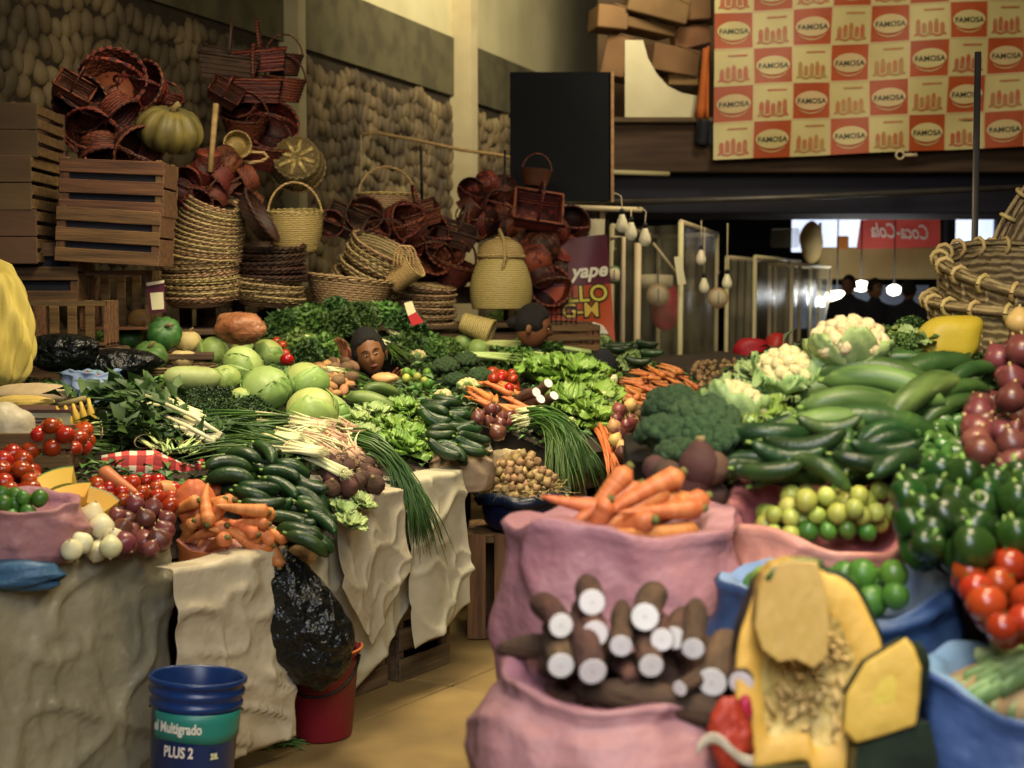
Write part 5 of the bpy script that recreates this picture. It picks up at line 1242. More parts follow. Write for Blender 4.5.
drapeb('chives',P0,P0+Vector((.10,-.03,.05)),P0+Vector((.22,-.22,-.02)),at(582,475,6.35),90,.025,.055,.0042,'chive','thick bundle of long green chives hanging above the garlic tub','chives',seed=4,stalk='whitestalk')
drapeb('chives',P0+Vector((.02,.0,-.02)),P0+Vector((.08,-.1,.03)),P0+Vector((.16,-.25,-.05)),at(560,500,6.2),40,.02,.05,.004,'chive','smaller bundle of green chives drooping right beside the garlic tub','chives',seed=5,stalk='whitestalk')
put1(LP,565,425,'pale leafy head lying on the chives',off=.05,s=.4)
# garlic tub on the crate
tc=at(522,500,6.2); zt=.49
tub=ob('garlic_tub',thick(lathe([(.0,0),(.15,.0),(.17,.03),(.185,.12),(.195,.15)],32),.004),'navytub',loc=(tc.x,6.22,zt),label='navy blue plastic tub of garlic standing on the slatted crate',cat='tub')
ob('rim',tube([(.197*cos(a),.197*sin(a),.152) for a in np.linspace(0,2*PI,33)],.006,6,cap=False),'navytub',tub)
ob('liner_bag',thick(lathe([(.17,.12),(.19,.155),(.2,.165),(.212,.14),(.208,.115)],40,lambda a,t:(1+.03*sin(7*a)+.02*sin(13*a),.008*sin(5*a))),.003),'navytub',tub)
ob('tub_handle',tube([(.19,-.05,.15),(.225,-.06,.12),(.23,-.03,.06),(.2,-.0,.03)],.007,6),'celery',tub)
sd=sackdome((tc.x,6.22),.185,.185,zt+.125,.13)
pile(GAR,sd,[(484,498),(484,470),(500,452),(530,450),(556,478),(556,498)],110,.021,'dry papery garlic bulb','in the navy tub','garlic in the navy tub',layers=3,tight=.8)
# behind / right end of the left stall
bag('wrap_bag',480,455,6.1,.06,.05,.07,'clearbag','crumpled white paper bag between the onions and the garlic',3,.2)
CAx=[carrot_t(.15,.019,i+8,False) for i in range(3)]
pile(CAx,SL,[(618,392),(640,372),(672,366),(692,385),(688,400),(640,406)],85,.019,'small orange carrot','in the far heap beside the booths','carrots in the far heap',L=.14,ang=-.3,aj=.5,layers=3,tight=.8)
pile(CU,SL,[(612,346),(650,343),(658,360),(622,364)],14,.027,'dark cucumber','at the foot of the red banner','cucumbers at the foot of the banner',L=.15,ang=-.05,aj=.15,layers=3,tight=.84)
AR=cabbage_t(.06,8)
DK=Tm('leafy_bunch','leaves',herbdome('x','x',.09,350,'paleleaf',3,.05,.8).root,[])
put1(DK,600,352,'grey-green leafy bunch beside the dark jug',off=.0,s=1.1); put1(DK,634,366,'pale green leafy bunch above the far carrots',off=.0,s=.9)
bag('dark_bag',604,366,8.3,.08,.06,.10,'darkcloth','dark blue bag right of the big lettuce heap',3,.12)
pile(WON,SL,[(595,378),(612,376),(618,398),(602,402)],12,.034,'white onion','between the big lettuce and the far carrots','white onions by the far carrots',layers=2)
pile(YON+RON,SL,[(610,405),(632,402),(640,430),(636,462),(618,462)],26,.036,'brown-red onion','stacked at the right end of the lettuce','onions at the end of the lettuce',layers=3,tight=.8)
pile(POT,SL,[(634,408),(650,405),(655,440),(640,450)],18,.026,'small reddish potato','beside the brown-red onions','small potatoes beside the onions',layers=2)
drapeb('dried_roots',SL.hit(600,428,.04),SL.hit(606,436,.05),at(612,455,6.55),at(618,475,6.5),10,.012,.02,.012,'carrot','wilted orange roots hanging over the stall edge','roots',seed=3)
pile(GAR,SL,[(690,362),(735,360),(742,384),(700,386)],70,.022,'pale dried pod','in the far light brown heap','pale pods in the far heap',layers=2,tight=.75)
pile(GAR,SL,[(655,402),(700,392),(745,392),(740,420),(690,425),(665,420)],70,.026,'small pale bulb','between the far carrots and the broccoli','pale bulbs behind the broccoli',layers=2,tight=.75)
sack('produce_sack',tuple(SL.hit(505,447,0))[:2],.08,.08,.62,.82,'creamsack','small cream cloth bag under the red onions',seed=14,folds=.08)
pile(GIN,SL,[(503,335),(525,332),(532,352),(505,355)],16,.028,'knobbly brown root','beside the dark haired person','brown roots by the dark haired person',L=.1,ang=0,aj=.4,layers=2,tight=.75)
put1(LP,560,345,'yellowish leafy head in front of the red banner',off=.0,s=.6)
# crates under right end
x,y=xy(2.1,.2); crate_at(slatbox(.4,.3,.34,'woodold',4),(x,y,.001),ua,'dark crate on the floor under the far end of the left stall')
x,y=xy(1.75,.15); crate_at(slatbox(.34,.26,.34,'wood',4),(x+.12,y+.05,.36),ua,'pale slatted crate beneath the wilted orange roots')
crate_at(slatbox(.4,.3,.34,'woodold',4),(x+.12,y+.05,.001),ua,'crate on the floor that carries the pale slatted crate')
# parsley heap
pk=[(285,330),(310,325),(335,318),(360,322),(385,322),(405,330),(420,340),(300,350),(320,340),(345,310),(370,308),(395,312),(270,325),(325,355),(308,362),(408,352),(425,352),(345,328),(390,338),(372,318)]
for i,(x,y) in enumerate(pk):
    w={9:'highest',12:'leftmost',16:'rightmost',14:'lowest'}.get(i)
    put1(PAR[i%3],x,y,(w+' parsley bunch of the big green heap behind the woman') if w else 'parsley bunch in the thick of the big green heap behind the woman','parsley heap behind the woman',off=.0 if y>335 else .10,ang=i*2.1,s=.95)
for i,(x,y,a) in enumerate(((270,330,2.9),(280,342,3.1),(415,345,-.5))): put1(SPR[i],x,y,('spring onions at the left edge of the parsley heap, upper','spring onions at the left edge of the parsley heap, lower','spring onions at the right of the parsley heap')[i],'onions by the parsley heap',off=.08,ang=a,s=.7)
for i,(x,y) in enumerate(((182,318),(172,322),(200,325),(192,330))): put1(PAR[i%3],x,y,('parsley bunch behind the dark green pumpkin','leftmost parsley bunch below the tall stack of trays','rightmost parsley bunch right of the dark green pumpkin','lowest parsley bunch behind the tan squash')[i],'parsley behind the pumpkins',off=.0,ang=i,s=.75)
bag('clear_bag',240,327,7.2,.13,.09,.085,'amberbag','clear plastic bag with orange contents below the wicker trays',5,.3); 
bag('bag_contents',240,331,7.22,.08,.05,.04,'orangebag','orange contents inside the clear plastic bag',6,.1,'vegetable')
sg=emp('price_card',at(415,312,7.6),'small pale and red card standing behind the parsley','card')
panel('card_top',[(404,303),(412,301),(416,312),(408,316)],7.6,.004,'paper',sg); panel('card_bottom',[(408,316),(416,312),(424,322),(412,326)],7.6,.004,'yred',sg)
# red sign without code
rs=emp('payment_card',at(156,297,6.9),'small dark red card with a blank white square and a white strip on top','card')
panel('card',[(146,282),(164,280),(166,312),(149,314)],6.9,.006,'ypurple',rs); panel('white_square',[(150,293),(163,292),(164,309),(152,310)],6.893,.004,'paper',rs); panel('white_strip',[(146,283),(164,280),(164,283),(147,286)],6.893,.004,'paper',rs)
# ---------- front: buckets and garbage bag ----------
by=3.84; bx=(178-512)/F*3.84
prof=[(0,0),(.118,0),(.124,.01),(.139,.312),(.147,.316),(.147,.324),(.141,.326),(.143,.338),(.151,.342),(.151,.35),(.144,.352),(.146,.364),(.155,.367),(.155,.376),(.148,.378),(.142,.372),(.135,.3),(.12,.02),(0,.02)]
BM=Matrix.Translation((bx,by,.003))@R_(math.radians(-4),'X')@R_(math.radians(4.),'Y')@R_(.15,'Z')@S_(.88,.88,1.26)
bu=ob('paint_bucket',lathe(prof,48),'tubblue',M=BM,label='blue plastic paint bucket with a green label in front of the plastic sheet',cat='bucket')
V=[];n=30
lab=lambda z0,z1,dr=.0025,a0=-2.6,a1=.1,wob=0:thick(grid(40,4,lambda u,v:((.124+(z0+(z1-z0)*v+wob*sin(u*8)*(1-v))*.0509+dr)*cos(a0+(a1-a0)*u),(.124+(z0+(z1-z0)*v+wob*sin(u*8)*(1-v))*.0509+dr)*sin(a0+(a1-a0)*u),z0+(z1-z0)*v+wob*sin(u*8)*(1-v))),.001)
ob('green_label',lab(.247,.309,wob=.003),'labelgreen',bu,label='green band of the label')
def wrap(s,size,z,a,m,sx=1.,bold=.001):
    V,Fc=text(s,size,bold=bold,depth=0,sx=sx); V2=[]
    for v in V:
        R=.124+(z+v[1])*.0509+.005; aa=a+v[0]/R; V2.append((R*cos(aa),R*sin(aa),z+v[1]))
    ob('lettering',(V2,Fc),m,bu,False)
wrap('el Multigrado',.032,.278,-PI/2-.38,'wtext'); wrap('PLUS 2',.033,.226,-PI/2-.28,'wtext'); wrap('20L',.018,.218,-PI/2+.55,'whitestalk')
ob('paint_stains',lab(.03,.155,.002,-2.4,-.5,.012),'bluesack_in',bu,label='pale worn paint stains on the lower half')
ob('bail',tube([(.15*cos(a),.15*sin(a),.30-.0-.02*sin(a)**2) for a in np.linspace(PI*.05,PI*.95,12)],.003,5),'greypipe',bu)
rb=at(322,742,5.0); rbx,rby=(317-512)/F*4.80,4.80
rbk=ob('red_bucket',lathe([(0,0),(.095,0),(.1,.008),(.122,.27),(.13,.275),(.13,.285),(.123,.285),(.115,.27),(.095,.012),(0,.012)],40),'redbucket',M=Matrix.Translation((rbx,rby,.002))@S_(1.1,1.1,1.08),label='dark red plastic bucket under the black garbage bag',cat='bucket')
ob('handle',tube([(.125*cos(a),-.125*abs(sin(a))**.7*1.06,.262-.10*sin(a)) for a in np.linspace(.0,PI,18)],.005,6),'black',rbk)
ob('orange_rim',tube([(.133*cos(a),.133*sin(a),.288) for a in np.linspace(-1.4,.4,12)],.005,6),'orange_cloth',rbk)
def bagshape(V):
    z=V[:,2]; W=V.copy(); W[:,0]=V[:,0]*(1-.28*np.clip(z,0,1)+.12*np.clip(-z,0,1))-.42*z; W[:,1]*=1-.2*np.clip(z,0,1); return W
gb_=bag('garbage_bag',300,618,4.50,.15,.11,.225,'blackbag','shiny black garbage bag bulging over the red bucket',4,.13,shape=bagshape,n=80,mm=60,fr=2.2)
bag('bag_corner',282,672,4.66,.07,.07,.10,'blackbag','loose lower lobe of black plastic left of the red bucket',6,.2,'bag')
rs2=random.Random(3)
lf=B()
for k in range(26):
    a=rs2.uniform(0,6.3); x0=rs2.uniform(-.08,.08); y0=rs2.uniform(-.05,.05); lf.add(*tube([(x0,y0,.006),(x0+.04*cos(a),y0+.03*sin(a),.014),(x0+.09*cos(a),y0+.05*sin(a),.006)],[.003,.004,.001],5))
tag(ob('fallen_leaves',lf.get(),'herbl',loc=((270-512)/F*4.78,4.70,.0)),'small heap of green leaf scraps on the floor beside the red bucket','leaves',kind='stuff')
# ---------- people of the left stall ----------
hp=at(369,353,7.45)
pb=skin_body('person',[(hp.x-.0,7.62,.5,.15),(hp.x,7.6,.72,(.15,.12)),(hp.x+.0,7.58,.92,(.15,.11)),(hp.x,7.54,1.04,(.07,.07)),(hp.x,7.5,1.12,.048),
 (hp.x-.15,7.58,1.0,.06),(hp.x-.21,7.45,.93,.045),(hp.x-.14,7.33,1.08,.035),(hp.x+.15,7.58,1.0,.06),(hp.x+.2,7.45,.92,.045),(hp.x+.13,7.34,1.04,.035)],
 [(0,1),(1,2),(2,3),(3,4),(3,5),(5,6),(6,7),(3,8),(8,9),(9,10)],'darkcloth',label='person in dark clothing behind the cabbages, cheek resting on a raised hand',cat='person')
HM=Matrix.Translation(hp)@R_(math.radians(12),'Z')@R_(math.radians(-14),'Y')@R_(math.radians(6),'X')
h=add_head(pb,HM,'flat')
hd1=hand(pb,Matrix.Translation((hp.x-.105,7.36,1.165))@Euler((.15,-.15,-.6)).to_matrix().to_4x4(),curl=.35,side=1)
hd2=hand(pb,Matrix.Translation((hp.x+.10,7.35,1.035))@Euler((.2,.75,.3)).to_matrix().to_4x4()@S_(.9,.9,.9),curl=.5,side=-1)
hq=at(533,326,8.6)
p2=skin_body('person',[(hq.x,8.68,.6,.15),(hq.x,8.67,.85,(.15,.12)),(hq.x,8.66,1.02,(.16,.11)),(hq.x,8.63,1.12,(.07,.07)),(hq.x,8.62,1.2,.05),(hq.x-.02,8.48,1.08,.06),(hq.x+.0,8.40,.85,.05),(hq.x+.15,8.3,.78,.035),(hq.x,8.82,1.08,.06),(hq.x+.05,8.85,.85,.05),(hq.x+.2,8.7,.78,.035)],
 [(0,1),(1,2),(2,3),(3,4),(3,5),(5,6),(6,7),(3,8),(8,9),(9,10)],'darkcloth',label='dark haired person turned sideways in front of the red banner, only the head visible',cat='person')
add_head(p2,Matrix.Translation(hq)@R_(math.radians(88),'Z')@R_(math.radians(14),'X'),'bun')
hand(p2,Matrix.Translation((hq.x+.17,8.3,.79))@Euler((0,1.4,0)).to_matrix().to_4x4(),side=1); hand(p2,Matrix.Translation((hq.x+.22,8.7,.79))@Euler((0,1.4,0)).to_matrix().to_4x4(),side=-1)
# white sacks at the cloth edge, under the beetroots and under the lettuce
q=xy(.42,.1); sack('produce_sack',q,.17,.12,.60,.815,'sheet3','white sack of brown beetroots above the pointed plastic',seed=61,folds=.05,rot=ua,rim=lambda a:.01*cos(2*a),crease=.6)
q=xy(.80,.1); sack('produce_sack',q,.15,.12,.60,.82,'sheet3','white sack under the frilly lettuces at the cloth edge',seed=62,folds=.05,rot=ua,crease=.6)
r2=random.Random(8); b=B()
for k in range(260):
    a=r2.uniform(PI*.85,PI*2.1); rr=r2.uniform(.12,.19); z0=zt+.155+.03*r2.random()+(.19-rr)*.6; x0=tc.x+rr*cos(a); y0=6.22+rr*sin(a)
    b.add(*tube([(x0,y0,z0),(x0+r2.gauss(0,.02),y0-.015+r2.gauss(0,.01),z0+r2.gauss(.0,.012)),(x0+r2.gauss(0,.035),y0-.02+r2.gauss(0,.015),z0-.02+r2.gauss(0,.015))],[.0018,.0014,.0006],3,cap=False))
tag(ob('garlic_roots',b.get(),'rootdry'),'matted dry garlic roots along the front of the navy tub','roots',kind='stuff')
# ================= RACK WITH BASKETS AND CRATES =================
RA=math.atan2(.622,.783); RD=Vector((.783,.622,0)); RNn=Vector((-.622,.783,0))
def RY(px,back=0):
    """distance at which the sight line of column px meets the rack, 'back' metres behind its front edge"""
    k=(px-512)/F; return (9.1+back*1.278)/(1-.795*k)
def rackpt(s,back,z): p=Vector((-1.76,7.7,z))+RD*s+RNn*back; return p
def rack(name,s0,s1,b0,b1,h,label):
    c=rackpt((s0+s1)/2,(b0+b1)/2,0); w=s1-s0; d=b1-b0; b=B()
    for k in range(4): b.add(*box(w,d/4*.94,.03,.004,c=(0,(k-1.5)*d/4,h-.015)))
    o=ob(name,b.get(),'woodold',smooth=False,M=Matrix.Translation(c)@R_(RA,'Z'),label=label,cat='rack',group='racks behind the left stall')
    b=B(); 
    for k in range(3): b.add(*box(w-.1,.02,.12,c=(0,-d/2+.05,h-.12-k*.3)))
    ob('front_boards',b.get(),'woodold',o,False)
    n=max(2,int(w/.9)+1)
    for i in range(n):
        for sy in(-1,1): ob('post',box(.06,.06,h-.032,c=(-w/2+.05+(w-.1)*i/(n-1),sy*(d/2-.05),(h-.03)/2+.001)),'woodold',o,False)
    return o
rack('basket_rack',-.15,3.0,.05,.72,1.32,'lower wooden rack that carries the wicker trays behind the vegetables')
rack('basket_rack',-.6,.55,.75,1.18,1.98,'tall wooden rack at the left that carries the dark red baskets')
rack('basket_rack',.65,3.3,.75,1.35,1.62,'long rack behind the wicker trays')
# crate bench
cbn=at(85,345,7.05); 
b=B(); [b.add(*box(1.5,.16,.03,.004,c=(0,(k-1.5)*.17,1.215))) for k in range(4)]
bn=ob('crate_bench',b.get(),'woodold',smooth=False,M=Matrix.Translation((-2.28,7.12,0))@R_(.18,'Z'),label='rough wooden bench under the stacked crates at the left',cat='bench')
for sx in(-.68,0,.68):
    for sy in(-.28,.28): ob('leg',box(.06,.06,1.198,c=(sx,sy,.6)),'woodold',bn,False)
def crate_px(T,px,py,Y,rz,label,rx=0,ry=0,group='stacked wooden crates'):
    return T.put(Matrix.Translation(at(px,py,Y))@R_(rz,'Z')@R_(rx,'X')@R_(ry,'Y'),label,group)
# T origin at bottom centre
CA1=slatbox(.5,.36,.3,'woodplain',3); 
def closed_t(w,d,h):
    b=B(); [b.add(*box(w,.014,h/2*.97,.003,c=(0,-d/2+.007,h/4+k*h/2))) for k in range(2)]; k=[]
    bb=B(); [bb.add(*box(.014,d-.03,h/4*.72,.003,c=(w/2-.007,0,h/8+q*h/4))) for q in range(4)]
    k.append(('slatted_end',me('slatted_end',bb.get(),'wood',False)))
    for s in((1,-1),(1,1),(-1,-1),(-1,1)): k.append(('corner_post',me('corner_post',box(.03,.03,h,c=(s[0]*(w/2-.03),s[1]*(d/2-.035),h/2)),'wood',False)))
    k.append(('back_board',me('back_board',box(w,.014,h,c=(0,d/2-.007,h/2)),'woodplain',False))); k.append(('bottom_board',me('bottom_board',box(w-.03,d-.03,.012,c=(0,0,.007)),'woodplain',False)))
    return Tm('wooden_crate','crate',me('wooden_crate',b.get(),'woodplain',False),k)
CL=closed_t(.55,.5,.262)
crate_px(CL,-4,265,6.95,.04,'solid sided crate at the left edge, lower of two'); crate_px(CL,-8,213,6.95,.02,'solid sided crate at the left edge, stacked upon another' )
crate_px(CL,-4,162,6.98,.05,'topmost solid sided crate at the left edge')
CF=slatbox(.50,.30,.26,'wood',3,gap=.5,shade_fill=True)
crate_px(CF,119,216,6.9,.0,'slatted crate leaning at the top beside the red clay coloured baskets',ry=.04)
crate_px(CF,115,264,6.88,.0,'slatted crate directly under the leaning one, above the dark box',ry=.06)
crate_px(slatbox(.42,.36,.30,'wood',3,gap=.75,shade_fill=True),45,304,6.98,.05,'slatted crate with wide gaps behind the yellow cloth')
def openfront(w,d,h):
    b=B(); [b.add(*box(.045,.012,h,.002,c=((k-1.5)*w/4.2,d/2-.006,h/2))) for k in range(4)]; k=[]
    for z,nm in((.012,'bottom_rail'),(h-.012,'top_rail')): k.append((nm,me(nm,box(w,d,.014,.002,c=(0,0,z)) if nm=='bottom_rail' else box(w,.02,.024,c=(0,-d/2+.01,z)),'wood',False)))
    for s in(-1,1):
        e_=B(); [e_.add(*box(.014,d/4*.8,h,.002,c=(s*(w/2-.007),(q-1.5)*d/4,h/2))) for q in range(4)]; k.append(('slatted_end',me('slatted_end',e_.get(),'wood',False)))
    return Tm('wooden_crate','crate',me('wooden_crate',b.get(),'wood',False),k)
crate_px(openfront(.36,.22,.215),75,346,6.62,.0,'open fronted crate lying on its side beside the yellow cloth')
crate_px(openfront(.34,.3,.3),122,330,7.1,.0,'dark open box under the slatted crates, behind the red card')
x,y=at(75,346,6.62).x,6.62
tag(ob('crate_support',box(.45,.3,at(75,347,6.62).z,.01,c=(0,0,at(75,347,6.62).z/2)),'woodold',smooth=False,loc=(x,y,.001)),'dark wooden box beneath the open fronted crate','box')
# templates of baskets
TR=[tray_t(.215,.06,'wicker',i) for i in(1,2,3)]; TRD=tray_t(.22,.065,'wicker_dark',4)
def stack(T,px,py,Y,n,dz,label,group,lean=(0,0),tx=0,ty=0,s=1.,jit=.008):
    p=at(px,py,Y)
    for i in range(n):
        M=Matrix.Translation(p+Vector((lean[0]*i+rnd.uniform(-jit,jit),lean[1]*i+rnd.uniform(-jit,jit),dz*i)))@R_(tx+rnd.uniform(-.03,.03),'X')@R_(ty+rnd.uniform(-.04,.04)+ (tx*0),'Y')@R_(rnd.uniform(0,6),'Z')@S_(s,s,s)
        l=('topmost tray of ' if i==n-1 else 'bottom tray of ' if i==0 else 'tray inside ')+label
        (T[i%len(T)] if isinstance(T,list) else T).put(M,l,group)
stack(TR,200,306,RY(200,.35),7,.034,'the tall leaning stack below the red baskets','tall stack of wicker trays',(.002,0),.1,-.03)
p=at(200,306,RY(200,.35))
for i in range(13):
    M=Matrix.Translation(p+Vector((.014+.006*i,0,.238+.026*i)))@R_(.15+.01*i,'X')@R_(.12+.018*i,'Y')@R_(rnd.uniform(0,6),'Z')@S_(1-.017*i,1-.017*i,1)
    TR[i%3].put(M,'topmost smallest tray of the tall leaning stack' if i==12 else 'tray inside the upper half of the tall leaning stack','upper trays of the tall stack')
stack(TR,266,306,RY(266,.32),4,.036,'the middle stack right of the tall one','middle stack of wicker trays',(-.004,0),.05,.08)
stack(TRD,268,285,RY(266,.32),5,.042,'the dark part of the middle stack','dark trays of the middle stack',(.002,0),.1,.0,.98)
wb=basket_t(.26,.15,.30,'wicker',None,0,'deep_basket',56,14)
wb.put(Matrix.Translation(at(346,327,RY(346,.35)-.1))@R_(.1,'Y'),'deep wide wicker basket wrapped in clear film behind the parsley','baskets on the rack')
stack(TR,360,300,RY(366,.42),9,.034,'the slanted stack above the wrapped basket','slanted stack of wicker trays',(.018,0),.25,.42,1.05)
stack(TR,424,330,RY(424,.3),6,.045,'the short stack right of the parsley','short stack of wicker trays',(0,0),.06,.06,.93)
sb=basket_t(.08,.06,.2,'wicker_light',None,0,'small_basket',30,8)
sb.put(Matrix.Translation(at(392,285,RY(400,.2)-.1))@Euler((.3,.9,0)).to_matrix().to_4x4(),'small light basket lying on its side on the slanted stack')
hs=tag(ob('cane_loops',(lambda b:([b.add(*tube([(.05*cos(a)+.02*k,.01*k,.1*sin(a)) for a in np.linspace(-.3,PI+.3,14)],.006,6)) for k in range(3)],b.get())[-1])(B()),'wicker_light',M=Matrix.Translation(at(402,262,RY(400,.1)-.1))),'pale loops of cane standing up from the slanted trays','cane')
sb.put(Matrix.Translation(at(462,322,RY(462,.1)-.1))@Euler((.2,1.9,0)).to_matrix().to_4x4(),'small light basket tipped over beside the lidded basket')
GB=basket_t(.165,.125,.24,'wicker_light','wicker_light',.2,'handled_basket',44,11,belly=.012)
GB.put(Matrix.Translation(at(296,251,RY(296,.42)))@R_(.12,'X')@R_(.15,'Z'),'pale round basket with a tall arched handle standing on the dark trays','baskets on the rack')
DM=basket_t(.165,.135,.16,'wicker','wicker_light',0,'shallow_basket',44,9)
DM.put(Matrix.Translation(at(297,162,RY(297,.55)))@Euler((-1.87,.25,0)).to_matrix().to_4x4()@T_(0,0,-.08),'round basket hanging upside down with its star patterned base showing','baskets on the rack')
b=B()
for k in range(8):
    a=k*PI/4; b.add(*tube([(.02*cos(a),.02*sin(a),-.004),(.115*cos(a),.115*sin(a),-.004)],.014,5,flat=.3))
o=[q for q in bpy.data.objects if q.name.startswith('shallow_basket')][0]; ob('base_star',b.get(),'wicker_light',o)
HB=basket_t(.2,.17,.13,'wicker','wicker_light',.2,'handled_basket',50,7)
HB.put(Matrix.Translation(at(387,214,RY(387,.9)))@R_(.3,'Z'),'wide low basket with a round arched handle in front of the pebble wall','baskets on the rack')
# lidded basket
lb=at(501,309,RY(501,.3))
bf=lambda t:(.178+.045*sin(PI*min(1,t*.75+.12))-.055*t*t,.36*t)
LBk=Matrix.Translation(lb)@S_(.97,.97,.97)
b=B(); b.add(*thick(weave(bf,56,16,.003),.006)); b.add(*lathe([(0,.0),(.175,0),(.175,.01),(0,.01)],40))
L_=ob('lidded_basket',b.get(),'wicker_light',M=LBk,label='tall bell shaped wicker basket with a domed lid and cane handle',cat='basket')
ob('lid',weave(lambda t:(.158*math.sqrt(max(.0004,1-t**2.4))+.002,.36+.13*t),52,9,.003),'wicker_light',L_); ob('lid_rim',braid(.162,.362,.009,48,14),'wicker_light',L_)
ob('handle',tube([(-.0,-.17,.22),(.03,-.19,.34),(.02,-.15,.47),(-.01,-.06,.545),(-.01,.0,.52),(-.01,.02,.47)],.011,7),'wicker_light',L_); ob('lid_bow',tube([(-.09,-.03,.455),(-.03,-.06,.49),(.05,-.04,.49),(.09,.0,.46)],.01,6,flat=.6),'wicker_light',L_)
# red baskets
RB=[basket_t(.12,.085,.13,'wicker_red','wicker_red',.14,'red_basket',34,7),basket_t(.10,.075,.10,'wicker_red','wicker_red',.1,'red_basket',30,6),basket_t(.15,.1,.14,'wicker_red','wicker_red',.17,'red_basket',38,7)]
def sq_t(w,d,h,m):
    b=B(); ns=5
    for k in range(ns):
        z=h*(k+.5)/ns; hh=h/ns*.86
        for s in(-1,1): b.add(*box(w*(.85+.15*k/ns),.008,hh,.002,c=(0,s*d/2*(.85+.15*k/ns),z))); b.add(*box(.008,d*(.85+.15*k/ns),hh,.002,c=(s*w/2*(.85+.15*k/ns),0,z)))
    b.add(*box(w*.85,d*.85,.008,c=(0,0,.004))); rim=B()
    for s in(-1,1): rim.add(*tube([(-w/2,s*d/2,h),(w/2,s*d/2,h)],.009,6)); rim.add(*tube([(s*w/2,-d/2,h),(s*w/2,d/2,h)],.009,6))
    return Tm('square_basket','basket',me('square_basket',b.get(),m,False),[('rim',me('rim',rim.get(),m)),('handle',me('handle',tube([(0,d/2*cos(a)*1.0,h+.16*sin(a)) for a in np.linspace(0,PI,14)],.009,6),m))])
SQ=sq_t(.26,.2,.11,'wicker_red'); SQD=sq_t(.28,.22,.12,'wicker_dark')
def rbk_(px,py,back,k,eul,label,group,s=1.,T=None):
    (T or RB[k]).put(Matrix.Translation(at(px,py,RY(px,back)))@Euler(eul).to_matrix().to_4x4()@T_(0,0,-.06)@S_(s,s,s),label,group)
G1='dark red baskets above the crates'
for a in ((74,88,.1,None,(.8,.5,.3),'small square dark red basket at the left end of the heap above the crates',SQ,.75),(113,86,.25,2,(1.2,.2,.2),'wide dark basket with a long arched handle at the top of the crate heap',None,1.15),(148,90,.2,2,(1.35,.1,-.4),'round dark basket with its opening facing outward, above the green-brown pumpkin',None,.95),(95,125,.1,0,(2.2,.3,.2),'dark red basket turned over, at the left of the heap above the crates',None,1.2),(117,110,0,1,(2.4,-.3,1),'bright red basket upside down in the middle of the heap above the crates',None,1.1),(86,104,.2,2,(1.7,.6,0),'dark basket half hidden at the far left of the heap above the crates',None,1),(130,148,-.05,2,(2.0,.2,1),'big dark red basket behind the upper slatted crate',None,1.0),(100,150,.0,0,(2.6,.2,1),'dark red basket just above the slatted crate, left',None,1.1),(165,104,.3,1,(.4,.2,.1),'small red basket behind the green-brown pumpkin',None,1.)):
    rbk_(a[0],a[1],a[2],a[3],a[4],a[5],G1,a[7],a[6])
PD=pumpkin_t(.18,11,.72,'pumpkin_dark',4,.12)
PD.put(Matrix.Translation(at(170,130,RY(170,-.12)))@Euler((.35,.1,.4)).to_matrix().to_4x4(),'large ribbed brown-green pumpkin perched among the red baskets')
pr=at(170,152,RY(170,.1))
G2='dark red baskets on the tall rack'
for a in ((228,68,.9,None,(.3,.1,.2),'square dark basket at the top left of the tall rack heap',SQD,1.3),(262,62,.9,None,(.2,-.1,.1),'square dark red basket at the top of the tall rack heap',SQ,1.2),(226,92,.7,None,(.9,.5,.2),'small square red basket tipped forward on the tall rack heap',SQ,.75),(284,66,.9,0,(.1,.05,0),'tall dark red basket at the top right of the tall rack heap',None,1.0),(255,92,.8,None,(.2,0,.1),'square dark red basket in the middle row of the tall rack heap',SQ,1.3),(284,92,.8,0,(.1,.1,0),'dark red basket at the right of the tall rack heap, middle row',None,1.1),(273,130,.75,2,(1.3,.2,.1),'dark red basket with its black opening turned outward',None,1.05),(245,128,.8,2,(.4,.1,0),'dark red basket left of the one with the black opening',None,1),(265,158,.7,2,(.3,.2,0),'dark red basket hidden behind the upside down pale basket',None,1.1),(238,110,.85,1,(.9,.1,0),'small dark basket wedged in the tall rack heap',None,1)):
    rbk_(a[0],a[1],a[2],a[3],a[4],a[5],G2,a[7],a[6])
G3='bright red baskets above the tall tray stack'
for i,a in enumerate(((188,180,1,(2.0,.4,0)),(203,172,1,(2.2,-.4,1)),(218,178,0,(2.4,.2,2)),(195,200,0,(2.2,.5,.5)),(214,198,1,(2.5,.2,2)),(228,165,0,(1.2,.3,1)),(232,192,1,(2.3,-.5,1)),(180,192,1,(1.9,.9,0)),(208,162,1,(2.7,.2,0)),(222,215,1,(2.1,.2,1)),(245,180,0,(2.0,.3,2)),(250,205,0,(1.2,.3,2)))):
    w={7:'leftmost',8:'highest',9:'lowest',11:'rightmost'}.get(i)
    rbk_(a[0],a[1],.35,a[2],(-a[3][0] if i%3 else a[3][0],a[3][1],a[3][2]),(f'{w} small reddish basket above the tall tray stack') if w else 'small reddish basket inside the cluster above the tall tray stack',G3,.85)
DMs=basket_t(.08,.06,.06,'wicker_light','wicker_light',0,'small_basket',30,5)
DMs.put(Matrix.Translation(at(236,146,RY(236,.4)))@Euler((1.5,.7,.3)).to_matrix().to_4x4(),'small pale round basket with a handle sticking out to the right')
tag(ob('cane_loop',tube([at(x,y,RY(250,.4)) for x,y in ((240,155),(252,152),(264,153),(268,157),(262,161),(250,163),(240,161))],.011,7),'wicker_light'),'pale cane loop next to the small pale basket','cane')
tag(ob('broom_stick',tube([at(216,104,RY(216,.3)),at(210,172,RY(210,.25))],.017,8),'lightwood'),'short pale stick leaning in the reddish baskets','stick')
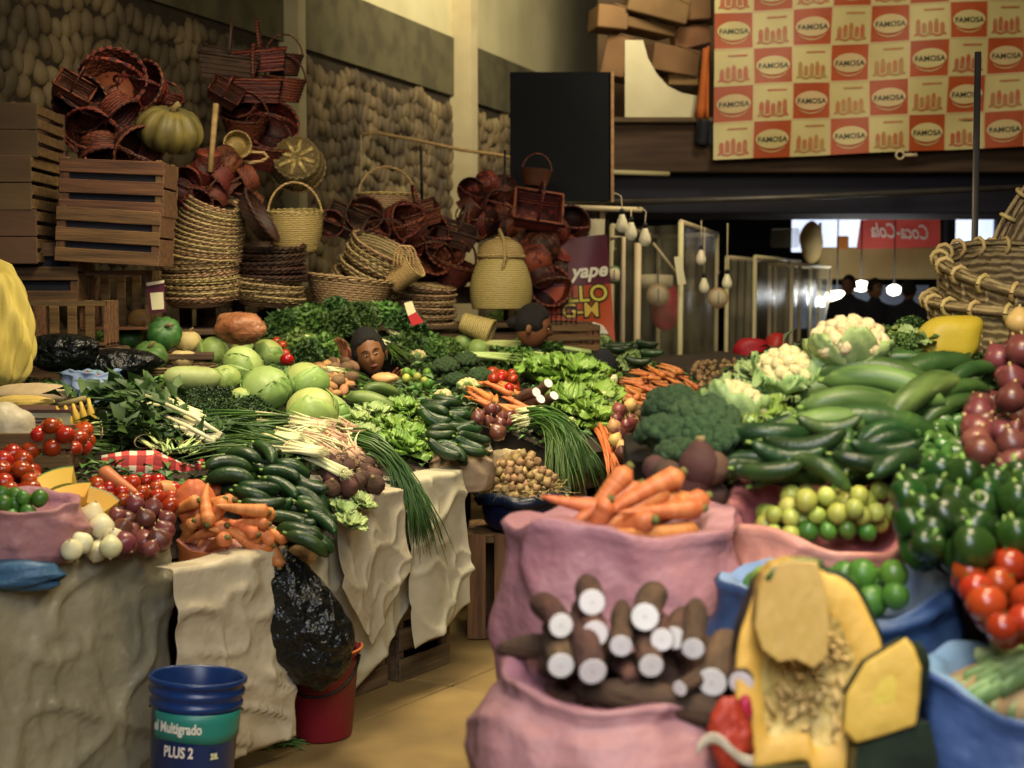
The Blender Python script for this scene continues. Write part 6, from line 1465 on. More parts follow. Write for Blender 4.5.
TRo=basket_t(.17,.12,.08,'wicker_dark','wicker_dark',0,'dark_basket',40,6)
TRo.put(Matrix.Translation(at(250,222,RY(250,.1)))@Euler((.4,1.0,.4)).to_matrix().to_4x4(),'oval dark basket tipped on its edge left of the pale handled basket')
G4='dark red baskets behind the slanted trays'
for i,a in enumerate(((345,222,None,(.8,.4,0),SQD,.9),(365,218,0,(1.2,.2,0),None,1),(395,222,0,(1.5,-.4,1),None,1.1),(420,215,None,(.4,-.3,.2),SQ,1),(433,228,1,(2,.3,0),None,1.2),(410,232,2,(.7,-.5,0),None,1),(375,232,1,(1.5,.3,0),None,1),(330,225,1,(1.3,.3,0),None,.9),(440,250,2,(1.3,.2,.5),None,1),(425,262,2,(1,.2,.5),None,1),(405,245,1,(1,.7,.5),None,1.1),(455,235,None,(.4,.3,.2),SQD,1),(450,275,2,(.3,.2,.5),None,1.1),(385,240,2,(.9,.1,.1),None,.9))):
    w={7:'leftmost',3:'highest',11:'rightmost',12:'lowest'}.get(i)
    rbk_(a[0],a[1],.6,a[2],a[3],(f'{w} dark red basket between slanted trays and lidded basket') if w else 'dark red basket in the heap between slanted trays and lidded basket',G4,a[5],a[4])
G5='reddish baskets left of the black board'
for i,a in enumerate(((472,190,1,(1.9,.5,0)),(487,183,1,(2.2,-.3,0)),(503,188,0,(2.3,.3,0)),(470,208,1,(2.4,.3,1)),(488,205,0,(1.7,.3,1)),(506,212,1,(2.0,.1,1)),(485,222,2,(1.5,.1,1)),(510,225,0,(1.0,.1,1)),(470,225,0,(1.4,.1,1)))):
    w={1:'highest',3:'leftmost',7:'rightmost',6:'lowest'}.get(i)
    rbk_(a[0],a[1],.75,a[2],(-a[3][0] if i%4 else a[3][0],a[3][1],a[3][2]),(f'{w} small reddish basket of the cluster between pillar and black board') if w else 'small reddish basket in the cluster between pillar and black board',G5,.95)
rbk_(536,178,.6,0,(.0,.1,0),'red basket with handle hung in front of the black board, opening down',G5,.9)
rbk_(537,212,.45,None,(.9,.15,.1),'square red basket with two compartments turned toward the camera','reddish baskets right of the lidded basket',1.25,sq_t(.27,.22,.1,'wicker_red'))
G6='reddish baskets right of the lidded basket'
for i,a in enumerate(((571,222,0,(1.8,.1,0),1.1),(542,248,2,(1.35,.1,.2),1.0),(565,250,2,(1.9,-.3,.2),1.0),(585,262,1,(1.9,-.6,.2),.8),(560,272,1,(1.6,-.3,.2),1.),(540,275,0,(1.4,.3,.2),1.),(582,243,1,(2.0,-.6,.2),.8),(575,275,1,(1.2,-.6,.2),.8),(556,232,0,(1.2,-.1,.2),1.),(548,290,2,(1.2,-.1,.2),1.),(535,262,2,(1.2,-.1,.2),1.))):
    w={0:'highest',3:'rightmost',9:'lowest',5:'leftmost'}.get(i)
    rbk_(a[0],a[1],.45,a[2],(-a[3][0] if i%3 else a[3][0],a[3][1],a[3][2]),(f'{w} dark red basket of the cluster right of the lidded basket') if w else 'dark red basket inside the cluster right of the lidded basket',G6,a[4])
tag(ob('hanging_rope',tube([at(505,150,RY(505,.7)),at(503,300,RY(503,.7))],.008,5),'black'),'dark rope on which the reddish baskets hang','rope')
crate_at(slatbox(.36,.3,.17,'wood',3,gap=.6),at(570,350,9.3),.1,'wooden crate standing in front of the red banner behind the vegetables')
wb_=emp('wire_basket',at(562,318,9.1),'small white wire basket in front of the red banner','basket'); b=B()
for k in range(7): b.add(*box(.006,.006,.14,c=(-.1+k*.033,0,.0)))
for k in range(4): b.add(*box(.2,.006,.006,c=(0,0,-.07+k*.045)))
ob('wire_front',b.get(),'pipe',wb_,False); ob('wire_back',b.get(),'pipe',wb_,False,M=T_(0,.12,0)); wb_.children[-1].matrix_local=T_(0,.12,0)
# ================= RIGHT STALL =================
BR=[]
def HRp(x,y): return .368+.233*np.minimum(y,4.25)+0*x
def HR(x,y):
    z=HRp(x,y)
    for cx,cy,r,h in BR: z=z+h*np.exp(-((x-cx)**2+(y-cy)**2)/(r*r))
    return z
SRp=Surf(HRp); SR=Surf(HR)
for px,py,r,h in ((830,455,.22,.05),(685,430,.2,.05),(870,385,.3,.05),(1010,420,.2,.07),(960,520,.18,.04),(1010,590,.16,.05),(945,440,.1,.03)):
    p=SRp.hit(px,py); BR.append((p.x,p.y,r,h))
def bedr():
    d=.05; X=np.arange(.28,2.9,d); Yy=np.arange(2.55,5.3,d); ok={};V=[];Fc=[]
    def inside(x,y):
        if y>4.42: return False
        if y<2.98 and x<.93: return False
        if y<3.4 and x<.92 and False: return False
        if x<.30+.54*(y-3.5): return False
        if y<3.36 and x<.93: return False
        if x>1.22 and y>4.3: return False
        return True
    def vid(i,j,lo):
        k=(i,j,lo)
        if k not in ok:
            ok[k]=len(V); V.append((X[i],Yy[j],.64 if lo else float(HR(np.array([X[i]]),np.array([Yy[j]]))[0])-.012))
        return ok[k]
    cells={(i,j) for i in range(len(X)-1) for j in range(len(Yy)-1) if inside(X[i]+d/2,Yy[j]+d/2)}
    for i,j in cells:
        Fc.append((vid(i,j,0),vid(i+1,j,0),vid(i+1,j+1,0),vid(i,j+1,0))); Fc.append((vid(i,j,1),vid(i,j+1,1),vid(i+1,j+1,1),vid(i+1,j,1)))
        for (di,dj,a,b) in ((-1,0,(i,j+1),(i,j)),(1,0,(i+1,j),(i+1,j+1)),(0,-1,(i,j),(i+1,j)),(0,1,(i+1,j+1),(i,j+1))):
            if (i+di,j+dj) not in cells: Fc.append((vid(*a,0),vid(*b,0),vid(*b,1),vid(*a,1)))
    return V,Fc
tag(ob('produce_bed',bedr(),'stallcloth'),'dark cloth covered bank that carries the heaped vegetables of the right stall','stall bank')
b=B(); [b.add(*box(2.7,.41,.03,.004,c=(0,(k-3)*.43,.605))) for k in range(7)]
rt=tag(ob('stall_table',b.get(),'woodold',smooth=False,loc=(1.55,3.32,0)),'wide wooden table under the sacks and the right stall','table')
for sx in(-1.25,0,1.25):
    for sy in(-1.3,0,1.3): ob('leg',box(.07,.07,.588,c=(sx,sy,.295)),'woodold',rt,False)
def p1(T,px,py,label,group=None,off=.03,ang=0.,s=1.,**k): return put1(T,px,py,label,group,off,ang,s,SR,**k)
def pr1(T,px,py,r,label,group=None,s=1.,eul=(0,0,0),k=.9): return put_round(T,px,py,r,label,group,s,SR,eul,k)
# --- sacks ---
c=at(604,700,2.5); cxs=c.x
sack('cassava_sack',(cxs+.02,2.48),.20,.18,.625,.895,'pinksack','large crumpled pink sack in the foreground holding thick cassava roots',seed=21,folds=.065,belly=.36,crease=1.,rim=lambda a:.02*sin(a)-.02*abs(cos(a)),n=150,nf=6,rimw=.02)
c=at(622,600,3.02)
sack('carrot_sack',(c.x,3.0),.245,.20,.625,1.075,'pinksack','large pink sack full of carrots behind the cassava roots',seed=8,folds=.07,belly=.14,crease=1.1,rim=lambda a:.016*sin(2*a),n=150,nf=7,inner=.74)
c=at(822,520,3.12)
sack('lime_sack',(c.x,3.14),.207,.185,.625,1.07,'pinksack2','wide open salmon pink sack with yellow-green limes',seed=17,folds=.05,belly=.05,rim=lambda a:.068*sin(a)+.01*cos(3*a),n=150,nf=5,inm='pinksack2')
limeC=(c.x,3.14)
c=at(845,600,2.7)
sack('lime_sack',(c.x,2.72),.235,.185,.625,.985,'bluesack','blue woven sack of dark green limes behind the cut pumpkin',seed=31,folds=.07,belly=.08,rim=lambda a:.012*sin(a)+.015*cos(2*a),n=150,nf=6,inm='bluesack_in')
blueC=(c.x,2.72)
c=at(1045,700,2.38)
sack('corn_sack',(c.x,2.36),.215,.16,.625,.89,'bluesack','blue woven sack of corn husks in the right foreground corner',seed=41,folds=.07,belly=.08,rim=lambda a:.035*(-cos(a))**3+.02*sin(a),n=110,nf=6,inm='bluesack_in')
cornC=(c.x,2.36)
# cassava
faces=[(561,621,14,.25,'cassava root at the left end of the top row'),(592,605,15,.0,'topmost cassava root with a bright round cut face'),(595,629,15,.1,'cassava root directly below the topmost one'),(645,612,16,-.25,'cassava root with the largest bright cut face'),(621,648,13,-.1,'cassava root in the middle of the second row'),(561,661,15,.05,'cassava root at the lower left resting on the sack edge'),(593,667,16,.15,'lowest large cassava cut face, just above the sack edge'),(662,642,13,-.1,'cassava cut face partly behind its right neighbour'),(674,634,13,-.3,'cassava cut face tilted upward at the right of the top row'),(693,645,13,-.2,'cassava root at the right end of the second row'),(651,668,14,.0,'cassava root with cut face in the middle of the third row'),(712,677,17,-.35,'big slanted cassava cut face near the pumpkin'),(741,679,14,-.3,'cassava root touching the cut pumpkin'),(680,690,9,-.9,'thin cassava root with a small cut tip pointing right')]
for i,(x,y,r,dx,l) in enumerate(faces):
    Y=2.40-.0012*(y-600)+.012*(i%3); R=r/F*Y*1.0; s=R/.034; L=.26*s
    d=Vector((dx*.9,-1,-.0 if i in(0,1,2,3,7,8) else -.28+.1*((i*7)%3)/2)).normalized(); p=at(x,y,Y)
    sx=min(1.,.19/L)
    CAS[i%3].put(frameM(p-d*(L*sx/2),d,Vector((0,0,1)),(s*sx,s,s)),l,'cassava roots in the pink sack')
for i,(x,y,Y,d,l,s) in enumerate(((650,700,2.36,(1,-.25,-.1),'whole brown cassava root lying across the front of the pile',1.),(684,712,2.38,(1,-.25,-.1),'dark cassava root low on the right of the pile',1.05),(622,668,2.42,(.2,-1,.1),'short brown cassava tip between the cut faces',.55),(590,640,2.55,(.1,-1,.1),'cassava root hidden in the middle of the pile',1),(660,655,2.55,(-.1,-1,.1),'cassava root hidden under the right cut faces',1),(716,656,2.5,(.5,-1,.0),'brown cassava root with its bark showing at the upper right of the pile',1.),(545,648,2.5,(1,-.5,.1),'brown cassava root at the far left of the pile',.8),(700,740,2.42,(.6,-1,.1),'cassava root deep in the shadow next to the red bag',1.),(690,672,2.48,(.2,-1,.0),'cassava root in shadow below the tilted cut face',1))):
    CASW[i%2].put(frameM(at(x,y,Y),Vector(d),Vector((0,0,1)),s),l,'cassava roots in the pink sack')
# carrots
sd=sackdome((at(622,600,3.0).x,3.0),.19,.16,1.04,.10)
CG=[carrot_t(.19,.024,i+20) for i in range(3)]
for i,(x,y,dx,dy,dz,l) in enumerate(((600,508,.85,.35,.42,'long carrot at the left, tilted up to the right'),(628,512,.85,.3,.45,'long carrot in the middle of the fan on the pink sack'),(650,520,.8,.3,.35,'thick carrot at the front of the fan on the pink sack'),(640,495,.85,.3,.40,'carrot at the top of the fan on the pink sack'),(590,505,.95,.1,-.15,'carrot whose blunt end sticks out to the left'),(612,532,.7,-.5,.3,'carrot lying low at the front left of the fan'),(668,512,.7,.4,.2,'carrot at the right end of the fan'))):
    CG[i%3].put(frameM(at(x,y,2.90-.02*(i%2)),Vector((dx,dy,dz)),Vector((0,0,1)),1.12),l,'carrots on the pink sack')
pile(CG,sd,[(580,520),(605,498),(655,490),(672,515),(660,535),(580,538)],30,.022,'thick orange carrot','on the pink sack in the foreground','carrots on the pink sack',L=.18,ang=.5,aj=.5,layers=2,tight=.8)
# beets
for i,(x,y,s,l) in enumerate(((700,468,1.,'round brown beetroot, upper one right of the carrots'),(690,487,1.15,'largest brown beetroot right of the carrots'),(668,478,.75,'small beetroot half hidden between carrots and the large one'),(716,497,.6,'small beetroot wedged against the salmon pink sack'),(712,470,.8,'beetroot behind the two big ones'),(655,470,.6,'small brown beetroot behind the carrots'))):
    BEET[i%2].put(Matrix.Translation(at(x,y-2,3.13+.03*(i%2)))@Euler((i,.5*i,0)).to_matrix().to_4x4()@S_(s,s,s),l,'beetroots right of the carrots')
q=at(680,510,3.28); sack('root_sack',(q.x-.0,3.34),.16,.12,.625,1.06,'creamsack','brown cloth sack of beetroots between carrots and broccoli',seed=51,folds=.05,rim=lambda a:0)
# limes
sd=sackdome(limeC,.17,.15,1.015,.045)
pile(LIMY+LIMY+LIME,sd,[(762,505),(800,492),(880,490),(895,515),(870,532),(765,535)],70,.0225,'yellow-green lime','in the salmon pink sack','limes in the salmon pink sack',layers=3,tight=.86)
sd=sackdome(blueC,.2,.16,.935,.045); LIMB=[round_t('lime','lime',.03,'lime',lambda V:V*np.array([1,1,1.06]),[],14,10)]
pile(LIMB,sd,[(722,585),(745,578),(900,570),(900,600),(725,610)],32,.03,'dark green lime','in the blue sack behind the pumpkin','limes in the blue sack',layers=2,tight=.86)
# cut pumpkin
def spline(P,n):
    P=[Vector(p) for p in P]; m=len(P); out=[]
    for k in range(n):
        t=k/n*m; i=int(t); f=t-i; a,b,c,d=P[(i-1)%m],P[i%m],P[(i+1)%m],P[(i+2)%m]
        out.append(.5*((2*b)+(c-a)*f+(2*a-5*b+4*c-d)*f*f+(3*b-a-3*c+d)*f**3))
    return out
def shell(name,P,Y,tilt,depth,inner,label,group,fm='flesh',n=72,yaw=0,cav=.5,seeds=90,cen=None,sharp=False,pm='pulp',skew=.35):
    W=[at(x,y,Y) for x,y in P]; zb=min(w.z for w in W)
    out=W if sharp else spline(W,n)
    if sharp:
        o2=[]; 
        for i in range(len(W)):
            for k in range(5): o2.append(W[i].lerp(W[(i+1)%len(W)],k/5))
        out=o2
    n=len(out); C_=at(cen[0],cen[1],Y) if cen else sum(out,Vector())/n
    def tl(p,dy): # local with tilt: higher parts lean away
        return (p.x-C_.x,(p.z-zb)*tilt+(p.x-C_.x)*yaw+dy,p.z-C_.z)
    nq=1 if cav>.1 else .05; cav=cav if cav>.1 else 0; fo=.006 if cav else .0005
    def rings(L):
        V=[]
        for s,dy,nz in L:
            for i,p in enumerate(out):
                q=C_+(p-C_)*s; w=nz*sin(i*2.1+s*9)+nz*cos(i*.9+s*17); tq=tl(q,dy+w); V.append((tq[0]+skew*max(0,dy) if s>.99 or nz==0 and dy>.07 else tq[0],tq[1],tq[2]))
        Fc=[(j*n+i,(j+1)*n+i,(j+1)*n+(i+1)%n,j*n+(i+1)%n) for j in range(len(L)-1) for i in range(n)]; return V,Fc
    fl=rings([(1.,.004,0),(.99,0,0),(.93,-.002,.0005),(inner+.06,.0,.001*nq),(inner,fo,.002*nq)])
    o=ob(name,fl,fm,loc=C_,label=label,cat='squash',group=group)
    ob('seed_cavity',rings([(inner,fo,.002*nq),(inner*.9,.03*cav*2,.004*nq),(inner*.7,.05*cav*2,.005*nq),(inner*.45,.06*cav*2,.006*nq),(inner*.2,.062*cav*2,.005*nq),(.001,.06*cav*2,0)]),pm,o,label='stringy tan pulp in the hollow')
    ob('rind',rings([(1.,.004,0),(1.012 if not sharp else 1.0,.008,0),(1.02 if not sharp else .93,.03,0),(.98 if not sharp else .82,.5*depth,0),(.85 if not sharp else .7,.8*depth,0),(.6,.95*depth,0),(.3,depth,0),(.001,depth,0)]),'rind',o,label='dark green rind')
    if seeds:
        r2=random.Random(7); b=B(); V0,F0=blob(6,4)
        for k in range(seeds):
            i=r2.randrange(n); s=r2.uniform(.15,.98)*inner; q=C_+(out[i]-C_)*s; c=Vector(tl(q,.055*cav*2*(1-(s/inner)**3)-.006+.006))
            M=Matrix.Translation(c)@Euler((r2.uniform(0,6),r2.uniform(0,6),r2.uniform(0,6))).to_matrix().to_4x4()@S_(.0075,.0045,.002); b.add(V0,F0,M)
        for k in range(60):
            i=r2.randrange(n); s=r2.uniform(.1,.8)*inner; q=C_+(out[i]-C_)*s; a=Vector(tl(q,.05*cav)); q2=C_+(out[(i+3)%n]-C_)*(s+.15*inner); c=Vector(tl(q2,.03*cav)); md=(a+c)/2+Vector((0,-.008,0)); b.add(*tube([a,md,c],[.003,.004,.002],5))
        tag(ob('seeds',b.get(),'seed',o,label='flat cream seeds and strings'),kind='stuff')
    return o
PA=[(742,653),(753,622),(766,592),(790,577),(822,575),(836,583),(850,587),(866,600),(880,629),(889,655),(884,695),(870,740),(850,780),(816,784),(808,764),(780,766),(746,767),(738,712)]
shell('cut_pumpkin',PA,2.27,.22,.13,.64,'large cut half of a pumpkin standing upright, its seedy hollow facing the camera','cut pumpkin pieces',cen=(816,690),seeds=45,cav=.22)
PB=[(762,594),(767,580),(776,570),(795,565),(822,566),(829,592),(831,625),(828,655),(814,668),(796,660),(780,663),(764,652),(757,630)]
W=[at(x,y,2.245) for x,y in PB]; C_=sum(W,Vector())/len(W); zb=min(w.z for w in W)
outl=[W[i].lerp(W[(i+1)%len(W)],k/4) for i in range(len(W)) for k in range(4)]
def ringsB(L):
    V=[];n=len(outl)
    for s,dy in L:
        for p in outl: q=C_+(p-C_)*s; V.append((q.x-C_.x,(q.z-zb)*.22+dy+(q.x-C_.x)*-.1,q.z-C_.z))
    return V,[(j*n+i,(j+1)*n+i,(j+1)*n+(i+1)%n,j*n+(i+1)%n) for j in range(len(L)-1) for i in range(n)]+[tuple(range(n))]
PBo=ob('pumpkin_slice',ringsB([(.0,.0),(.4,.0),(.8,.0),(.97,.0),(.995,.001),(1.,.005),(1.,.04)]),'flesh_o',smooth=False,loc=C_,label='orange slab of cut pumpkin leaning inside the left of the large half',cat='squash',group='cut pumpkin pieces')
ob('rind_edge',tube([at(x,y,2.254+(at(x,y,2.25).z-zb)*.22)-C_ for x,y in ((766,580),(774,570),(783,566),(795,563),(810,563),(822,565))],.009,7),'squashg',PBo,label='green rind along the top edge')
PC=[(869,668),(888,655),(908,641),(915,650),(921,669),(918,700),(914,724),(886,736),(857,747),(846,735),(850,700)]
shell('pumpkin_slice',PC,2.215,.15,.10,.30,'wedge of cut pumpkin with dark rind at the lower right of the large half','cut pumpkin pieces',cav=.05,seeds=0,sharp=True,yaw=-.3,pm='flesh',skew=.7)
PF=[(745,772),(780,770),(812,768),(820,788),(852,786),(857,749),(914,727),(930,722),(938,760),(930,830),(745,830)]
W=[at(x,y,2.22) for x,y in PF]; C_=sum(W,Vector())/len(W)
V=[tuple(w-C_) for w in W]+[tuple(w-C_+Vector((0,.1,-.02))) for w in W]; n=11
tag(ob('pumpkin_shell',(V,[tuple(range(n)),tuple(range(n,2*n))[::-1]]+[(i,(i+1)%n,(i+1)%n+n,i+n)[::-1] for i in range(n)]),'rind',smooth=False,loc=C_),'dark green outer rind of a pumpkin piece at the bottom right of the cut half','squash','cut pumpkin pieces')
# red-white bag
bag('candy_bag',730,738,2.26,.04,.035,.055,'bred','crumpled red and white plastic bag between cassava and pumpkin',3,.42)
bag('bag_twist',745,712,2.28,.012,.012,.03,'yred','twisted top of a small red plastic bag beside the pumpkin',4,.2)
wp=B(); wp.add(*thick(grid(12,5,lambda u,v:(-.05+.09*u,.01*sin(u*9)-.006,-.012+.018*v+.02*sin(u*5))),.002)); tag(ob('paper_strip',wp.get(),'paper',loc=at(728,748,2.215)),'white printed strip across the red plastic bag','paper')
# --- corn husks
def husk_t():
    b=B()
    for k in range(4):
        a=(k-1.5)*.25; b.add(*thick(grid(5,9,lambda u,v:(-.12+.24*v,(u-.5)*.05*sin(PI*min(1,v+.08))+a*.12*v,.02*sin(PI*v)+.008*k-.03*(abs(u-.5)*2)**2)),.002))
    return Tm('corn_husk','corn',me('corn_husk',b.get(),'paleleaf'),[('cob_end',me('cob_end',tube([(-.14,0,.0),(-.1,0,.005)],[.012,.014],8),'lettuce_rib'))])
HK=husk_t()
for i,(x,y,a,l) in enumerate(((985,672,.2,'pale green corn husk lying lowest on the blue sack'),(1000,658,.4,'dry corn husk in the middle of the blue sack'),(1018,650,.1,'dry brownish corn husk at the top right of the blue sack'),(1005,680,.9,'corn husk with a pale cut end near the right edge'),(1020,668,2.6,'corn husk touching the right edge of the picture'))):
    HK.put(Matrix.Translation(at(x+38,y+8,2.36))@Euler((-.2,.15,a+PI)).to_matrix().to_4x4(),l,'corn husks in the blue sack')
bag('husk_bed',1035,690,2.38,.15,.11,.05,'husk','dry husks filling the blue sack in the right corner',3,.1,'corn')
# --- tomatoes
TB=[tomato_t(.033,.85),tomato_t(.031,.95)]
pile(TB,SR,[(962,562),(985,535),(1010,525),(1060,520),(1060,645),(1010,640),(975,615)],80,.0325,'ripe red tomato','in the right foreground','tomatoes in the right foreground',layers=3,tight=.88)
# peppers
pile(PEP,SR,[(905,480),(935,465),(1000,480),(1050,470),(1050,530),(1000,540),(960,560),(920,555),(905,520)],120,.045,'shiny green bell pepper','on the right stall','bell peppers',layers=3,tight=.86,sc=(.62,.86))
bag('clear_bag',985,476,3.12,.05,.03,.025,'clearbag','small crumpled clear plastic bag on top of the bell peppers',3,.25)
pile(GCH+[cuc(.05,.017,'chilli',3,'green_chilli','chilli',.0,False)],SR,[(912,430),(930,420),(960,420),(978,440),(972,468),(925,466)],75,.014,'short green chilli','between the cucumbers and the red onions','green chillies',L=.055,aj=1.5,layers=3,tight=.75)
pile(RON,SR,[(978,400),(990,365),(1024,335),(1060,330),(1060,480),(1010,480),(975,462),(972,430)],70,.037,'red onion','at the right edge of the right stall','red onions at the right edge',layers=3,tight=.86,sc=(.9,1.25))
YON[0].put(Matrix.Translation(at(1019,322,4.0)),'single orange-brown onion above the red onions at the right edge'); 
pile(TOM,SR,[(970,452),(985,455),(990,480),(975,478)],3,.02,'small red chilli end','near the clear bag','red bits by the clear bag',layers=1)
# cucumbers right
CR_=[cuc(.18,.0235,'cuke',i+3,bend=.03) for i in range(3)]; CR2_=[cuc(.175,.023,'cuke2',i+6,bend=.035) for i in range(2)]
pile(CR_+CR2_,SR,[(748,440),(775,425),(850,418),(895,432),(900,462),(870,474),(760,476),(745,462)],85,.0235,'dark green cucumber','behind the salmon pink sack','cucumbers behind the salmon pink sack',L=.175,ang=.2,aj=.5,layers=3,tight=.84)
ZK=[cuc(.30,.034,'zuke',i,'zucchini','zucchini',.03,lob=.03) for i in(1,2)]; ZD=[cuc(.3,.033,'cuke2',i,'zucchini','zucchini',.03,lob=.03) for i in(3,4)]; ZS=cuc(.24,.022,'cuke2',5,'zucchini','zucchini',.04,lob=.05)
for i,(T,x,y,a,of,l) in enumerate(((ZD[0],872,372,-.25,.10,'long dark zucchini at the top back'),(ZK[0],885,384,-.35,.12,'pale striped zucchini lying right in front of the dark top one'),(ZK[1],862,404,.15,.08,'light green curved zucchini in the middle'),(ZK[0],925,392,.75,.12,'striped zucchini pointing up to the right'),(ZD[1],880,422,.0,.06,'thick dark zucchini just above the cucumbers'),(ZD[0],925,370,.3,.08,'dark zucchini at the upper right near the yellow bag'),(ZS,955,392,.5,.08,'thin curved zucchini left of the red onions, upper'),(ZS,950,408,.6,.06,'thin curved zucchini left of the red onions, lower'),(ZS,900,362,-.1,.08,'thin zucchini behind all others'),(ZK[1],830,425,.2,.05,'light zucchini half under the leaves'),(ZS,968,375,.6,.08,'thin zucchini tip beside the highest red onion'),(ZD[1],905,410,.5,.07,'dark zucchini beneath the upward pointing one'),(ZK[0],840,388,.1,.05,'striped zucchini behind the light curved one'))):
    p1(T,x,y,l,'zucchini on the right stall',off=of,ang=a)
# cauliflowers, greens
pr1(CAU[0],848,345,.09,'large cream cauliflower at the top of the right stall','cauliflowers on the right stall',s=1.12,k=1.5)
pr1(CAU[1],790,374,.09,'cauliflower wrapped in its green leaves, left of the zucchini','cauliflowers on the right stall',s=1.0,k=.8,eul=(.2,-.2,1))
pr1(CAU[0],735,405,.08,'cream cauliflower beside the broccoli','cauliflowers on the right stall',s=.85,k=.8,eul=(.3,.2,2))
pr1(CAU[1],812,385,.08,'leafy pale cauliflower half behind the zucchini','cauliflowers on the right stall',s=.85,k=.6,eul=(.5,.2,3))
LF=lettuce_t(.16,9,'paleleaf',9)
for i,(x,y,l,T,s) in enumerate(((775,410,'pale leek leaves forming a V beside the cauliflower',LF,.7),(755,425,'dark leafy greens between broccoli and cucumbers',LET[0],.5),(745,445,'small leafy greens right of the broccoli',LET[1],.45),(770,435,'leafy greens above the left end of the cucumbers',LF,.5),(800,400,'pale outer leaves in front of the wrapped cauliflower',LF,.7),(915,352,'pale opened cabbage head near the yellow bag',LF,.55),(889,345,'bright celery leaves right of the large cauliflower',LET[0],.5),(760,390,'outer leaf of the wrapped cauliflower at its left',LF,.6))): p1(T,x,y,l,'leafy greens on the right stall',off=.0,ang=i*1.3,s=s)
for i,(x,y,l) in enumerate(((885,338,'parsley bunch right of the large cauliflower'),(910,330,'parsley bunch behind the yellow bag'),(899,348,'celery leaf bunch in front of the yellow bag'),(750,412,'herb bunch between the two left cauliflowers'),(765,448,'herb bunch at the left end of the cucumbers'))): p1(HERL[i%2] if i in(0,2) else PAR[i%3],x,y,l,'herbs on the right stall',off=.03,ang=i,s=.5)
bl=[(x+12,y+8,s*.84,l) for x,y,s,l in [(662,402,1.0,'broccoli head at the top of the group'),(693,418,1.15,'largest broccoli head, at the right of the group'),(655,432,.95,'broccoli head at the left of the group'),(668,452,.8,'broccoli head lowest in the front'),(705,442,.9,'broccoli head at the lower right of the group'),(680,432,1.0,'broccoli head in the middle of the group')]]
for i,(x,y,s,l) in enumerate(bl): pr1(BRO[i%2],x,y,.08,l,'broccoli on the right stall',s=s*.9,k=.8,eul=(.15*i,.1,i))
# yellow bag
def cush(V):
    W=V.copy(); W[:,0]=np.sign(V[:,0])*abs(V[:,0])**.55; W[:,2]=np.sign(V[:,2])*abs(V[:,2])**.6; W[:,0]+=.35*V[:,2]; return W
bag('yellow_bag',948,340,4.25,.095,.06,.075,'yellowbag','folded yellow plastic bag in front of the big stacked baskets',2,.05,shape=cush,n=60,mm=40)
# big baskets
bigw=me('big',(0,0) if False else weave(lambda t:(.30+.11*t+.02*sin(PI*t),.36*t),90,10,.006,30),'wicker_big')
def bigbasket(label,M,R=.41,h=.34):
    b=B(); b.add(*thick(weave(lambda t:(R*.74+R*.26*t+.02*sin(PI*t),h*t),96,9,.006,24),.012)); b.add(*lathe([(0,.003),(R*.75,.003),(R*.75,.02),(0,.02)],48))
    o=ob('large_basket',b.get(),'wicker_big',M=M,label=label,cat='basket',group='large baskets at the right')
    rim=B(); 
    for q in range(3): rim.add(*tube([((R+.014*cos(q*2.1))*cos(a),(R+.014*cos(q*2.1))*sin(a),h+.014*sin(q*2.1)) for a in np.linspace(0,2*PI,65)],.011,6,cap=False))
    ob('rim',rim.get(),'wicker_big',o)
    for k in range(22):
        a=k*2*PI/22; kn=B(); kn.add(*tube([((R+.028*cos(t))*cos(a),(R+.028*cos(t))*sin(a),h+.028*sin(t)) for t in np.linspace(0,2*PI,9)],.008,5,cap=False)); ob('rim_binding',kn.get(),'wicker_knot',o)

    st=B()
    for k in range(24):
        a=k*2*PI/24+.1; st.add(*tube([(R*.74*cos(a)*1.02,R*.74*sin(a)*1.02,.0),(R*.93*cos(a),R*.93*sin(a),h*.5),(R*1.02*cos(a),R*1.02*sin(a),h)],.007,5))
    ob('stakes',st.get(),'wicker_big',o); return o
bc=at(1056,300,4.75)
zb=float(HR(np.array([1.7]),np.array([4.7]))[0])
bigbasket('lowest and widest of the big cane baskets at the right edge',Matrix.Translation((bc.x,4.78,1.45-.30))@R_(.09,'X')@R_(.0,'Y'),.415,.36)
bigbasket('second big cane basket nested in the lowest one, its open mouth tilted toward the camera',Matrix.Translation((bc.x-.01,4.80,1.35))@R_(.26,'X')@R_(.06,'Y'),.395,.27)
bigbasket('big cane basket tipped steeply on its side on top of the others',Matrix.Translation((bc.x+.30,4.95,1.62))@R_(.35,'X')@R_(-1.12,'Y')@T_(0,0,-.1),.36,.4)
crate_at(slatbox(.6,.5,.56,'woodold',4),(1.74,4.80,.571),0,'old crate that carries the big stacked baskets')
for i in range(26):
    x=555+14*(i%13)+rnd.uniform(-4,4); y=688-(32 if i>12 else 0)+rnd.uniform(-8,8)+(18 if i%13>8 else 0)
    CASW[i%2].put(frameM(at(x,y+4,2.52+.03*(i%3)),Vector((rnd.uniform(-.5,.5),-1,rnd.uniform(-.1,.2))),Vector((0,0,1)),.85),'brown cassava root buried at the bottom of the pile','buried cassava roots')
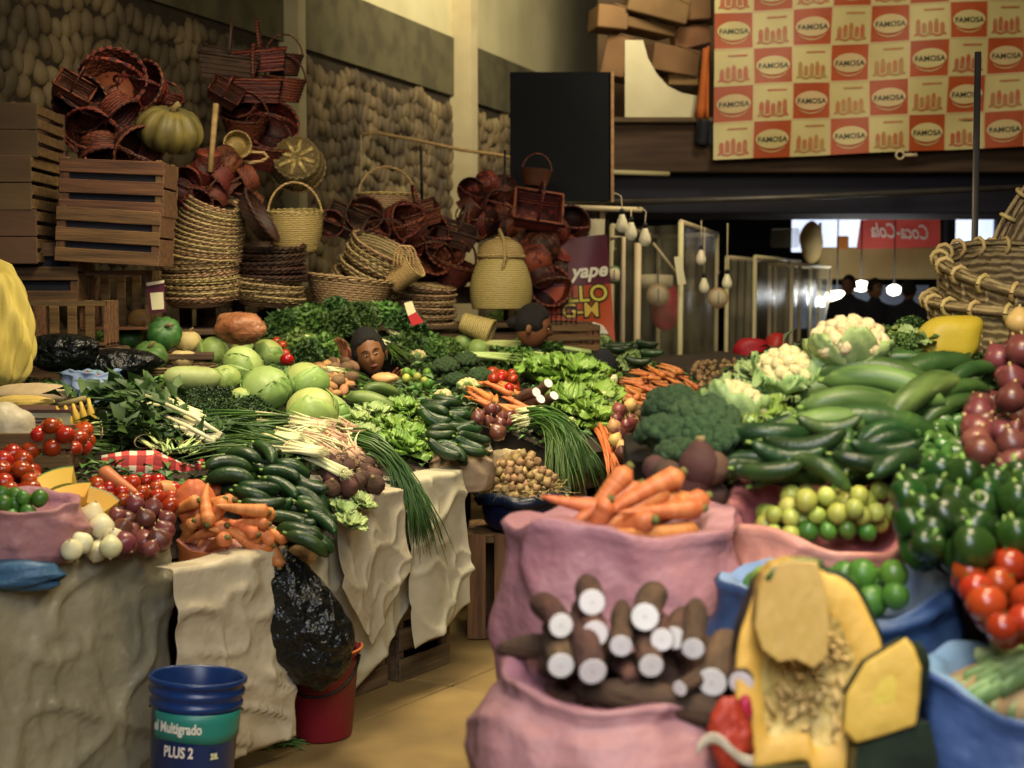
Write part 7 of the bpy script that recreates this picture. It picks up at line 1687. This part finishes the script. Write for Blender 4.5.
# ---------- loose leaves that cover the banks between the goods ----------
def litter(surf,inside,n,m,name,label,sz,seed):
    r=np.random.default_rng(seed); P=[];
    while len(P)<n:
        u,v=inside(r); 
        if u is None: continue
        P.append((u,v,surf.h(u,v)+r.random()*.02))
    P=np.array(P); D=r.normal(size=(n,3))*np.array([1,1,.35]); N_=r.normal(size=(n,3))*.35+np.array([0,0,1])
    tag(ob(name,leafset(P,D,N_,sz*(.6+.8*r.random(n)),sz*.5*(.6+.8*r.random(n))),m,smooth=False),label,'leaves',kind='stuff')
def inl(r):
    u=r.uniform(-1.6,4.4); v=r.uniform(.12,1.9)
    if 1.02<u<1.9 and v<.45: return None,None
    x,y=xy(u,v)
    if y>rackY(x)-.15 or (x>.25 and v>1.1) or (x+.8)**2+(y-7.5)**2<.22**2 or (x<-1.5 and y>6.6): return None,None
    return x,y
litter(SL,inl,5200,'herb','loose_leaves','loose dark green leaves strewn between the vegetables of the left stall',.055,3)
litter(SL,inl,1500,'herbl','loose_leaves','loose light green leaves strewn between the vegetables of the left stall',.06,4)
def inr(r):
    x=r.uniform(.4,2.2); y=r.uniform(3.42,4.35)
    if x<.36+.54*(y-3.5): return None,None
    if x>1.18 and y>4.25: return None,None
    return x,y
litter(SR,inr,2600,'herb','loose_leaves','loose green leaves strewn between the vegetables of the right stall',.05,5)
# people far back under the mezzanine
def stander(px,Y,h,yaw,label,mt='darkcloth'):
    k=h/1.7; P=[(0,0,.92,.13),(0,0,1.12,(.14,.1)),(0,0,1.36,(.17,.1)),(0,0,1.47,.06),(0,-.01,1.54,.05),
     (-.19,0,1.38,.06),(-.24,.02,1.12,.045),(-.18,-.12,.95,.035),(.19,0,1.38,.06),(.24,.02,1.12,.045),(.20,-.10,.92,.035),
     (-.09,0,.84,.09),(-.10,-.01,.48,.06),(-.10,.02,.09,.045),(-.10,-.12,.045,.04),(.09,0,.84,.09),(.10,-.01,.48,.06),(.10,.02,.09,.045),(.10,-.12,.045,.04)]
    E=[(0,1),(1,2),(2,3),(3,4),(2,5),(5,6),(6,7),(2,8),(8,9),(9,10),(0,11),(11,12),(12,13),(13,14),(0,15),(15,16),(16,17),(17,18)]
    o=skin_body('person',[(a*k,b_*k,c*k,tuple(q*k for q in r) if isinstance(r,tuple) else r*k) for a,b_,c,r in P],E,mt,M=Matrix.Translation(((px-512)/F*Y,Y,.0))@R_(yaw,'Z'),label=label,cat='person')
    add_head(o,Matrix.Translation((0,0,1.60*k))@S_(.92*k,.92*k,.92*k),'flat')
    hand(o,Matrix.Translation((-.17*k,-.14*k,.93*k))@Euler((2.6,0,0)).to_matrix().to_4x4(),side=1); hand(o,Matrix.Translation((.20*k,-.12*k,.90*k))@Euler((2.8,0,0)).to_matrix().to_4x4(),side=-1)
stander(874,15.4,1.62,.4,'person in dark clothes, middle one of the three in the far hall')
stander(848,15.9,1.66,-.5,'person in dark clothes, leftmost of the three in the far hall')
stander(908,15.2,1.6,2.6,'person in dark clothes with the back turned, rightmost in the far hall')
# ================= LIGHT =================
def area(name,loc,tgt,size,power,col=(1,.80,.50),sy=None,spread=180):
    l=bpy.data.lights.new(name,'AREA'); l.energy=power; l.size=size; l.color=col; l.spread=math.radians(spread)
    if sy: l.shape='RECTANGLE'; l.size_y=sy
    o=bpy.data.objects.new(name,l); COL.objects.link(o); o.location=loc
    o.rotation_euler=(Vector(tgt)-Vector(loc)).to_track_quat('-Z','Y').to_euler(); return o
WC=(1,.83,.53)
area('market_lamp',(-.9,4.7,3.2),(-.8,5.4,.8),.7,62,WC,spread=130)
area('market_lamp',(.2,6.4,3.3),(.1,6.9,.9),.7,62,WC,spread=130)
area('market_lamp',(1.0,2.6,2.9),(1.0,3.4,1),.7,38,WC,spread=140)
area('market_lamp',(.25,1.5,2.7),(.3,2.5,.9),.5,17,(1,.9,.74),spread=120)
area('market_lamp',(-1.0,6.2,3.7),(-1.6,8.6,2.1),.6,34,WC,spread=130)
area('market_lamp',(1.8,9.6,3.4),(1.6,11.5,1.2),.8,45,WC)
area('hall_lamp',(2.6,9.0,5.6),(2.8,13,3.4),1.0,55,(1,.86,.6),spread=120)
area('hall_lamp',(1.4,11,5.6),(-.6,14.5,5.0),1.0,120,(1,.86,.6),spread=100)
area('skylight',(.1,-.9,3.4),(.6,3.0,.8),2.2,74,(.80,.85,1),spread=120)
W=bpy.data.worlds.new('world'); SC.world=W; W.use_nodes=True
W.node_tree.nodes['Background'].inputs[0].default_value=(.80,.70,.60,1); W.node_tree.nodes['Background'].inputs[1].default_value=.105
SC.view_settings.view_transform='Standard'; SC.view_settings.look='None'; SC.view_settings.gamma=1; SC.view_settings.exposure=-.17; SC.view_settings.use_curve_mapping=False

for x,y in ((837,302),(861,292),(894,296)):
    l=bpy.data.lights.new('far_lamp','POINT'); l.energy=8; l.color=(.9,.95,1); l.shadow_soft_size=.06
    o=bpy.data.objects.new('far_lamp',l); COL.objects.link(o); o.location=at(x,y,16.4)
